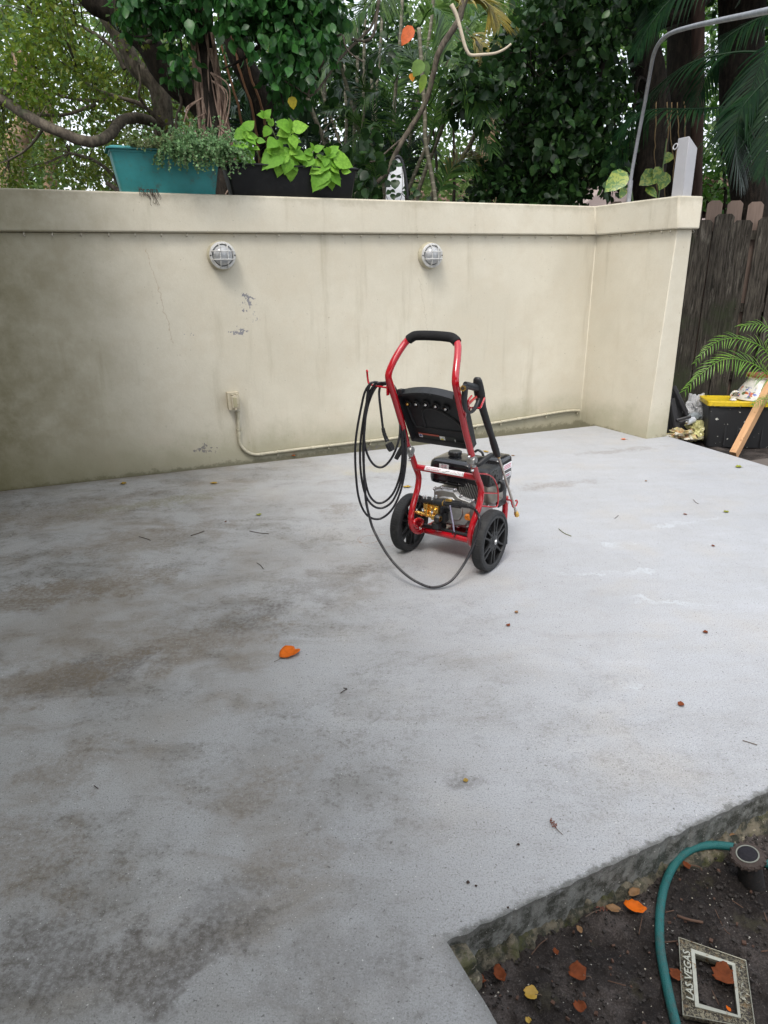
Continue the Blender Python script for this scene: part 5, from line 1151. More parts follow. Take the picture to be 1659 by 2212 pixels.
# black folding crate frame against the wall end
M_dblk = plain('dusty_black_plastic', (.024, .024, .027), .5, dirt=((.07, .065, .06), .5), vscale=12, bump=.2)
fr = thing('plastic_rack', 'broken black plastic rack leaning between the wall end and the tote', 'rack', (0, 0, 0))
yr = wq.y+.10
def q7(x, y): return (2600+x*400/1659)/3000*1659, (1500+y*400/1659)/3000*1659
def bar(pts, r_=.012, dy=0., flat=.5, name='slat'):
    MB().tube([ony(*q7(*p), yr+dy+i*.0) for i, p in enumerate(pts)], r_, 6, flat=flat).build(name, M_dblk, fr, bevel=.0)
bar([(130, 40), (380, 560)], .022, .10, .5, 'rail'); bar([(95, 240), (190, 760)], .030, .0, .5, 'rail'); bar([(60, 330), (150, 800)], .030, .03, .5, 'rail'); bar([(180, 590), (410, 530)], .014, -.02, .6, 'crossbar'); bar([(210, 630), (400, 600)], .018, .02, .6, 'crossbar')
bar([(150, 120), (290, 560)], .020, .16, .4, 'rail'); bar([(15, 560), (90, 900)], .03, .06, .5, 'rail')
mb = MB(); a = [ony(*q7(*p), yr+.14) for p in ((20, 20), (300, 330), (420, 640), (560, 900), (30, 900))]; mb.loft(a, [v+Vector((0, .03, 0)) for v in a]); mb.build('panel', M_dblk, fr, bevel=.003)
# rubbish between rack and tote
def crumple(name, label, cat, c_, r_, mat, sq=(1, 1, .6), seed=0, amp=.5, sub=4, parent=None):
    bm = bmesh.new(); bmesh.ops.create_icosphere(bm, subdivisions=sub, radius=1)
    for v in bm.verts:
        n_ = mnoise.fractal(v.co*1.7+Vector((seed, 0, 0)), .8, 2, 4); w_ = mnoise.noise(v.co*3.1+Vector((seed+7, 2, 0)))
        v.co = v.co*(1+amp*n_+.25*amp*abs(w_)); v.co = Vector((v.co.x*sq[0], v.co.y*sq[1], v.co.z*sq[2]))*r_
    me = bpy.data.meshes.new(name); bm.to_mesh(me); bm.free(); o = link(name, me, mat, parent, None, 0, 25); 
    if parent is None: o.location = c_; tag(o, label, cat)
    return o
k = NM('yellow_film'); k.set(k.mix(k.noise(k.co('Object'), 14, 4), (.42, .40, .12), (.62, .60, .36)), .35, spec=.5, coat=.2); M_yf = k.m
k = NM('clear_film'); k.set((.75, .76, .78), .12, spec=.7, trans=.0, alpha=.38); M_cf = k.m
yq = yr+.02
crumple('crumpled_bag', 'crumpled yellowish plastic bag on the ground between wall end and tote', 'bag', ony(*q7(490, 760), yq)-Vector((0, 0, 0)), .075, M_yf, (1, .8, .95), 3, .75)
k = NM('rubbish_mix'); v_ = k.n('ShaderNodeTexVoronoi'); v_.inputs['Scale'].default_value = 38; k.put(v_.inputs[0], k.co('Object')); k.set(k.ramp(k.sep(v_.outputs['Color'])[0], [(.1, (.42, .36, .16)), (.35, (.16, .14, .11)), (.55, (.50, .28, .14)), (.8, (.30, .28, .12)), (.95, (.5, .48, .4))]), .5); M_mix = k.m
crumple('crumpled_wrapper', 'heap of crumpled brown and yellow wrappers lying in a clear dish', 'wrapper', ony(*q7(270, 810), yq-.05), .085, M_mix, (1.25, .8, .5), 9, .8)
dq = ony(*q7(300, 885), yq-.06); ds_ = MB().lathe([(.0, 0), (.10, .002), (.155, .022), (.158, .026), (.152, .026), (.098, .006), (.0, .005)], (0, 0, 0), (0, 0, 1), 40).build('plastic_dish', plain('dish', (.16, .15, .13), .25, coat=.3)); ds_.location = dq; tag(ds_, 'shallow dark plastic dish holding wrappers at the slab edge', 'dish')
crumple('clear_plastic_bag', 'clear crumpled plastic bag hanging against the left side of the tote', 'bag', ony(*q7(500, 400), yr+.14), .11, M_cf, (.8, .5, 1.0), 5, .7)
a = ony(*q7(345, 615), yq-.02); b = ony(*q7(450, 580), yq+.03); d = b-a; ca = thing('white_can', 'small white spray can lying above the crumpled wrappers', 'can', a); L_ = d.length
MB().lathe([(.0, 0), (.027, .002), (.029, .008), (.029, L_), (.0, L_+.006)], (0, 0, 0), d, 24).build('can_body', plain('can_white', (.60, .63, .68), .35), ca); MB().lathe([(.0, -.025), (.008, -.024), (.009, -.010), (.019, -.008), (.020, .0)], (0, 0, 0), d, 20).build('can_top', M_chr, ca)
crumple('grey_carton', 'small grey blue carton scrap above the white can', 'carton', ony(*q7(470, 520), yq+.06), .055, plain('carton_grey', (.24, .27, .29), .6), (1.2, .7, .6), 12, .35, 2)
tag(MB().tube([ony(*q7(520, 600), yq+.08), ony(*q7(575, 740), yq+.06)], .022, 6, flat=.4).build('black_strip', M_dblk), 'short black plastic strip propped beside the tote', 'strip')
# ================================================================== SOIL BED, FRONT RIGHT
SZ = -.112
def c3(x, y): return (1700+x*1300/1659)/3000*1659, (3000+y*1300/1659)/3000*1659
k = NM('hose_green'); p = k.co('Object'); U = k.co('UV'); c = k.mix(k.noise(p, 12, 4), (.004, .085, .085), (.010, .14, .135)); c = k.mix(k.mr(k.noise(p, 500, 2), .55, .7, 0, .35), c, (.03, .25, .25)); c = k.mix(k.mr(k.noise(p, 16, 6, .7), .54, .68, 0, .55), c, (.06, .07, .06)); k.set(c, .5); v_ = k.n('ShaderNodeTexVoronoi'); v_.inputs['Scale'].default_value = 420; k.put(v_.inputs[0], p); k.bump(v_.outputs[0], .8, .002); M_gh = k.m
gh_px = [(1240, 1420), (1215, 1330), (1190, 1240), (1165, 1130), (1140, 1010), (1122, 900), (1118, 800), (1122, 700), (1140, 600), (1175, 510), (1225, 440), (1290, 400), (1360, 385), (1430, 386), (1500, 398), (1560, 425), (1620, 455), (1660, 480), (1760, 530)]
P_ = [onz(*c3(*p), SZ+.008+(.02 if 9 < i < 15 else 0)) for i, p in enumerate(gh_px)]; P_ += [P_[-1]+Vector((.22, .03, 0)), P_[-1]+Vector((.6, .16, 0)), P_[-1]+Vector((1.1, .5, 0)), P_[-1]+Vector((1.7, .75, .0))]
tag(MB().tube(catmull(P_, 6), .0108, 14).build('garden_hose', M_gh, smooth=180), 'teal green garden hose curving over the dark soil bed', 'garden hose')
# sprinkler head
sq_ = onz(*c3(1588, 555), SZ); top = onp(*c3(1567, 420), sq_, (0, -1, 0)); HZ = top.z-sq_.z
sp = thing('sprinkler_head', 'black round sprinkler body standing in the soil bed beside the green hose', 'sprinkler', (sq_.x, sq_.y, SZ-.02), 0)
tilt = Vector(((top.x-sq_.x), .0, HZ)).normalized(); H2 = HZ+.02; M_sp = plain('sprinkler_black', (.014, .013, .013), .7, dirt=((.08, .05, .035), .5), vscale=40); M_rust = plain('dusty_rust', (.045, .032, .027), .85, dirt=((.12, .095, .075), .5), vscale=60)
MB().lathe([(.0, 0), (.030, 0), (.030, H2*.80), (.034, H2*.82), (.034, H2*.86)], (0, 0, 0), tilt, 36).build('body', M_sp, sp)
mb = MB(); mb.lathe([(.034, H2*.86), (.041, H2*.87), (.042, H2*.92), (.038, H2*.97), (.027, H2*.98), (.027, H2*.90)], (0, 0, 0), tilt, 48)
for i in range(16):
    a = 2*math.pi*i/16; o_ = tilt.orthogonal().normalized(); b_ = tilt.cross(o_); mb.box(tilt*H2*.92+(o_*math.cos(a)+b_*math.sin(a))*.0405, (.006, .006, .010))
mb.build('cap_ring', M_rust, sp, smooth=30)
MB().lathe([(.0275, H2*.985), (.0275, H2*1.0), (.0245, H2*1.0), (.0245, H2*.985)], (0, 0, 0), tilt, 36, closed=True).build('seal_ring', plain('seal_grey', (.20, .21, .18), .6), sp)
MB().lathe([(.0, H2*1.02), (.018, H2*1.02), (.0235, H2*1.0), (.0235, H2*.95)], (0, 0, 0), tilt, 36).build('riser_cap', plain('cap_dark', (.018, .017, .022), .75, bump=.8, bscale=300, vscale=60, spec=.2), sp)
# picture frame with LAS VEGAS lettering
def c4(x, y): return (2650+x*350/1659)/3000*1659, (3600+y*400/1896)/3000*1659
fz = SZ+.013
C4 = [onz(*c4(*p), fz) for p in ((5, 300), (1245, 730), (1420, 1990), (85, 1735))]
I4 = [onz(*c4(*p), fz) for p in ((225, 525), (1045, 805), (1150, 1820), (305, 1605))]
J4 = [onz(*c4(*p), fz) for p in ((300, 610), (990, 835), (1095, 1755), (375, 1540))]
k = NM('worn_pewter'); p = k.co('Object'); v1 = k.noise(p, 130, 4, .7, 1.5); v2 = k.noise(p, 40, 5, .7); c = k.mix(k.mr(v1, .46, .56), (.035, .028, .022), (.30, .27, .19)); c = k.mix(k.mr(v2, .55, .68, 0, .8), c, (.26, .17, .08)); k.set(c, .42, k.mr(v1, .4, .6, .1, .55)); k.bump(v1, 1., .006); M_pew = k.m
k = NM('pewter_plain'); p = k.co('Object'); c = k.mix(k.noise(p, 60, 5, .7), (.26, .25, .20), (.50, .50, .42)); c = k.mix(k.mr(k.noise(p, 50, 4), .6, .7), c, (.20, .12, .05)); k.set(c, .4, .5); M_pewp = k.m
pf = thing('picture_frame', 'worn metal souvenir picture frame with LAS VEGAS lettering lying on the soil', 'picture frame', C4[0])
off = C4[0]
def ringmesh(A, B, za, zb): # quad ring between loops A and B
    V = [a-off+Vector((0, 0, za)) for a in A]+[b-off+Vector((0, 0, zb)) for b in B]; n = 4
    return V, [(i, (i+1) % n, n+(i+1) % n, n+i) for i in range(n)]
mb = MB(); 
for A, B, za, zb in ((C4, I4, 0, .003), (I4, J4, .003, -.002), (J4, J4, -.002, -.012), (C4, C4, -.010, 0), (J4, C4, -.012, -.010)): mb.add(*ringmesh(A, B, za, zb))
mb.build('frame_body', M_pew, pf, smooth=0)
cE = [q-off+Vector((0, 0, .0015)) for q in C4]; MB().tube(cE, .0014, 6, closed=True).build('outer_bead', M_pewp, pf)
V, F = ringmesh([i.lerp(j, .0) for i, j in zip(I4, J4)], J4, .0055, .0045); mb = MB(); mb.add(V, F); V, F = ringmesh(I4, I4, .0, .0055); mb.add(V, F); V, F = ringmesh(J4, J4, .0045, -.01); mb.add(V, F); mb.build('inner_band', M_pewp, pf, smooth=0)
la_, lb_ = onz(*c4(225, 1480), fz+.004)-off, onz(*c4(150, 560), fz+.004)-off; dd = (lb_-la_); LL = dd.length; dd.normalize(); nn_ = Vector((0, 0, 1)).cross(dd)
def tm_(o): return Matrix(((dd.x, nn_.x, 0, o.x), (dd.y, nn_.y, 0, o.y), (dd.z, 0, 1, o.z), (0, 0, 0, 1)))
mb = MB(); mb.text('LAS VEGAS', .0222, tm_((la_+lb_)/2+Vector((0, 0, .002))), .0018, 0, bold=.0004, shear=.15); xs = [((Vector(v)-(la_+lb_)/2).dot(dd)) for v in mb.v]; sc_ = LL/(max(xs)-min(xs)); mid_ = (la_+lb_)/2
mb.v = [tuple(Vector(v)+dd*((Vector(v)-mid_).dot(dd)*(sc_-1))) for v in mb.v]; mb.build('lettering', M_pewp, pf, smooth=0)
ra, rb = onz(*c4(1185, 1500), fz+.004)-off, onz(*c4(1150, 1130), fz+.004)-off; dd = (rb-ra).normalized(); nn_ = Vector((0, 0, 1)).cross(dd)
mb = MB(); mb.text('WELCOME', .0085, tm_((ra+rb)/2+Vector((0, 0, .0005))), .0008, 0) if False else None
mb = MB()
for i in range(9):
    t = rnd.uniform(0, 1); e0 = C4[1].lerp(C4[2], t).lerp(I4[1].lerp(I4[2], t), rnd.uniform(.25, .75))-off+Vector((0, 0, .003)); P_ = [e0+Vector((rnd.uniform(-.006, .006), rnd.uniform(-.008, .008), 0)) for _ in range(4)]; mb.tube(catmull(P_, 4), .0007, 5)
mb.build('scroll_relief', M_pewp, pf)
# ================================================================== LEAVES, TWIGS, SCRAPS
M_lor = leaf_mat('orange_leaf', [(.62, .13, .008)], .6, .05, .12); M_lye = leaf_mat('yellow_leaf', [(.38, .24, .03), (.42, .27, .04)], .5, .1); M_lbr = leaf_mat('brown_leaf', [(.13, .034, .012), (.17, .048, .018)], .7, .0, .1)
M_lgr = leaf_mat('yellow_green_leaf', [(.28, .30, .03)], .5, .15); M_ltan = leaf_mat('tan_leaf', [(.24, .13, .055)], .6, .05)
def leaf_outline(kind, n=22):
    P_ = []
    for i in range(n):
        a = 2*math.pi*i/n; x = math.sin(a); y = -math.cos(a)
        if kind == 'obovate': w = .40*(1+.28*y); P_.append((x*w, y*.5*(1-.08*abs(x)*0)+.5-(.10 if abs(x) < .2 and y > .9 else 0)))
        elif kind == 'heart': P_.append((x*.46*(1-.15*y), y*.46+.5+(-.12 if abs(x) < .15 and y > .8 else 0)))
        else: P_.append((x*.27*(1-.3*y*y+.2), y*.5+.5))
    return P_
def ragged(P_, sd, amt):
    return [(x*(1+amt*mnoise.noise(Vector((x*7, y*7, sd)))), .5+(y-.5)*(1+amt*mnoise.noise(Vector((x*5+9, y*5, sd))))) for x, y in P_]
def fallen(px, py, L_, ang, mat, kind, label, z=0., curl=.25, stem=.35, ww=1., name='fallen_leaf', cat='leaf', group=None, tilt=0., up=.0):
    q = onz(px, py, z); e = thing(name, label, cat, q+Vector((0, 0, .003+up)), ang, group); ol = leaf_outline(kind); n = len(ol)
    V = []; ringsL = []; sd = rnd.uniform(0, 50); ol = ragged(ol, sd, .34 if name != 'orange_leaf' else .12)
    for s_ in (1., .7, .35):
        for x, y in ol:
            xx = x*s_*L_*ww; yy = (.5+(y-.5)*s_)*L_
            zz = curl*L_*((xx/L_)**2*2.2+(yy/L_-.5)**2*.7)+.03*L_*mnoise.noise(Vector((xx/L_*6, yy/L_*6, sd)))+.006*s_*L_*math.sin(abs(y)*30)
            V.append((xx, yy-.5*L_, zz+tilt*yy))
    V.append((0, 0, tilt*.5*L_)); F = [(i, (i+1) % n, n+(i+1) % n, n+i) for i in range(n)]+[(n+i, n+(i+1) % n, 2*n+(i+1) % n, 2*n+i) for i in range(n)]+[(2*n+i, 2*n+(i+1) % n, 3*n) for i in range(n)]
    z0 = min(v[2] for v in V); V = [(a, b, c_-z0) for a, b, c_ in V]
    o = MB().add(V, F).build('blade', mat, e, smooth=180, fix=False); o.modifiers.new('s', 'SOLIDIFY').thickness = .0006
    if stem: MB().tube(catmull([(0, -.30*L_, .002), (0, -.5*L_, .002), (.03*L_, -(.5+stem*.5)*L_, .003), (-.02*L_, -(.5+stem)*L_, .002)], 4), max(.0008, .011*L_), 5).build('stalk', M_twig, e)
    return e
fallen(624, 1413, .088, R_(-38), M_lor, 'obovate', 'large bright orange leaf with a stalk lying on the slab left of centre', curl=.35, stem=.38, name='orange_leaf', ww=1.05)
for a in ((266, 1046, .045, 1.2, M_lye, 'heart', 'small yellow curled leaf by the foot of the wall far left'), (462, 1045, .055, 1.4, M_lye, 'lance', 'narrow yellow leaf near the wall below the outlet box'), (879, 1053, .055, 1.5, M_lye, 'lance', 'yellow curled leaf behind the left wheel of the washer'),
          (559, 1113, .035, .3, M_lgr, 'heart', 'small green leaf on the slab left of the hose coil'), (634, 985, .030, 1.4, M_lor, 'lance', 'small orange leaf at the wall foot under the conduit'), (1347, 950, .045, 1.3, M_lor, 'lance', 'small orange leaf near the foot of the return wall'),
          (1595, 1010, .045, 1.3, M_lgr, 'heart', 'yellow heart shaped leaf near the right edge of the slab'), (1568, 1107, .03, 1.0, M_lgr, 'heart', 'small curled yellow leaf on the slab far right'), (1050, 977, .05, .8, M_lye, 'lance', 'yellow leaf on the slab behind the spray gun grip'), (1108, 985, .03, 1.5, M_ltan, 'lance', 'tiny tan leaf right of the washer engine'),
          (1502, 938, .03, 1.4, M_lye, 'lance', 'narrow yellow leaf on the slab rim in front of the wrappers'), (1097, 1352, .020, .4, M_lbr, 'heart', 'tiny brown scrap of leaf below the right wheel'), (1115, 1324, .018, 1.1, M_ltan, 'heart', 'tiny tan leaf scrap nearest below the right wheel'), (1480, 1112, .022, .9, M_lbr, 'lance', 'tiny dark brown leaf scrap at far right of the slab'),
          (1523, 1367, .022, .9, M_lbr, 'heart', 'small rusty leaf scrap at the right side of the slab'), (1471, 1524, .024, 1.9, M_lbr, 'heart', 'small red brown scrap on the right half of the slab'), (1540, 1180, .022, .3, M_lbr, 'lance', 'dark purple leaf scrap near the right picture edge'), (1005, 1688, .016, 1.0, M_lye, 'heart', 'tiny yellow scrap inside a dark spot on the slab'), (1395, 1040, .016, 1.0, M_ltan, 'heart', 'tiny tan scrap on the far right slab'), (487, 1128, .015, 1.0, M_lbr, 'heart', 'tiny brown scrap left of the green leaf')):
    fallen(a[0], a[1], a[2], a[3], a[4], a[5], a[6], curl=.55, stem=0 if a[2] < .035 else .25)
def twig(pts, r_, label, mat=None, z=0.003, name='twig'):
    P_ = [onz(*p, z) for p in pts]; tag(MB().tube(catmull(P_, 4), r_, 5).build(name, mat or M_root, smooth=180), label, 'twig')
twig([(412, 1157), (428, 1152), (441, 1147)], .0018, 'short dark twig left of the washer, middle of three'); twig([(539, 1147), (560, 1151), (581, 1153)], .0018, 'short dark twig nearest the coiled hose'); twig([(300, 1159), (315, 1163), (325, 1167)], .0016, 'short dark twig farthest left on the slab')
twig([(555, 1216), (563, 1221), (569, 1229)], .0016, 'tiny dark twig between the green leaf and the orange leaf'); twig([(1207, 1142), (1218, 1151), (1234, 1158)], .0022, 'curved green brown twig right of the washer wheel', plain('green_twig', (.14, .14, .05), .7)); twig([(1498, 1079), (1503, 1085), (1509, 1088)], .0015, 'tiny reddish twig at the right of the slab', M_twig)
twig([(736, 1497), (744, 1491), (750, 1488), (742, 1486)], .0015, 'small crooked dark twig right of the orange leaf'); twig([(203, 1697), (212, 1703)], .0012, 'thin dark twig at lower left of the slab'); twig([(1604, 1599), (1620, 1604), (1636, 1609)], .0013, 'thin brown twig near the right edge, above the soil bed', M_twig); twig([(1328, 1120), (1336, 1113)], .0014, 'tiny dark twig beside the pale scratch')
def seedhead(pts, z, label, r_=.0018, dense=26, rr=.006):
    P_ = catmull([onz(*p, z) for p in pts], 5); mb = MB(); mb.tube(P_, .0010, 5); n_ = len(P_)
    e = thing('seed_head', label, 'seed head', P_[0]); o = MB()
    for i in range(dense):
        q = P_[int(i/dense*n_*.55)]+Vector((rnd.uniform(-rr, rr), rnd.uniform(-rr, rr), rnd.uniform(0, rr*.8))); o.box(q-P_[0], (r_*1.8, r_*1.5, r_*1.3), Matrix.Rotation(rnd.uniform(0, 3), 3, 'Z'))
    mb.v = [tuple(Vector(v)-P_[0]) for v in mb.v]; mb.build('stalk', M_twig, e); o.build('seeds', plain('seed_brown', (.16, .06, .04), .8), e, bevel=.0006)
seedhead([c3(575, 255), c3(592, 285), c3(610, 308), c3(635, 332)], .004, 'brown dry seed head lying on the slab above the soil bed'); seedhead([c3(860, 705), c3(830, 706), c3(795, 715), c3(750, 742)], SZ+.006, 'reddish dry seed head on the soil below the slab edge')
for a in (((1590, 1640), .003, 'dark pebble', .004),): pass
spots = [(415, 383, 'dark seed lying on the slab under the seed head', .004), (163, 572, 'left one of two dark crumbs near the soil bed corner', .0045), (203, 588, 'right one of two dark crumbs near the soil bed corner', .003), (363, 697, 'dark crumb on the slab close to its broken edge', .003)]
for x, y, lb, r_ in spots:
    q = onz(*c3(x, y), .001); crumple('crumb', lb, 'crumb', q+Vector((0, 0, r_*.5)), r_, M_root, (1, .8, .6), x, .4, 2)
ci = 0
for (x, y, L_, an, m, kd, lb) in ((320, 1035, .042, .1, M_lbr, 'lance', 'upright rust brown curled leaf at the inner corner of the soil bed'), (705, 1035, .046, 1.2, M_lbr, 'heart', 'broad rust brown leaf on the soil left of the hose'), (475, 1138, .034, 1.4, M_lye, 'heart', 'torn yellow leaf piece at the bottom of the soil bed'), (718, 1200, .030, .2, M_lbr, 'heart', 'dull brown leaf near the lower picture edge left of the hose'),
        (995, 705, .055, 1.1, M_lor, 'lance', 'orange brown leaf on the soil below the footing'), (1430, 1048, .055, 1.3, M_lbr, 'heart', 'large rust red leaf lying inside the picture frame opening'), (215, 1062, .034, 1.3, M_lbr, 'lance', 'flat brown leaf half under the slab at the bed corner'), (718, 815, .020, .3, M_ltan, 'lance', 'small pale leaf on the soil above the broad brown leaf'), (600, 925, .018, .2, M_lbr, 'lance', 'tiny orange leaf between the footing and the broad leaf'),
        (885, 712, .036, 1.2, M_ltan, 'lance', 'tan curled leaf beside the reddish seed head'), (990, 630, .036, -1.0, M_ltan, 'lance', 'tan curled leaf tucked against the footing'), (1195, 1045, .030, .8, M_lbr, 'heart', 'dark brown leaf between hose and picture frame'), (1250, 495, .026, .3, M_lbr, 'lance', 'dark red leaf under the bend of the hose'), (1440, 330, .05, 1.15, M_ltan, 'lance', 'dry tan leaf on the footing above the hose'), (1460, 1212, .012, .3, M_lor, 'lance', 'tiny orange scrap at the bottom of the frame opening'), (462, 1268, .014, .2, M_lye, 'heart', 'tiny orange scrap at the very bottom of the soil bed')):
    fallen(*c3(x, y), L_, an, m, kd, lb, z=SZ+.004, curl=.5, stem=.2 if L_ > .03 else 0, up=.004)
M_stk = plain('soil_twig', (.10, .055, .035), .85)
for pts, r_, lb in (([(1205, 735), (1260, 755), (1335, 770)], .0035, 'thick dark stick on the soil right of the hose'), ([(1145, 720), (1190, 710)], .0014, 'thin reddish twig beside the hose'), ([(1015, 830), (1032, 740)], .0012, 'thin twig left of the hose pointing up'), ([(480, 930), (520, 880), (560, 850)], .0012, 'thin curved root below the footing'), ([(1480, 660), (1510, 680), (1535, 697)], .0012, 'thin brown twig below the sprinkler'),
        ([(1640, 720), (1655, 765)], .0012, 'thin red twig at the right picture edge'), ([(1625, 915), (1659, 910)], .0016, 'pale brown twig at the right picture edge above the frame'), ([(1135, 870), (1210, 862)], .0016, 'thin twig sticking out beside the hose'), ([(1380, 1110), (1415, 1180)], .0012, 'thin dark twig inside the frame opening'), ([(860, 1060), (950, 1085)], .0011, 'thin dark root near the broad brown leaf'), ([(1240, 480), (1310, 490), (1330, 510)], .0016, 'curved dark twig under the hose bend'), ([(1395, 705), (1440, 800), (1470, 830)], .0009, 'fine dark rootlet above the picture frame')):
    P_ = [onz(*c3(*p), SZ+.003+(r_ if r_ > .003 else 0)) for p in pts]; tag(MB().tube(catmull(P_, 4), r_, 6).build('twig', M_stk, smooth=180), lb, 'twig')
# grit on the soil
def scatter_bits(name, kind_label, region, z, n, size, mat, seed):
    r_ = random.Random(seed); ps = []; dsz = []
    x0, x1, y0, y1 = region
    mb = MB()
    for i in range(n):
        x = r_.uniform(x0, x1); y = r_.uniform(y0, y1); q = Vector((x, y, 0))
        if (q-edge_a).dot(EN) > -.012 and (q-edge_a).dot(ED) > -.02: continue
        if (q-edge_a).dot(Vector((nd.x, nd.y, 0))) > 0 and (q-edge_a).dot(Vector((-nd.y, nd.x, 0))) < 0.01: continue
        h = z+mnoise.fractal(Vector((x*8, y*8, -.121)), .7, 2.1, 5)*.012+.004 if z < -.11 else z
        s = size*r_.uniform(.4, 1.6); mb.box((x, y, h), (s, s*r_.uniform(.5, 1), s*.6), Matrix.Rotation(r_.uniform(0, 3), 3, 'Z') @ Matrix.Rotation(r_.uniform(-.5, .5), 3, 'X'))
    tag(mb.build(name, mat, smooth=0, fix=False), kind='stuff')
scatter_bits('soil_crumbs', '', (.1, 1.5, .75, 1.75), -.1165, 3600, .0052, plain('crumb_dark', (.030, .025, .022), .95), 1)
scatter_bits('shell_grit', '', (.1, 1.5, .75, 1.75), -.1150, 220, .0022, plain('grit_pale', (.42, .38, .30), .8), 2)
scatter_bits('bark_bits', '', (.1, 1.5, .75, 1.75), -.1150, 260, .0060, plain('bark_bit', (.085, .045, .03), .9), 3)
# leaf litter along the fence and under the trees
nL = 2600
ps = np.stack([nr.uniform(2.3, 5.4, nL), nr.uniform(5.9, 7.5, nL), nr.uniform(-.11, -.06, nL)], 1)
ll = leaf_mesh('leaf_litter', [leaves(ps, rdir(nL)*np.array([1, 1, .3]), rdir(nL, 2.), nr.uniform(.03, .075, nL), LEAF8)], leaf_mat('litter', [(.05, .03, .02), (.12, .06, .035), (.20, .10, .05), (.07, .05, .035)], .7, .0)); tag(ll, kind='stuff')
# ================================================================== TREES AND PLANTS BEHIND THE WALL
k = NM('bark_dark'); p = k.co('Object'); gr = k.noise(k.co('Object', scale=(1, 1, .25)), 30, 7, .7); c = k.mix(k.mr(gr, .35, .7), (.011, .009, .007), (.036, .028, .021)); c = k.mix(k.mr(k.noise(p, 9, 6, .7), .60, .70, 0, .5), c, (.08, .08, .055)); k.set(c, .9, spec=.2); k.bump(gr, .9, .02); M_bark = k.m
k = NM('bark_grey'); p = k.co('Object'); gr = k.noise(k.co('Object', scale=(1, 1, .4)), 26, 7, .7); c = k.mix(k.mr(gr, .35, .7), (.06, .05, .04), (.17, .145, .11)); c = k.mix(k.mr(k.noise(p, 12, 6, .7), .55, .68, 0, .6), c, (.09, .11, .06)); k.set(c, .9, spec=.2); k.bump(gr, .8, .012); M_barkg = k.m
k = NM('bark_root'); p = k.co('Object'); gr = k.noise(k.co('Object', scale=(1, 1, .2)), 40, 6, .7); c = k.mix(k.mr(gr, .3, .7), (.11, .072, .056), (.36, .26, .20)); k.set(c, .9, spec=.2); k.bump(gr, .6, .006); M_barkr = k.m
k = NM('bark_red'); p = k.co('Object'); gr = k.noise(k.co('Object', scale=(1, 1, .1)), 30, 6, .7); c = k.mix(k.mr(gr, .3, .7), (.022, .013, .010), (.048, .029, .022)); k.set(c, .9, spec=.2); k.bump(gr, .5, .006); M_barkred = k.m
k = NM('bark_tan'); p = k.co('Object'); c = k.mix(k.mr(k.noise(p, 7, 6, .7), .4, .6), (.34, .22, .14), (.20, .15, .11)); k.set(c, .9, spec=.2); M_tan = k.m
k = NM('cane_ringed'); p = k.co('Object'); w_ = k.n('ShaderNodeTexWave'); w_.bands_direction = 'Z'; w_.inputs['Scale'].default_value = 4.2; w_.inputs['Distortion'].default_value = 2; k.put(w_.inputs[0], p)
c = k.mix(k.noise(p, 10, 5), (.075, .07, .045), (.20, .185, .13)); c = k.mix(k.mr(w_.outputs['Fac'], .86, .97, 0, .6), c, (.30, .28, .22)); k.set(c, .7); M_cane = k.m
M_gstem = plain('green_cane', (.10, .16, .05), .5, vscale=6)
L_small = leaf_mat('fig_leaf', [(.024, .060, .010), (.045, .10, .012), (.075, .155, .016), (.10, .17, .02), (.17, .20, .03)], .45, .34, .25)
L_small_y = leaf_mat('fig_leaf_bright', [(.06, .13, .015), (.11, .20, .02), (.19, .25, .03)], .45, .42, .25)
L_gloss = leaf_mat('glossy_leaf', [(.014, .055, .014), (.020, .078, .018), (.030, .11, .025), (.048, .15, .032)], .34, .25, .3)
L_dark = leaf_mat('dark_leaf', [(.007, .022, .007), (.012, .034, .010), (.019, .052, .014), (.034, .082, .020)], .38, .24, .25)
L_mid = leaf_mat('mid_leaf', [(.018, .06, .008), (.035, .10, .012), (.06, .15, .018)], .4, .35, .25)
L_palm = leaf_mat('palm_leaflet', [(.020, .060, .014), (.034, .095, .018), (.055, .13, .024), (.085, .17, .03)], .40, .3, .3)
L_palmd = leaf_mat('palm_leaflet_dark', [(.004, .018, .007), (.007, .026, .010), (.011, .036, .011)], .45, .15, .15)
L_palmy = leaf_mat('palm_leaflet_young', [(.08, .20, .02), (.12, .28, .03), (.17, .33, .04)], .4, .35)
L_palmo = leaf_mat('palm_leaflet_yellow', [(.28, .22, .04), (.22, .20, .05)], .5, .3)
L_far = leaf_mat('far_leaf', [(.05, .10, .03), (.09, .16, .04), (.14, .23, .06)], .5, .4)
def limb(mb, pts, r0, r1, seg=10, n=6, jit=0.):
    P_ = [ony(a, b, y) for a, b, y in pts]; P_ = catmull(P_, n); m = len(P_)
    if jit: P_ = [q+Vector((rnd.uniform(-jit, jit), rnd.uniform(-jit, jit), rnd.uniform(-jit, jit))) for q in P_]
    mb.tube(P_, [r0+(r1-r0)*i/(m-1) for i in range(m)], seg); return P_
def clump_leaves(centres, rad, per, size, tpl, hang=0., flat=1., wid=1., spread=None):
    C_ = np.asarray([tuple(c) for c in centres], float); N = len(C_)*per
    idx = np.repeat(np.arange(len(C_)), per); o = nr.normal(size=(N, 3)); rr = nr.uniform(.15, 1, N)**.6; o = o/np.linalg.norm(o, axis=1)[:, None]*rr[:, None]
    o[:, 2] *= flat; R = (rad if np.isscalar(rad) else np.asarray(rad)[idx][:, None]); pos = C_[idx]+o*R
    d = rdir(N); d[:, 2] -= hang; d += o*.5; n_ = rdir(N, .9 if hang < .8 else .1); return leaves(pos, d, n_, size*nr.uniform(.45, 1.0, N)**.8*1.35, tpl, wid)
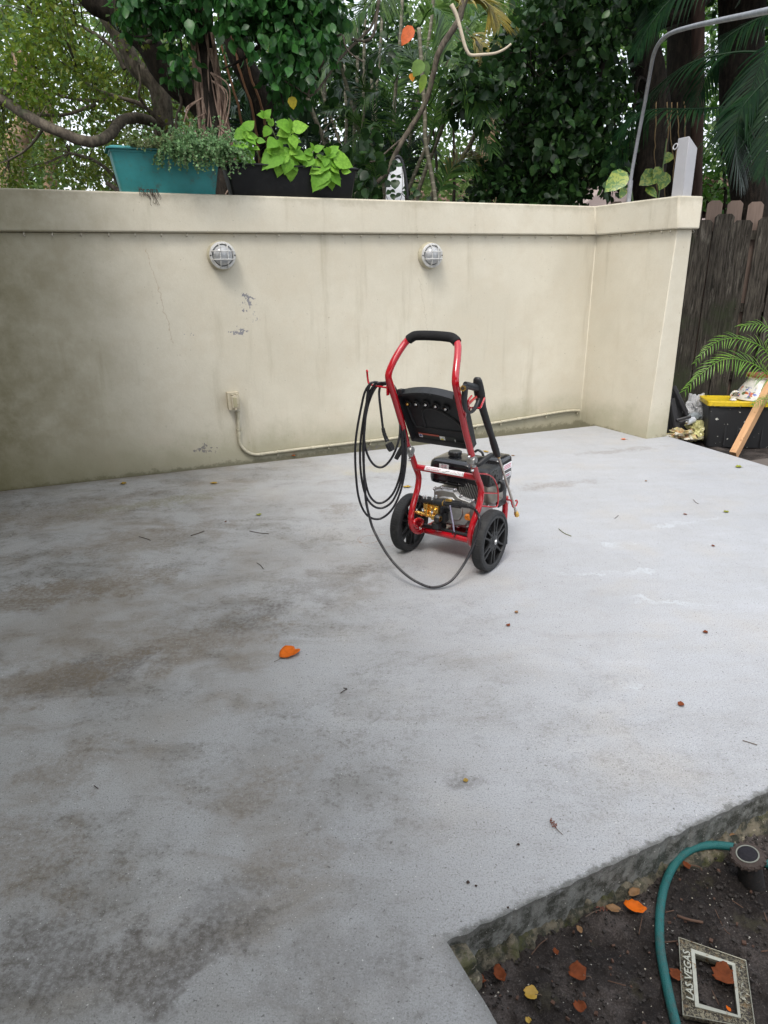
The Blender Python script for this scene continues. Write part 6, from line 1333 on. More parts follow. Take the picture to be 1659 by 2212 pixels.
def in_poly(px, py, poly):
    c_ = False; j = len(poly)-1
    for i in range(len(poly)):
        xi, yi = poly[i]; xj, yj = poly[j]
        if (yi > py) != (yj > py) and px < (xj-xi)*(py-yi)/(yj-yi)+xi: c_ = not c_
        j = i
    return c_
def region_pts(poly, y0, y1, n, gap=.0, seed=0, gs=.009):
    xs = [p[0] for p in poly]; ys = [p[1] for p in poly]; out = []; r_ = random.Random(seed); t = 0
    while len(out) < n and t < n*40:
        t += 1; a = r_.uniform(min(xs), max(xs)); b = r_.uniform(min(ys), max(ys))
        if not in_poly(a, b, poly): continue
        if gap and mnoise.noise(Vector((a*gs, b*gs, seed*3.1))) < gap-.5: continue
        out.append(ony(a, b, r_.uniform(y0, y1)))
    return out
def twigs_to(mb, hubs, centres, r_=.006, sag=.05, maxd=1.2):
    # thin branches joining leaf clumps to the nearest limb point
    for c in centres:
        h = min(hubs, key=lambda q: (q-c).length)
        if (h-c).length > maxd: continue
        m = h.lerp(c, .5)+Vector((rnd.uniform(-.05, .05), 0, sag*rnd.uniform(-1, 1))); mb.tube([h, m, c], [r_, r_*.7, r_*.4], 4)
# ---- far woods
cs1 = region_pts([(-200, -250), (1900, -250), (1900, 460), (-200, 460)], 15, 24, 300, .36, 1, .006)
cs1b = region_pts([(-200, 330), (1190, 330), (1190, 520), (-200, 520)], 11, 16, 42, .30, 2, .01)
fw = leaf_mesh('far_woods', [clump_leaves(cs1, nr.uniform(.6, 1.5, len(cs1)), 150, .17, LEAF4), clump_leaves(cs1b, nr.uniform(.5, .9, len(cs1b)), 130, .13, LEAF4)], L_far); tag(fw, kind='stuff')
# ---- 1. old fig with the curved low branches (left)
t1 = thing('fig_tree', 'old fig tree with curved low branches and small olive leaves at upper left', 'tree', (0, 0, 0))
Y1 = 7.4; mb = MB(); hubs = []
hubs += limb(mb, [(150, -60, Y1), (200, 5, Y1), (240, 22, Y1), (283, 60, Y1), (320, 95, Y1), (347, 140, Y1), (383, 180, Y1), (420, 206, Y1), (450, 240, Y1), (470, 300, Y1), (482, 420, Y1), (486, 560, Y1)], .085, .17, 14, 6, .004)
mb.build('trunk', M_bark, t1, smooth=60)
mb = MB(); hubs += limb(mb, [(220, 20, Y1+.5), (262, 85, Y1+.5), (293, 145, Y1+.5), (333, 178, Y1+.5), (350, 225, Y1+.5), (354, 300, Y1+.5), (360, 420, Y1+.5), (365, 560, Y1+.5)], .07, .12, 12, 6, .003); mb.build('grey_trunk', M_barkg, t1, smooth=60)
mb = MB()
hubs += limb(mb, [(-60, 200, 6.6), (0, 213, 6.6), (50, 245, 6.6), (110, 277, 6.6), (187, 306, 6.7), (233, 294, 6.9), (262, 262, 7.2), (300, 255, 7.5), (345, 270, 7.8)], .040, .050, 10, 6, .003)
for pts, a, b in (([(133, 208, 7), (175, 216, 7), (213, 217, 7), (260, 212, 7.1), (310, 230, 7.2), (353, 268, 7.4)], .012, .022), ([(67, 250, 6.9), (105, 249, 6.9), (143, 247, 6.9), (207, 226, 7)], .010, .016), ([(170, 160, 7), (200, 190, 7), (240, 205, 7.1), (310, 226, 7.2)], .012, .020), ([(300, 140, 7.1), (303, 180, 7.1), (300, 205, 7.1), (311, 226, 7.2)], .010, .014),
                ([(388, 200, 7.3), (392, 225, 7.3), (383, 250, 7.3), (380, 290, 7.3)], .013, .018), ([(230, 395, 7.4), (250, 408, 7.4), (262, 420, 7.4)], .02, .03), ([(150, 330, 7.5), (200, 345, 7.5), (240, 375, 7.6), (270, 420, 7.7)], .012, .022), ([(270, 150, 7.2), (240, 100, 7.2), (180, 60, 7.2), (100, 40, 7.2)], .022, .010), ([(100, 270, 6.8), (60, 320, 6.9), (20, 345, 7)], .014, .008), ([(320, 95, 7.3), (350, 60, 7.3), (360, 0, 7.3)], .03, .02),
                ([(20, 180, 7.3), (45, 163, 7.3), (75, 145, 7.3)], .03, .022), ([(0, 205, 7.3), (15, 190, 7.3), (30, 172, 7.3)], .03, .03)):
    hubs += limb(mb, pts, a, b, 7, 5, .002)
mb.build('branch', M_barkg, t1, smooth=60)
polyA = [(-150, -420), (330, -420), (345, 20), (300, 90), (310, 170), (250, 240), (120, 255), (-150, 250)]
ca = region_pts(polyA, 6.4, 8.6, 400, .44, 3, .012); cb = region_pts([(-120, 240), (240, 240), (260, 330), (235, 400), (-120, 400)], 7.2, 9.4, 120, .44, 4, .02)
cc_ = region_pts([(200, 120), (420, 120), (430, 400), (240, 400), (240, 240)], 7.6, 9.2, 90, .44, 5, .02)
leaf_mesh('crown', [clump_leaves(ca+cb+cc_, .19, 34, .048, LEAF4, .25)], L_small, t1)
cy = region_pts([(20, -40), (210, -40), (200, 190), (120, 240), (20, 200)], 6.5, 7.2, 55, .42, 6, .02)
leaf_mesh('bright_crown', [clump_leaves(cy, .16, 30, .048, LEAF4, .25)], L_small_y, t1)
mb = MB(); twigs_to(mb, hubs, ca[::2]+cb+cc_+cy[::2]); mb.build('twigs', M_barkg, t1, smooth=180)
# ---- 2. pillar of hanging roots
t2 = thing('strangler_fig', 'pinkish brown bundle of hanging fig roots rising between the two planters', 'tree', (0, 0, 0)); mb = MB(); Y2 = 6.75
core = limb(mb, [(425, -120, Y2), (437, 60, Y2), (447, 147, Y2), (460, 250, Y2), (472, 330, Y2), (484, 430, Y2), (488, 600, Y2)], .055, .10, 12, 6); mb.build('trunk', M_bark, t2, smooth=60)
mb = MB(); n_ = len(core)
for i in range(46):
    a0 = rnd.uniform(0, 2*math.pi); tw = rnd.uniform(-.8, .8); P_ = []; s0 = rnd.choice((0, 0, 0, int(n_*.25))); rr_ = rnd.uniform(.045, .085); r_ = rnd.choice((.006, .008, .011, .016)); ph = rnd.uniform(0, 9)
    for j in range(s0, n_, 2):
        t = j/n_; rad = (.030+rr_*(.35+.95*t)); a = a0+tw*t+.35*math.sin(t*9+ph); P_.append(core[j]+Vector((math.cos(a)*rad*1.35, math.sin(a)*rad*.8, 0))+Vector((rnd.uniform(-.006, .006), 0, 0)))
    mb.tube(catmull(P_, 3), r_, 6)
for i in range(10):
    q = core[rnd.randrange(n_//3, n_*2//3)]; s = rnd.choice((-1, 1)); P_ = [q+Vector((s*.05, -.1, 0)), q+Vector((s*rnd.uniform(.10, .2), -.12, -.10)), q+Vector((s*rnd.uniform(.08, .26), -.1, -.30)), q+Vector((s*.06, -.1, -.55))]; mb.tube(catmull(P_, 5), .007, 5)
mb.build('aerial_roots', M_barkr, t2, smooth=180)
# ---- 3. dark trunk with big glossy hanging leaves
t3 = thing('broadleaf_tree', 'dark trunked tree with big glossy drooping leaves above the black planter', 'tree', (0, 0, 0)); mb = MB(); Y3 = 7.6
h3 = limb(mb, [(470, -160, Y3), (492, 20, Y3), (512, 110, Y3), (542, 170, Y3), (562, 220, Y3), (572, 300, Y3), (578, 430, Y3), (580, 600, Y3)], .10, .125, 14, 6, .003); mb.build('trunk', M_bark, t3, smooth=60)
mb = MB()
for dx in (-34, -8, 12): limb(mb, [(505+dx, 60, Y3-.14), (528+dx, 160, Y3-.14), (552+dx*1.1, 230, Y3-.15), (566+dx, 320, Y3-.15), (570+dx, 430, Y3-.15)], .010, .014, 6, 5, .006)
mb.build('aerial_roots', plain('rusty_root', (.20, .10, .05), .9), t3, smooth=180)
mb = MB(); hb = []
for pts in ([(480, -40, 6.9), (430, 30, 6.7), (380, 60, 6.6), (330, 75, 6.5), (290, 80, 6.5)], [(500, 0, 7), (540, 60, 6.7), (570, 120, 6.6), (600, 180, 6.5), (612, 225, 6.5)], [(520, -20, 7), (600, 40, 6.7), (660, 80, 6.6), (700, 120, 6.6)], [(560, -60, 7), (640, -20, 6.8), (720, 20, 6.7)], [(450, -60, 7), (410, -20, 6.7), (390, 60, 6.6), (395, 130, 6.6)], [(560, 100, 6.7), (520, 130, 6.6), (480, 150, 6.6)]): hb += limb(mb, pts, .018, .006, 6, 5, .003)
poly3 = [(465, -260), (760, -260), (735, 60), (700, 130), (650, 200), (612, 238), (588, 190), (572, 120), (530, 95), (480, 85), (468, 20)]
poly3b = [(265, -60), (430, -160), (440, 10), (408, 60), (402, 165), (385, 150), (365, 50), (300, 80), (268, 60)]
c3a = region_pts(poly3, 6.3, 7.1, 175, 0, 7); c3b = region_pts(poly3b, 6.3, 6.9, 42, .34, 8, .02); c3c = region_pts([(600, 180), (860, 60), (900, 300), (780, 420), (700, 420), (620, 330)], 7.3, 8.0, 12, .48, 9, .02)
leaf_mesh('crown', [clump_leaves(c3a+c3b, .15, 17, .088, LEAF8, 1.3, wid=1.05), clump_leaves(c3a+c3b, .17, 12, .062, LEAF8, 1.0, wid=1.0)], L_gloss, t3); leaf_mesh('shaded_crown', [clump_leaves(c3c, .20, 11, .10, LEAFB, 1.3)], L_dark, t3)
twigs_to(mb, hb, c3a[::2]+c3b[::2], .004); mb.build('branch', M_bark, t3, smooth=180)
# single coloured leaves on it
def hang_leaf(px, py, px2, py2, y, mat, name, label, cat='leaf', w=1., nrm=None):
    a = ony(px, py, y); b = ony(px2, py2, y); d = b-a; e = thing(name, label, cat, a)
    V, F = leaves([(0, 0, 0)], [tuple(d)], [tuple(nrm or (0.1, -1, .2))], [d.length], LEAFB, w); leaf_mesh('blade', [(V, F)], mat, e); MB().tube([Vector((0, 0, 0)), -d*.25+Vector((.01, 0, .03))], .0025, 5).build('stalk', M_stem, e); return e
hang_leaf(630, 208, 634, 236, 6.45, leaf_mat('leaf_yellow', [(.60, .48, .03)], .5, .3), 'yellow_leaf', 'bright yellow leaf hanging under the glossy leaves')
hang_leaf(891, 56, 868, 97, 6.4, leaf_mat('leaf_orange', [(.75, .16, .05)], .5, .4), 'orange_leaf', 'bright orange leaf hanging high among the palm stems', w=.8)
hang_leaf(888, 158, 892, 176, 6.5, leaf_mat('leaf_amber', [(.75, .30, .04)], .5, .4), 'amber_leaf', 'small amber leaf under the broad green hanging leaf')
hang_leaf(912, 130, 893, 165, 6.45, leaf_mat('leaf_green', [(.14, .24, .05)], .45, .35), 'green_leaf', 'broad pale green leaf hanging beside the climbing branch'); hang_leaf(918, 132, 924, 166, 6.5, leaf_mat('leaf_green2', [(.08, .15, .03)], .45, .3), 'green_leaf', 'darker narrow green leaf right of the broad pale one', w=.7); hang_leaf(917, 160, 908, 201, 6.5, leaf_mat('leaf_lime', [(.22, .34, .04)], .45, .35), 'lime_leaf', 'long lime green leaf hanging lowest on the climbing branch', w=.6)
# ---- 4. clump of areca palms
def frond(parent, pts, n, L_, mat, rmat=None, width=.018, droop=.45, spread=1., up=None, fade=.6, r0=.010, name='frond', vee=.15, y_is=True, jitter=.12):
    P_ = [ony(*q) for q in pts] if y_is else [Vector(q) for q in pts]; C_ = catmull(P_, 8); m = len(C_); cum = [0]
    for a, b in zip(C_[:-1], C_[1:]): cum.append(cum[-1]+(b-a).length)
    T_ = cum[-1]; VV = []; FF = []; 
    mb = MB(); mb.tube(C_, [r0*(1-.8*i/(m-1)) for i in range(m)], 5); mb.build('rachis', rmat or M_gstem, parent, smooth=180) if False else None
    VV += mb.v; FF += mb.f
    for i in range(n):
        t = .10+.90*(i+.5)/n; s_ = t*T_; j = max(0, min(m-2, int(np.searchsorted(cum, s_))-1)); f_ = (s_-cum[j])/max(1e-6, cum[j+1]-cum[j]); p = C_[j].lerp(C_[j+1], f_); tg = (C_[j+1]-C_[j]).normalized()
        u_ = Vector(up) if up else Vector((0, -.25, 1)); sd = tg.cross(u_); sd = sd.normalized() if sd.length > .05 else Vector((1, 0, 0)); nn = sd.cross(tg)
        ll_ = L_*(math.sin(math.pi*min(1, .12+t*.80))**.6)*(1-fade*max(0, t-.6)*1.6)*rnd.uniform(.85, 1.1)
        for s in (-1, 1):
            d = (tg*(.55+.5*t+rnd.uniform(-jitter, jitter))+sd*s*spread+nn*(vee+rnd.uniform(-jitter, jitter))).normalized(); w = width*(1-.35*t)
            base = len(VV); K = 5; dr = droop*rnd.uniform(.6, 1.4); q = p.copy(); dd_ = d.copy()
            for kk in range(K+1):
                tt = kk/K; ww = w*(.35+1.3*tt if tt < .35 else .85*(1-(tt-.35)/.65)**.7+.02); ws = dd_.cross(nn); ws = ws.normalized() if ws.length > 1e-3 else tg
                VV += [tuple(q-ws*ww/2), tuple(q+ws*ww/2)]
                dd_ = (dd_+Vector((0, 0, -1))*dr*(1.3/K)).normalized(); q = q+dd_*ll_/K
            for kk in range(K): a = base+2*kk; FF.append((a, a+1, a+3, a+2))
    me = bpy.data.meshes.new(name); me.from_pydata(VV, [], FF); me.update(); o = bpy.data.objects.new(name, me); COL.objects.link(o); me.materials.append(mat); o.parent = parent
    me.polygons.foreach_set('use_smooth', [True]*len(me.polygons)); return o
t4 = thing('areca_palm', 'tall clump of areca palms with thin ringed grey stems behind the middle of the wall', 'palm', (0, 0, 0))
stems = [([(712, -80), (729, 33), (736, 133), (762, 233), (789, 343), (800, 450)], 8.0, .022), ([(790, -80), (789, 0), (787, 90), (786, 173), (784, 300), (786, 450)], 8.6, .020), ([(872, -80), (869, 0), (864, 90), (856, 173), (850, 300), (852, 450)], 8.8, .022), ([(640, 120), (666, 217), (684, 265), (702, 317), (712, 450)], 7.9, .026),
         ([(770, 60), (772, 160), (765, 300), (770, 450)], 9.0, .022), ([(905, 60), (912, 160), (918, 250), (920, 310), (942, 450)], 7.3, .023), ([(1010, 60), (985, 180), (950, 290), (915, 380), (900, 450)], 8.2, .024), ([(975, 60), (960, 180), (930, 290), (890, 390), (872, 450)], 8.0, .022), ([(830, -60), (822, 100), (812, 220), (820, 330), (832, 450)], 9.2, .020),
         ([(690, -80), (700, 80), (702, 220), (708, 330), (730, 450)], 9.0, .022), ([(940, -60), (930, 60), (905, 200), (880, 330), (850, 450)], 9.0, .022), ([(1040, 260), (1000, 340), (950, 400), (930, 450)], 8.6, .03), ([(655, -60), (668, 60), (690, 180), (740, 330), (760, 450)], 8.9, .018), ([(742, 140), (748, 250), (745, 350), (740, 450)], 9.4, .022), ([(800, 140), (806, 250), (800, 350), (798, 450)], 9.4, .022)]
for pts, y, r_ in stems:
    mb = MB(); limb(mb, [(a, b, y) for a, b in pts]+[(pts[-1][0], 640, y)], r_*.8, r_, 8, 6); mb.build('stem', M_cane if rnd.random() < .8 else M_gstem, t4, smooth=180)
FR = [([(820, 430, 7.6), (800, 330, 7.6), (770, 260, 7.5), (740, 235, 7.4), (705, 240, 7.3)], L_palm), ([(870, 430, 7.6), (850, 320, 7.5), (810, 270, 7.4), (770, 300, 7.3), (745, 350, 7.2)], L_palm), ([(860, 60, 8), (830, 20, 7.9), (800, 10, 7.8), (765, 40, 7.7), (745, 80, 7.6)], L_palm), ([(905, 60, 7.8), (930, 20, 7.7), (960, 30, 7.6), (975, 80, 7.5), (980, 130, 7.4)], L_palm),
      ([(925, 230, 7.3), (960, 170, 7.2), (1000, 160, 7.1), (1030, 200, 7.0), (1045, 260, 6.9)], L_palm), ([(930, 330, 7.6), (960, 250, 7.5), (1000, 235, 7.4), (1040, 270, 7.3), (1065, 330, 7.2)], L_palm), ([(930, 300, 7.9), (945, 220, 7.9), (965, 170, 7.9), (1000, 130, 7.8)], L_palm), ([(915, 200, 8), (895, 130, 8), (860, 100, 8), (825, 110, 7.9), (800, 150, 7.9)], L_palm),
      ([(800, 230, 8.2), (770, 150, 8.1), (735, 130, 8.1), (700, 150, 8), (680, 200, 8)], L_palm), ([(880, 330, 8), (850, 240, 8), (820, 200, 7.9), (790, 210, 7.8), (765, 250, 7.8)], L_palm), ([(700, 330, 8.3), (670, 250, 8.3), (640, 230, 8.2), (610, 260, 8.1), (595, 310, 8.1)], L_palmd), ([(690, 420, 8), (670, 340, 8), (640, 310, 8), (610, 330, 7.9)], L_palmd),
      ([(660, 330, 7.4), (630, 300, 7.4), (600, 300, 7.3), (575, 330, 7.3)], L_palmd), ([(1010, 60, 8.4), (1040, 30, 8.4), (1075, 40, 8.3), (1090, 90, 8.2)], L_palm), ([(985, 20, 7.2), (1010, 0, 7.1), (1050, 5, 7.1), (1080, 50, 7.0)], L_palmo), ([(980, 110, 7.8), (1010, 80, 7.8), (1040, 90, 7.7), (1060, 130, 7.6)], L_palmo),
      ([(960, 400, 8), (1000, 340, 8), (1030, 330, 7.9), (1050, 370, 7.9)], L_palmo), ([(940, 430, 7.5), (980, 360, 7.5), (1020, 350, 7.4), (1050, 390, 7.4)], L_palm), ([(760, 100, 8.8), (730, 40, 8.8), (690, 40, 8.7), (660, 80, 8.7)], L_palm), ([(820, -20, 8), (790, -60, 8), (740, -40, 7.9), (705, 30, 7.8)], L_palm), ([(900, -30, 8), (930, -80, 8), (980, -50, 7.9), (1020, 20, 7.8)], L_palm),
      ([(880, -40, 7.8), (870, -90, 7.8), (840, -60, 7.7), (820, 30, 7.6)], L_palm), ([(850, 180, 8.6), (880, 110, 8.6), (915, 100, 8.5), (940, 150, 8.4)], L_palm), ([(790, 420, 8.4), (760, 340, 8.4), (720, 320, 8.3), (690, 360, 8.2)], L_palmd), ([(860, 420, 8.8), (880, 330, 8.8), (910, 300, 8.7), (940, 330, 8.6)], L_palmd),
      ([(820, 300, 8.9), (790, 200, 8.9), (750, 180, 8.9), (715, 220, 8.8)], L_palmd), ([(840, 350, 9.2), (870, 240, 9.2), (900, 220, 9.1), (930, 250, 9)], L_palmd), ([(740, 430, 9.2), (720, 330, 9.2), (690, 290, 9.1), (660, 300, 9)], L_palmd), ([(560, 330, 8.6), (530, 240, 8.6), (500, 230, 8.5), (470, 280, 8.5)], L_palmd), ([(620, 250, 9), (600, 180, 9), (560, 160, 9), (530, 200, 8.9)], L_palmd), ([(840, 240, 9.3), (860, 150, 9.3), (890, 130, 9.2), (915, 180, 9.2)], L_palm), ([(800, 380, 7.9), (830, 300, 7.9), (860, 290, 7.8), (880, 330, 7.8)], L_palmd)]
for pts, m in FR: frond(t4, pts, 48, .44, m, width=.028, droop=.5, jitter=.10)
# dark undergrowth behind the palms
ug = thing('laurel_bush', 'dark dense bush filling the gap low behind the palm stems', 'bush', (0, 0, 0))
cu = region_pts([(420, 150), (860, 60), (900, 470), (420, 470)], 9.8, 11.2, 130, .42, 12, .012); leaf_mesh('foliage', [clump_leaves(cu, .34, 60, .10, LEAF4, .3)], L_dark, ug)
for x in range(440, 1000, 45):
    mb = MB(); limb(mb, [(x+rnd.uniform(-15, 15), 560, 10.4), (x+rnd.uniform(-15, 15), 400, 10.4), (x+rnd.uniform(-30, 30), 200, 10.4)], .03, .012, 6, 4, .01); mb.build('stem', M_bark, ug, smooth=180)
# ---- 5. climbing branch and pale bent twig
cb_ = thing('climbing_branch', 'long grey brown branch sweeping from the top down to the wall right of the planters', 'branch', (0, 0, 0)); mb = MB()
limb(mb, [(1030, -60, 6.9), (1000, 10, 6.9), (990, 45, 6.9), (949, 110, 6.9), (936, 160, 6.95), (916, 227, 7), (876, 293, 7), (850, 340, 7), (836, 373, 7), (792, 413, 7.05), (760, 440, 7.1)], .030, .017, 9, 6, .002)
mb.build('main_branch', M_barkg, cb_, smooth=60); mb = MB()
for pts, a, b in (([(876, 293, 7), (850, 315, 7), (815, 345, 7), (795, 350, 7)], .010, .006), ([(700, 130, 6.7), (665, 205, 6.8), (690, 190, 6.8), (740, 120, 6.9), (800, 60, 7), (820, 0, 7)], .010, .012), ([(600, 165, 6.8), (640, 190, 6.8), (665, 205, 6.8)], .007, .006), ([(740, 75, 6.6), (748, 105, 6.6), (765, 122, 6.6), (785, 133, 6.6)], .007, .007), ([(670, 108, 6.9), (700, 85, 6.9), (738, 74, 6.9)], .007, .008), ([(760, 85, 6.9), (790, 88, 6.9), (808, 70, 6.9), (818, 0, 6.9)], .012, .014), ([(680, 345, 7), (690, 320, 7), (700, 280, 7), (735, 250, 7)], .005, .004)):
    limb(mb, pts, a, b, 6, 6, .002)
mb.build('side_branch', M_barkg, cb_, smooth=180)
cw = region_pts([(760, 300), (815, 280), (815, 430), (770, 430)], 6.6, 7.1, 12, 0, 14); leaf_mesh('leaves', [clump_leaves(cw, .12, 7, .095, LEAFB, .9)], L_dark, cb_)
pt_ = thing('bare_twig', 'pale bare twig bent in a V hanging near the top centre right', 'twig', (0, 0, 0)); mb = MB(); limb(mb, [(975, 10, 6.4), (984, 28, 6.4), (992, 53, 6.4), (1003, 95, 6.4), (1010, 112, 6.4), (1018, 119, 6.4), (1040, 118, 6.4), (1069, 115, 6.4), (1090, 106, 6.4), (1104, 95, 6.4)], .017, .008, 8, 5); mb.build('twig', plain('pale_bark', (.42, .36, .27), .8, vscale=30), pt_, smooth=180)
# ---- 6. white board leaning behind the wall
def q8(x, y): return (1480+x*220/1659)/3000*1659, (560+y*220/1659)/3000*1659
yb8 = 7.0; ol = [ony(*q8(*p), yb8) for p in ((190, 1760), (200, 1500), (225, 1200), (300, 860), (400, 570), (470, 460), (545, 408), (610, 450), (660, 560), (700, 720), (735, 950), (760, 1350), (775, 1760))]
wb = thing('white_board', 'white board with a rounded top and dark edge standing behind the wall', 'board', (0, 0, 0)); ol = [Vector((v.x, yb8, v.z)) for v in ol]; ol[0].z -= .5; ol[-1].z -= .5
MB().loft(ol, [v+Vector((.0, .03, 0)) for v in ol]).build('panel', plain('white_board', (.82, .84, .88), .35, var=.03), wb, bevel=.004)
ed = [ony(*q8(*p), yb8-.01) for p in ((480, 420), (560, 385), (640, 430), (700, 570), (745, 760), (790, 1000), (830, 1330), (850, 1700))]; MB().tube(catmull(ed, 5), .014, 6, flat=.6).build('dark_edge', M_blk, wb, smooth=180)
cr_ = thing('creeper', 'creeper with dark oval leaves growing in front of the white board', 'creeper', (0, 0, 0)); mb = MB()
for pts in ([(320, 1760), (200, 1500), (330, 1380), (480, 1440)], [(600, 1760), (680, 1500), (690, 1000), (680, 640)], [(900, 1760), (700, 1500), (620, 1480), (480, 1600)], [(300, 880), (380, 950), (560, 940), (700, 890)]):
    mb = MB(); limb(mb, [q8(*p)+(6.85,) for p in pts], .0028, .002, 5, 5); mb.build('stem', M_bark, cr_, smooth=180)
lf = [((480, 1060), (470, 1340), 1.25), ((340, 1390), (225, 1500), .9), ((350, 1375), (480, 1440), .7), ((380, 1480), (450, 1670), .9), ((640, 1470), (490, 1590), .7), ((700, 610), (490, 670), .7), ((340, 980), (500, 960), .8), ((520, 960), (660, 1010), .7), ((450, 560), (545, 550), .9), ((480, 640), (330, 830), .9), ((700, 1330), (760, 1310), 1.), ((1070, 1320), (930, 1400), .6), ((330, 1110), (200, 1230), 1.2), ((220, 1240), (330, 1270), 1.1), ((500, 480), (440, 720), .9), ((820, 1500), (700, 1420), .8), ((1000, 1450), (1230, 1500), 1.), ((1500, 1560), (1450, 1700), 1.), ((900, 1540), (1000, 1650), 1.)]
PV = [ony(*q8(*a), 6.84) for a, b, w in lf]; PD = [ony(*q8(*b), 6.80)-ony(*q8(*a), 6.84) for a, b, w in lf]; ch = [leaves([tuple(p)], [tuple(d)], [(rnd.uniform(-.3, .3), -1, .3)], [d.length], LEAFB, w) for p, d, (a, b, w) in zip(PV, PD, lf)]; leaf_mesh('leaves', ch, L_dark, cr_)
# ---- 7. dark broadleaved shrub
t7 = thing('broadleaf_shrub', 'big dark green broadleaved shrub spilling to the right end of the wall', 'shrub', (0, 0, 0)); mb = MB(); h7 = []
for pts, a, b in (([(1214, 560, 8.2), (1213, 440, 8.2), (1203, 405, 8.2), (1215, 340, 8.1), (1260, 240, 8), (1310, 120, 7.9), (1350, 0, 7.9)], .05, .03), ([(1203, 405, 8.2), (1180, 380, 8), (1130, 395, 7.8), (1080, 405, 7.6)], .022, .008), ([(1242, 352, 8), (1200, 372, 7.9), (1150, 384, 7.7)], .012, .008), ([(1250, 250, 8), (1180, 200, 7.6), (1117, 117, 7.2), (1060, 150, 7.1), (1030, 210, 7)], .016, .006),
                  ([(1250, -60, 7.6), (1205, 13, 7.4), (1167, 61, 7.3), (1117, 117, 7.2)], .018, .012), ([(1300, 130, 7.9), (1250, 60, 7.6), (1200, -20, 7.5)], .016, .01), ([(1230, 300, 8), (1150, 270, 7.7), (1080, 270, 7.5)], .014, .006), ([(1270, 220, 8), (1320, 250, 7.6), (1345, 330, 7.3)], .014, .006), ([(1146, 100, 7.2), (1148, 140, 7.2), (1165, 165, 7.2)], .006, .005)): h7 += limb(mb, pts, a, b, 8, 6, .003)
poly7 = [(1060, 350), (1090, 250), (1140, 180), (1230, 100), (1340, 70), (1350, 200), (1340, 330), (1325, 400), (1290, 412), (1230, 450), (1010, 455), (1030, 400)]
c7 = region_pts(poly7, 7.2, 8.6, 215, .33, 15, .02); c7b = region_pts([(1005, 150), (1060, 130), (1110, 40), (1240, -200), (1420, -260), (1400, 30), (1350, 110), (1200, 110), (1120, 150), (1080, 230), (1000, 260)], 6.9, 8, 150, .36, 16, .012); c7c = region_pts([(960, 120), (1080, 140), (1060, 240), (1010, 260)], 6.8, 7.3, 18, 0, 17)
leaf_mesh('crown', [clump_leaves(c7+c7b+c7c, .17, 15, .090, LEAF8, .9, wid=1.05), clump_leaves(c7+c7b, .2, 12, .06, LEAF8, .7, wid=1.05)], L_dark, t7)
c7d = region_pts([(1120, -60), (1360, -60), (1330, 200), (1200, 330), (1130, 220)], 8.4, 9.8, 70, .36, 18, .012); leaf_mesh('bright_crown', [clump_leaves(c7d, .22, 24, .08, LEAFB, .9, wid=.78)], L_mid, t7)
twigs_to(mb, h7, c7[::3]+c7b[::2]+c7c, .004); mb.build('trunk', M_bark, t7, smooth=180)
# ---- 8. far tan trunks
for pts, r_, lab in (([(1085, 470, 13), (1062, 373, 13), (1058, 300, 13), (1070, 240, 13), (1080, 150, 13)], .17, 'papery tan trunk seen far behind the dark shrub'), ([(20, 470, 12), (28, 360, 12), (40, 300, 12), (62, 250, 12), (50, 120, 12)], .20, 'pale pinkish trunk far away at the left edge'), ([(112, 470, 13), (110, 400, 13), (108, 340, 13), (100, 200, 13)], .12, 'pale straight trunk far behind the left wall')):
    e = thing('distant_tree', lab, 'tree', (0, 0, 0)); mb = MB(); limb(mb, pts, r_, r_*.75, 10, 6, .02); mb.build('trunk', M_tan, e, smooth=60); top = ony(*pts[-1][:2], 13); leaf_mesh('crown', [clump_leaves([top+Vector((rnd.uniform(-1.6, 1.6), rnd.uniform(-1, 1), rnd.uniform(0, 2.4))) for _ in range(26)], .5, 60, .11, LEAF4)], L_far, e)
# ---- 9. the big dark trunks at the right
e9 = thing('leaning_tree', 'thick dark leaning trunk behind the overhead pipe', 'tree', (0, 0, 0)); Y9 = 8.2; mb = MB(); P9 = limb(mb, [(1352, -140, Y9), (1372, 0, Y9), (1385, 80, Y9), (1405, 180, Y9), (1412, 260, Y9), (1405, 340, Y9), (1398, 420, Y9), (1398, 640, Y9)], .15, .19, 16, 6, .004); mb.build('trunk', M_bark, e9, smooth=60)
mb = MB(); limb(mb, [(1385, 80, Y9), (1430, 50, Y9-.1), (1500, 20, Y9-.2), (1560, -40, Y9-.2)], .06, .05, 10, 5); limb(mb, [(1400, 180, Y9-.1), (1380, 170, Y9-.3), (1370, 230, Y9-.4), (1360, 330, Y9-.4)], .02, .012, 6, 5); mb.build('limb', M_bark, e9, smooth=60)
mb = MB()
for x in (1418, 1440, 1452, 1463, 1478): limb(mb, [(x, 220, 7.6), (x+rnd.uniform(-6, 6), 300, 7.6), (x+rnd.uniform(-9, 9), 370, 7.6), (x+rnd.uniform(-9, 9), 450, 7.6)], .006, .004, 5, 5, .006)
mb.build('aerial_roots', plain('root_ochre', (.22, .15, .07), .9), e9, smooth=180)
e10 = thing('dark_tree', 'dark trunk standing between the leaning trunk and the red brown pole', 'tree', (0, 0, 0)); mb = MB(); limb(mb, [(1478, -140, 8.9), (1478, 100, 8.9), (1470, 300, 8.9), (1462, 640, 8.9)], .17, .20, 14, 6, .004); mb.build('trunk', M_bark, e10, smooth=60)
c10 = region_pts([(1380, -500), (2000, -500), (2000, -60), (1380, -120)], 7.2, 10, 220, 0, 19); leaf_mesh('crown', [clump_leaves(c10, .45, 42, .12, LEAF4, .4)], L_dark, e10)  # unseen leaf mass above the frame, added to shade the trunks at right
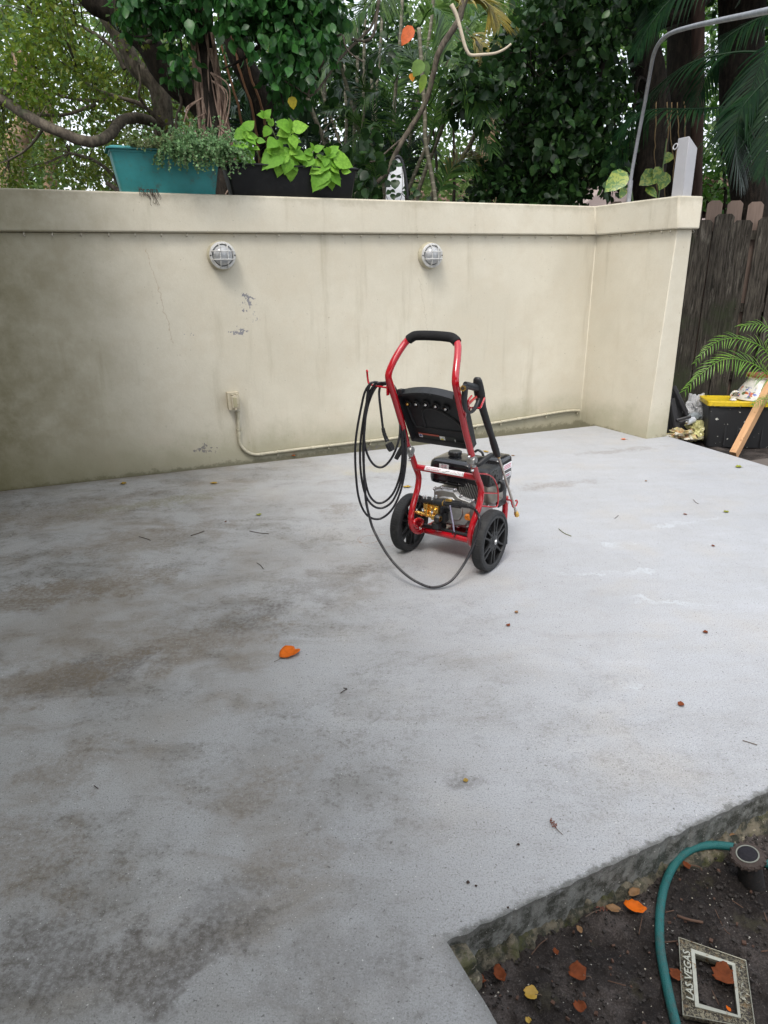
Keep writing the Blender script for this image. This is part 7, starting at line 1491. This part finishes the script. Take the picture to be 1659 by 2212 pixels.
e11 = thing('pole', 'straight red brown wooden pole rising above the wall end', 'pole', (0, 0, 0)); mb = MB(); P_ = [ony(1502, 640, 7.9), ony(1503, 425, 7.9), ony(1507, 200, 7.9), ony(1508, 0, 7.9), ony(1509, -160, 7.9)]; mb.tube(P_, .062, 14); mb.build('pole', M_barkred, e11, smooth=60)
e12 = thing('broad_tree', 'broad brown trunk at the right picture edge behind the fence', 'tree', (0, 0, 0)); mb = MB(); limb(mb, [(1600, -140, 8.8), (1602, 60, 8.8), (1600, 200, 8.8), (1608, 300, 8.8), (1622, 440, 8.8), (1630, 640, 8.8)], .24, .20, 16, 6, .006); mb.build('trunk', M_bark, e12, smooth=60)
c12 = region_pts([(1300, -380), (1900, -380), (1900, 20), (1640, 60), (1420, 10)], 9.0, 11.5, 90, .3, 20, .01); leaf_mesh('crown', [clump_leaves(c12, .4, 44, .11, LEAF4, .4)], L_dark, e12)
bk = thing('backdrop_bush', 'bright green bushes glimpsed between the dark trunks at right', 'bush', (0, 0, 0)); cbk = region_pts([(1100, -60), (1700, -60), (1700, 300), (1520, 460), (1420, 400), (1360, 330), (1250, 350), (1180, 460), (1100, 460)], 12, 14, 110, .30, 21, .01); leaf_mesh('foliage', [clump_leaves(cbk, .5, 46, .13, LEAF4, .3)], L_mid, bk)
for x in (1130, 1180, 1440, 1500, 1560, 1620, 1680):
    mb = MB(); limb(mb, [(x, 560, 13), (x+8, 420, 13), (x-10, 250, 13)], .04, .02, 6, 4, .01); mb.build('stem', M_bark, bk, smooth=180)
# ---- 10. dark palm whose fronds hang across the trunks
t10 = thing('shade_palm', 'dark green palm whose long fronds hang across the trunks at upper right', 'palm', (0, 0, 0))
DF = [([(1640, 112, 6.8), (1582, 114, 6.9), (1505, 131, 7.0), (1449, 163, 7.1), (1412, 198, 7.2), (1384, 240, 7.2), (1345, 300, 7.2), (1318, 370, 7.2)], .50, 60, .7), ([(1640, 222, 7.2), (1560, 232, 7.1), (1480, 236, 7.0), (1420, 236, 7), (1370, 250, 7), (1335, 290, 7)], .42, 52, .6), ([(1700, 60, 6.6), (1659, 110, 6.6), (1625, 190, 6.6), (1612, 260, 6.6), (1618, 330, 6.6)], .46, 50, .8),
      ([(1659, 170, 6.4), (1625, 205, 6.4), (1600, 240, 6.4), (1592, 290, 6.4), (1594, 345, 6.4), (1602, 400, 6.4)], .42, 54, .6), ([(1700, 30, 7.2), (1640, 40, 7.2), (1560, 90, 7.2), (1520, 170, 7.2), (1500, 230, 7.2)], .46, 50, .8), ([(1720, 120, 6.2), (1690, 200, 6.2), (1664, 300, 6.2), (1650, 380, 6.2)], .36, 44, .8), ([(1660, -80, 7), (1560, -60, 7), (1460, -10, 7), (1400, 60, 7), (1370, 120, 7)], .48, 50, .8), ([(1500, -120, 7.4), (1440, -80, 7.4), (1400, 0, 7.4), (1390, 60, 7.4)], .40, 44, .8)]
for pts, L_, n_, dr in DF: frond(t10, pts, n_, L_, L_palmd, width=.024, droop=dr, jitter=.06, r0=.012, spread=.9)
mb = MB(); limb(mb, [(1730, 900, 7.6), (1735, 500, 7.6), (1735, 200, 7.6), (1720, 20, 7.6), (1690, -20, 7.3)], .05, .04, 10, 5); mb.build('stem', M_cane, t10, smooth=180)
# variegated climber leaves on the leaning trunk
k = NM('variegated'); c = k.mix(k.mr(k.noise(k.co('Object'), 26, 4, .6, 1.), .45, .58), (.06, .14, .02), (.22, .27, .04)); k.set(c, .4); M_var = k.m
cl = thing('pothos_vine', 'climbing vine with large yellow marbled leaves at the right end of the wall', 'vine', (0, 0, 0)); ch = []
for (a, b, y, w) in (((1354, 372), (1308, 412), 7.0, .85), ((1420, 372), (1383, 398), 7.4, 1.), ((1425, 360), (1415, 392), 7.4, .9), ((1440, 372), (1425, 410), 7.4, .9), ((1395, 405), (1420, 425), 7.4, .8), ((1350, 405), (1340, 428), 7.2, .8), ((1450, 330), (1436, 352), 7.5, .9)):
    p = ony(*a, y); d = ony(*b, y-.05)-p; ch.append(leaves([tuple(p)], [tuple(d)], [(.1, -1, .5)], [d.length], LEAFB, w))
leaf_mesh('leaves', ch, M_var, cl)
for pts in ([(1354, 372, 7.05), (1362, 400, 7.1), (1368, 450, 7.2)], [(1440, 300, 7.5), (1432, 360, 7.45), (1420, 440, 7.45)]):
    mb = MB(); limb(mb, pts, .006, .008, 6, 5); mb.build('stem', M_gstem, cl, smooth=180)
# ---- 11. young palm by the tote
yp = thing('young_palm', 'bright green young palm with brown leaf tips arching over the yellow lidded tote', 'palm', (0, 0, 0)); YP = 5.75
for pts, L_, m, n_ in (([(1720, 930, YP+.1), (1690, 850, YP), (1659, 811, YP), (1638, 792, YP), (1608, 779, YP), (1575, 775, YP-.05), (1547, 783, YP-.1), (1520, 803, YP-.12), (1498, 822, YP-.15), (1478, 846, YP-.15)], .20, L_palmy, 44),
                       ([(1730, 930, YP+.2), (1700, 820, YP+.2), (1659, 764, YP+.2), (1638, 745, YP+.2), (1603, 733, YP+.2), (1575, 731, YP+.2), (1547, 739, YP+.15), (1520, 761, YP+.1), (1501, 785, YP+.1)], .17, L_palmy, 42),
                       ([(1740, 930, YP), (1720, 840, YP), (1690, 760, YP), (1665, 715, YP), (1640, 700, YP), (1600, 705, YP)], .20, L_palmy, 36), ([(1740, 960, YP-.1), (1710, 900, YP-.15), (1680, 870, YP-.2), (1650, 862, YP-.25), (1625, 875, YP-.3)], .14, L_palmy, 28), ([(1745, 930, YP+.3), (1740, 800, YP+.3), (1720, 700, YP+.2), (1690, 640, YP+.1)], .22, L_palmy, 34)):
    frond(yp, pts, n_, L_, m, width=.013, droop=.75, jitter=.14, r0=.0065, up=(0, -.6, .8))
mb = MB(); limb(mb, [(1740, 1010, YP), (1740, 940, YP), (1738, 900, YP)], .03, .02, 8, 4); mb.build('stem', M_gstem, yp, smooth=180)

# ---- 12. canopy over the house side, out of frame, that darkens the left corner of the patio
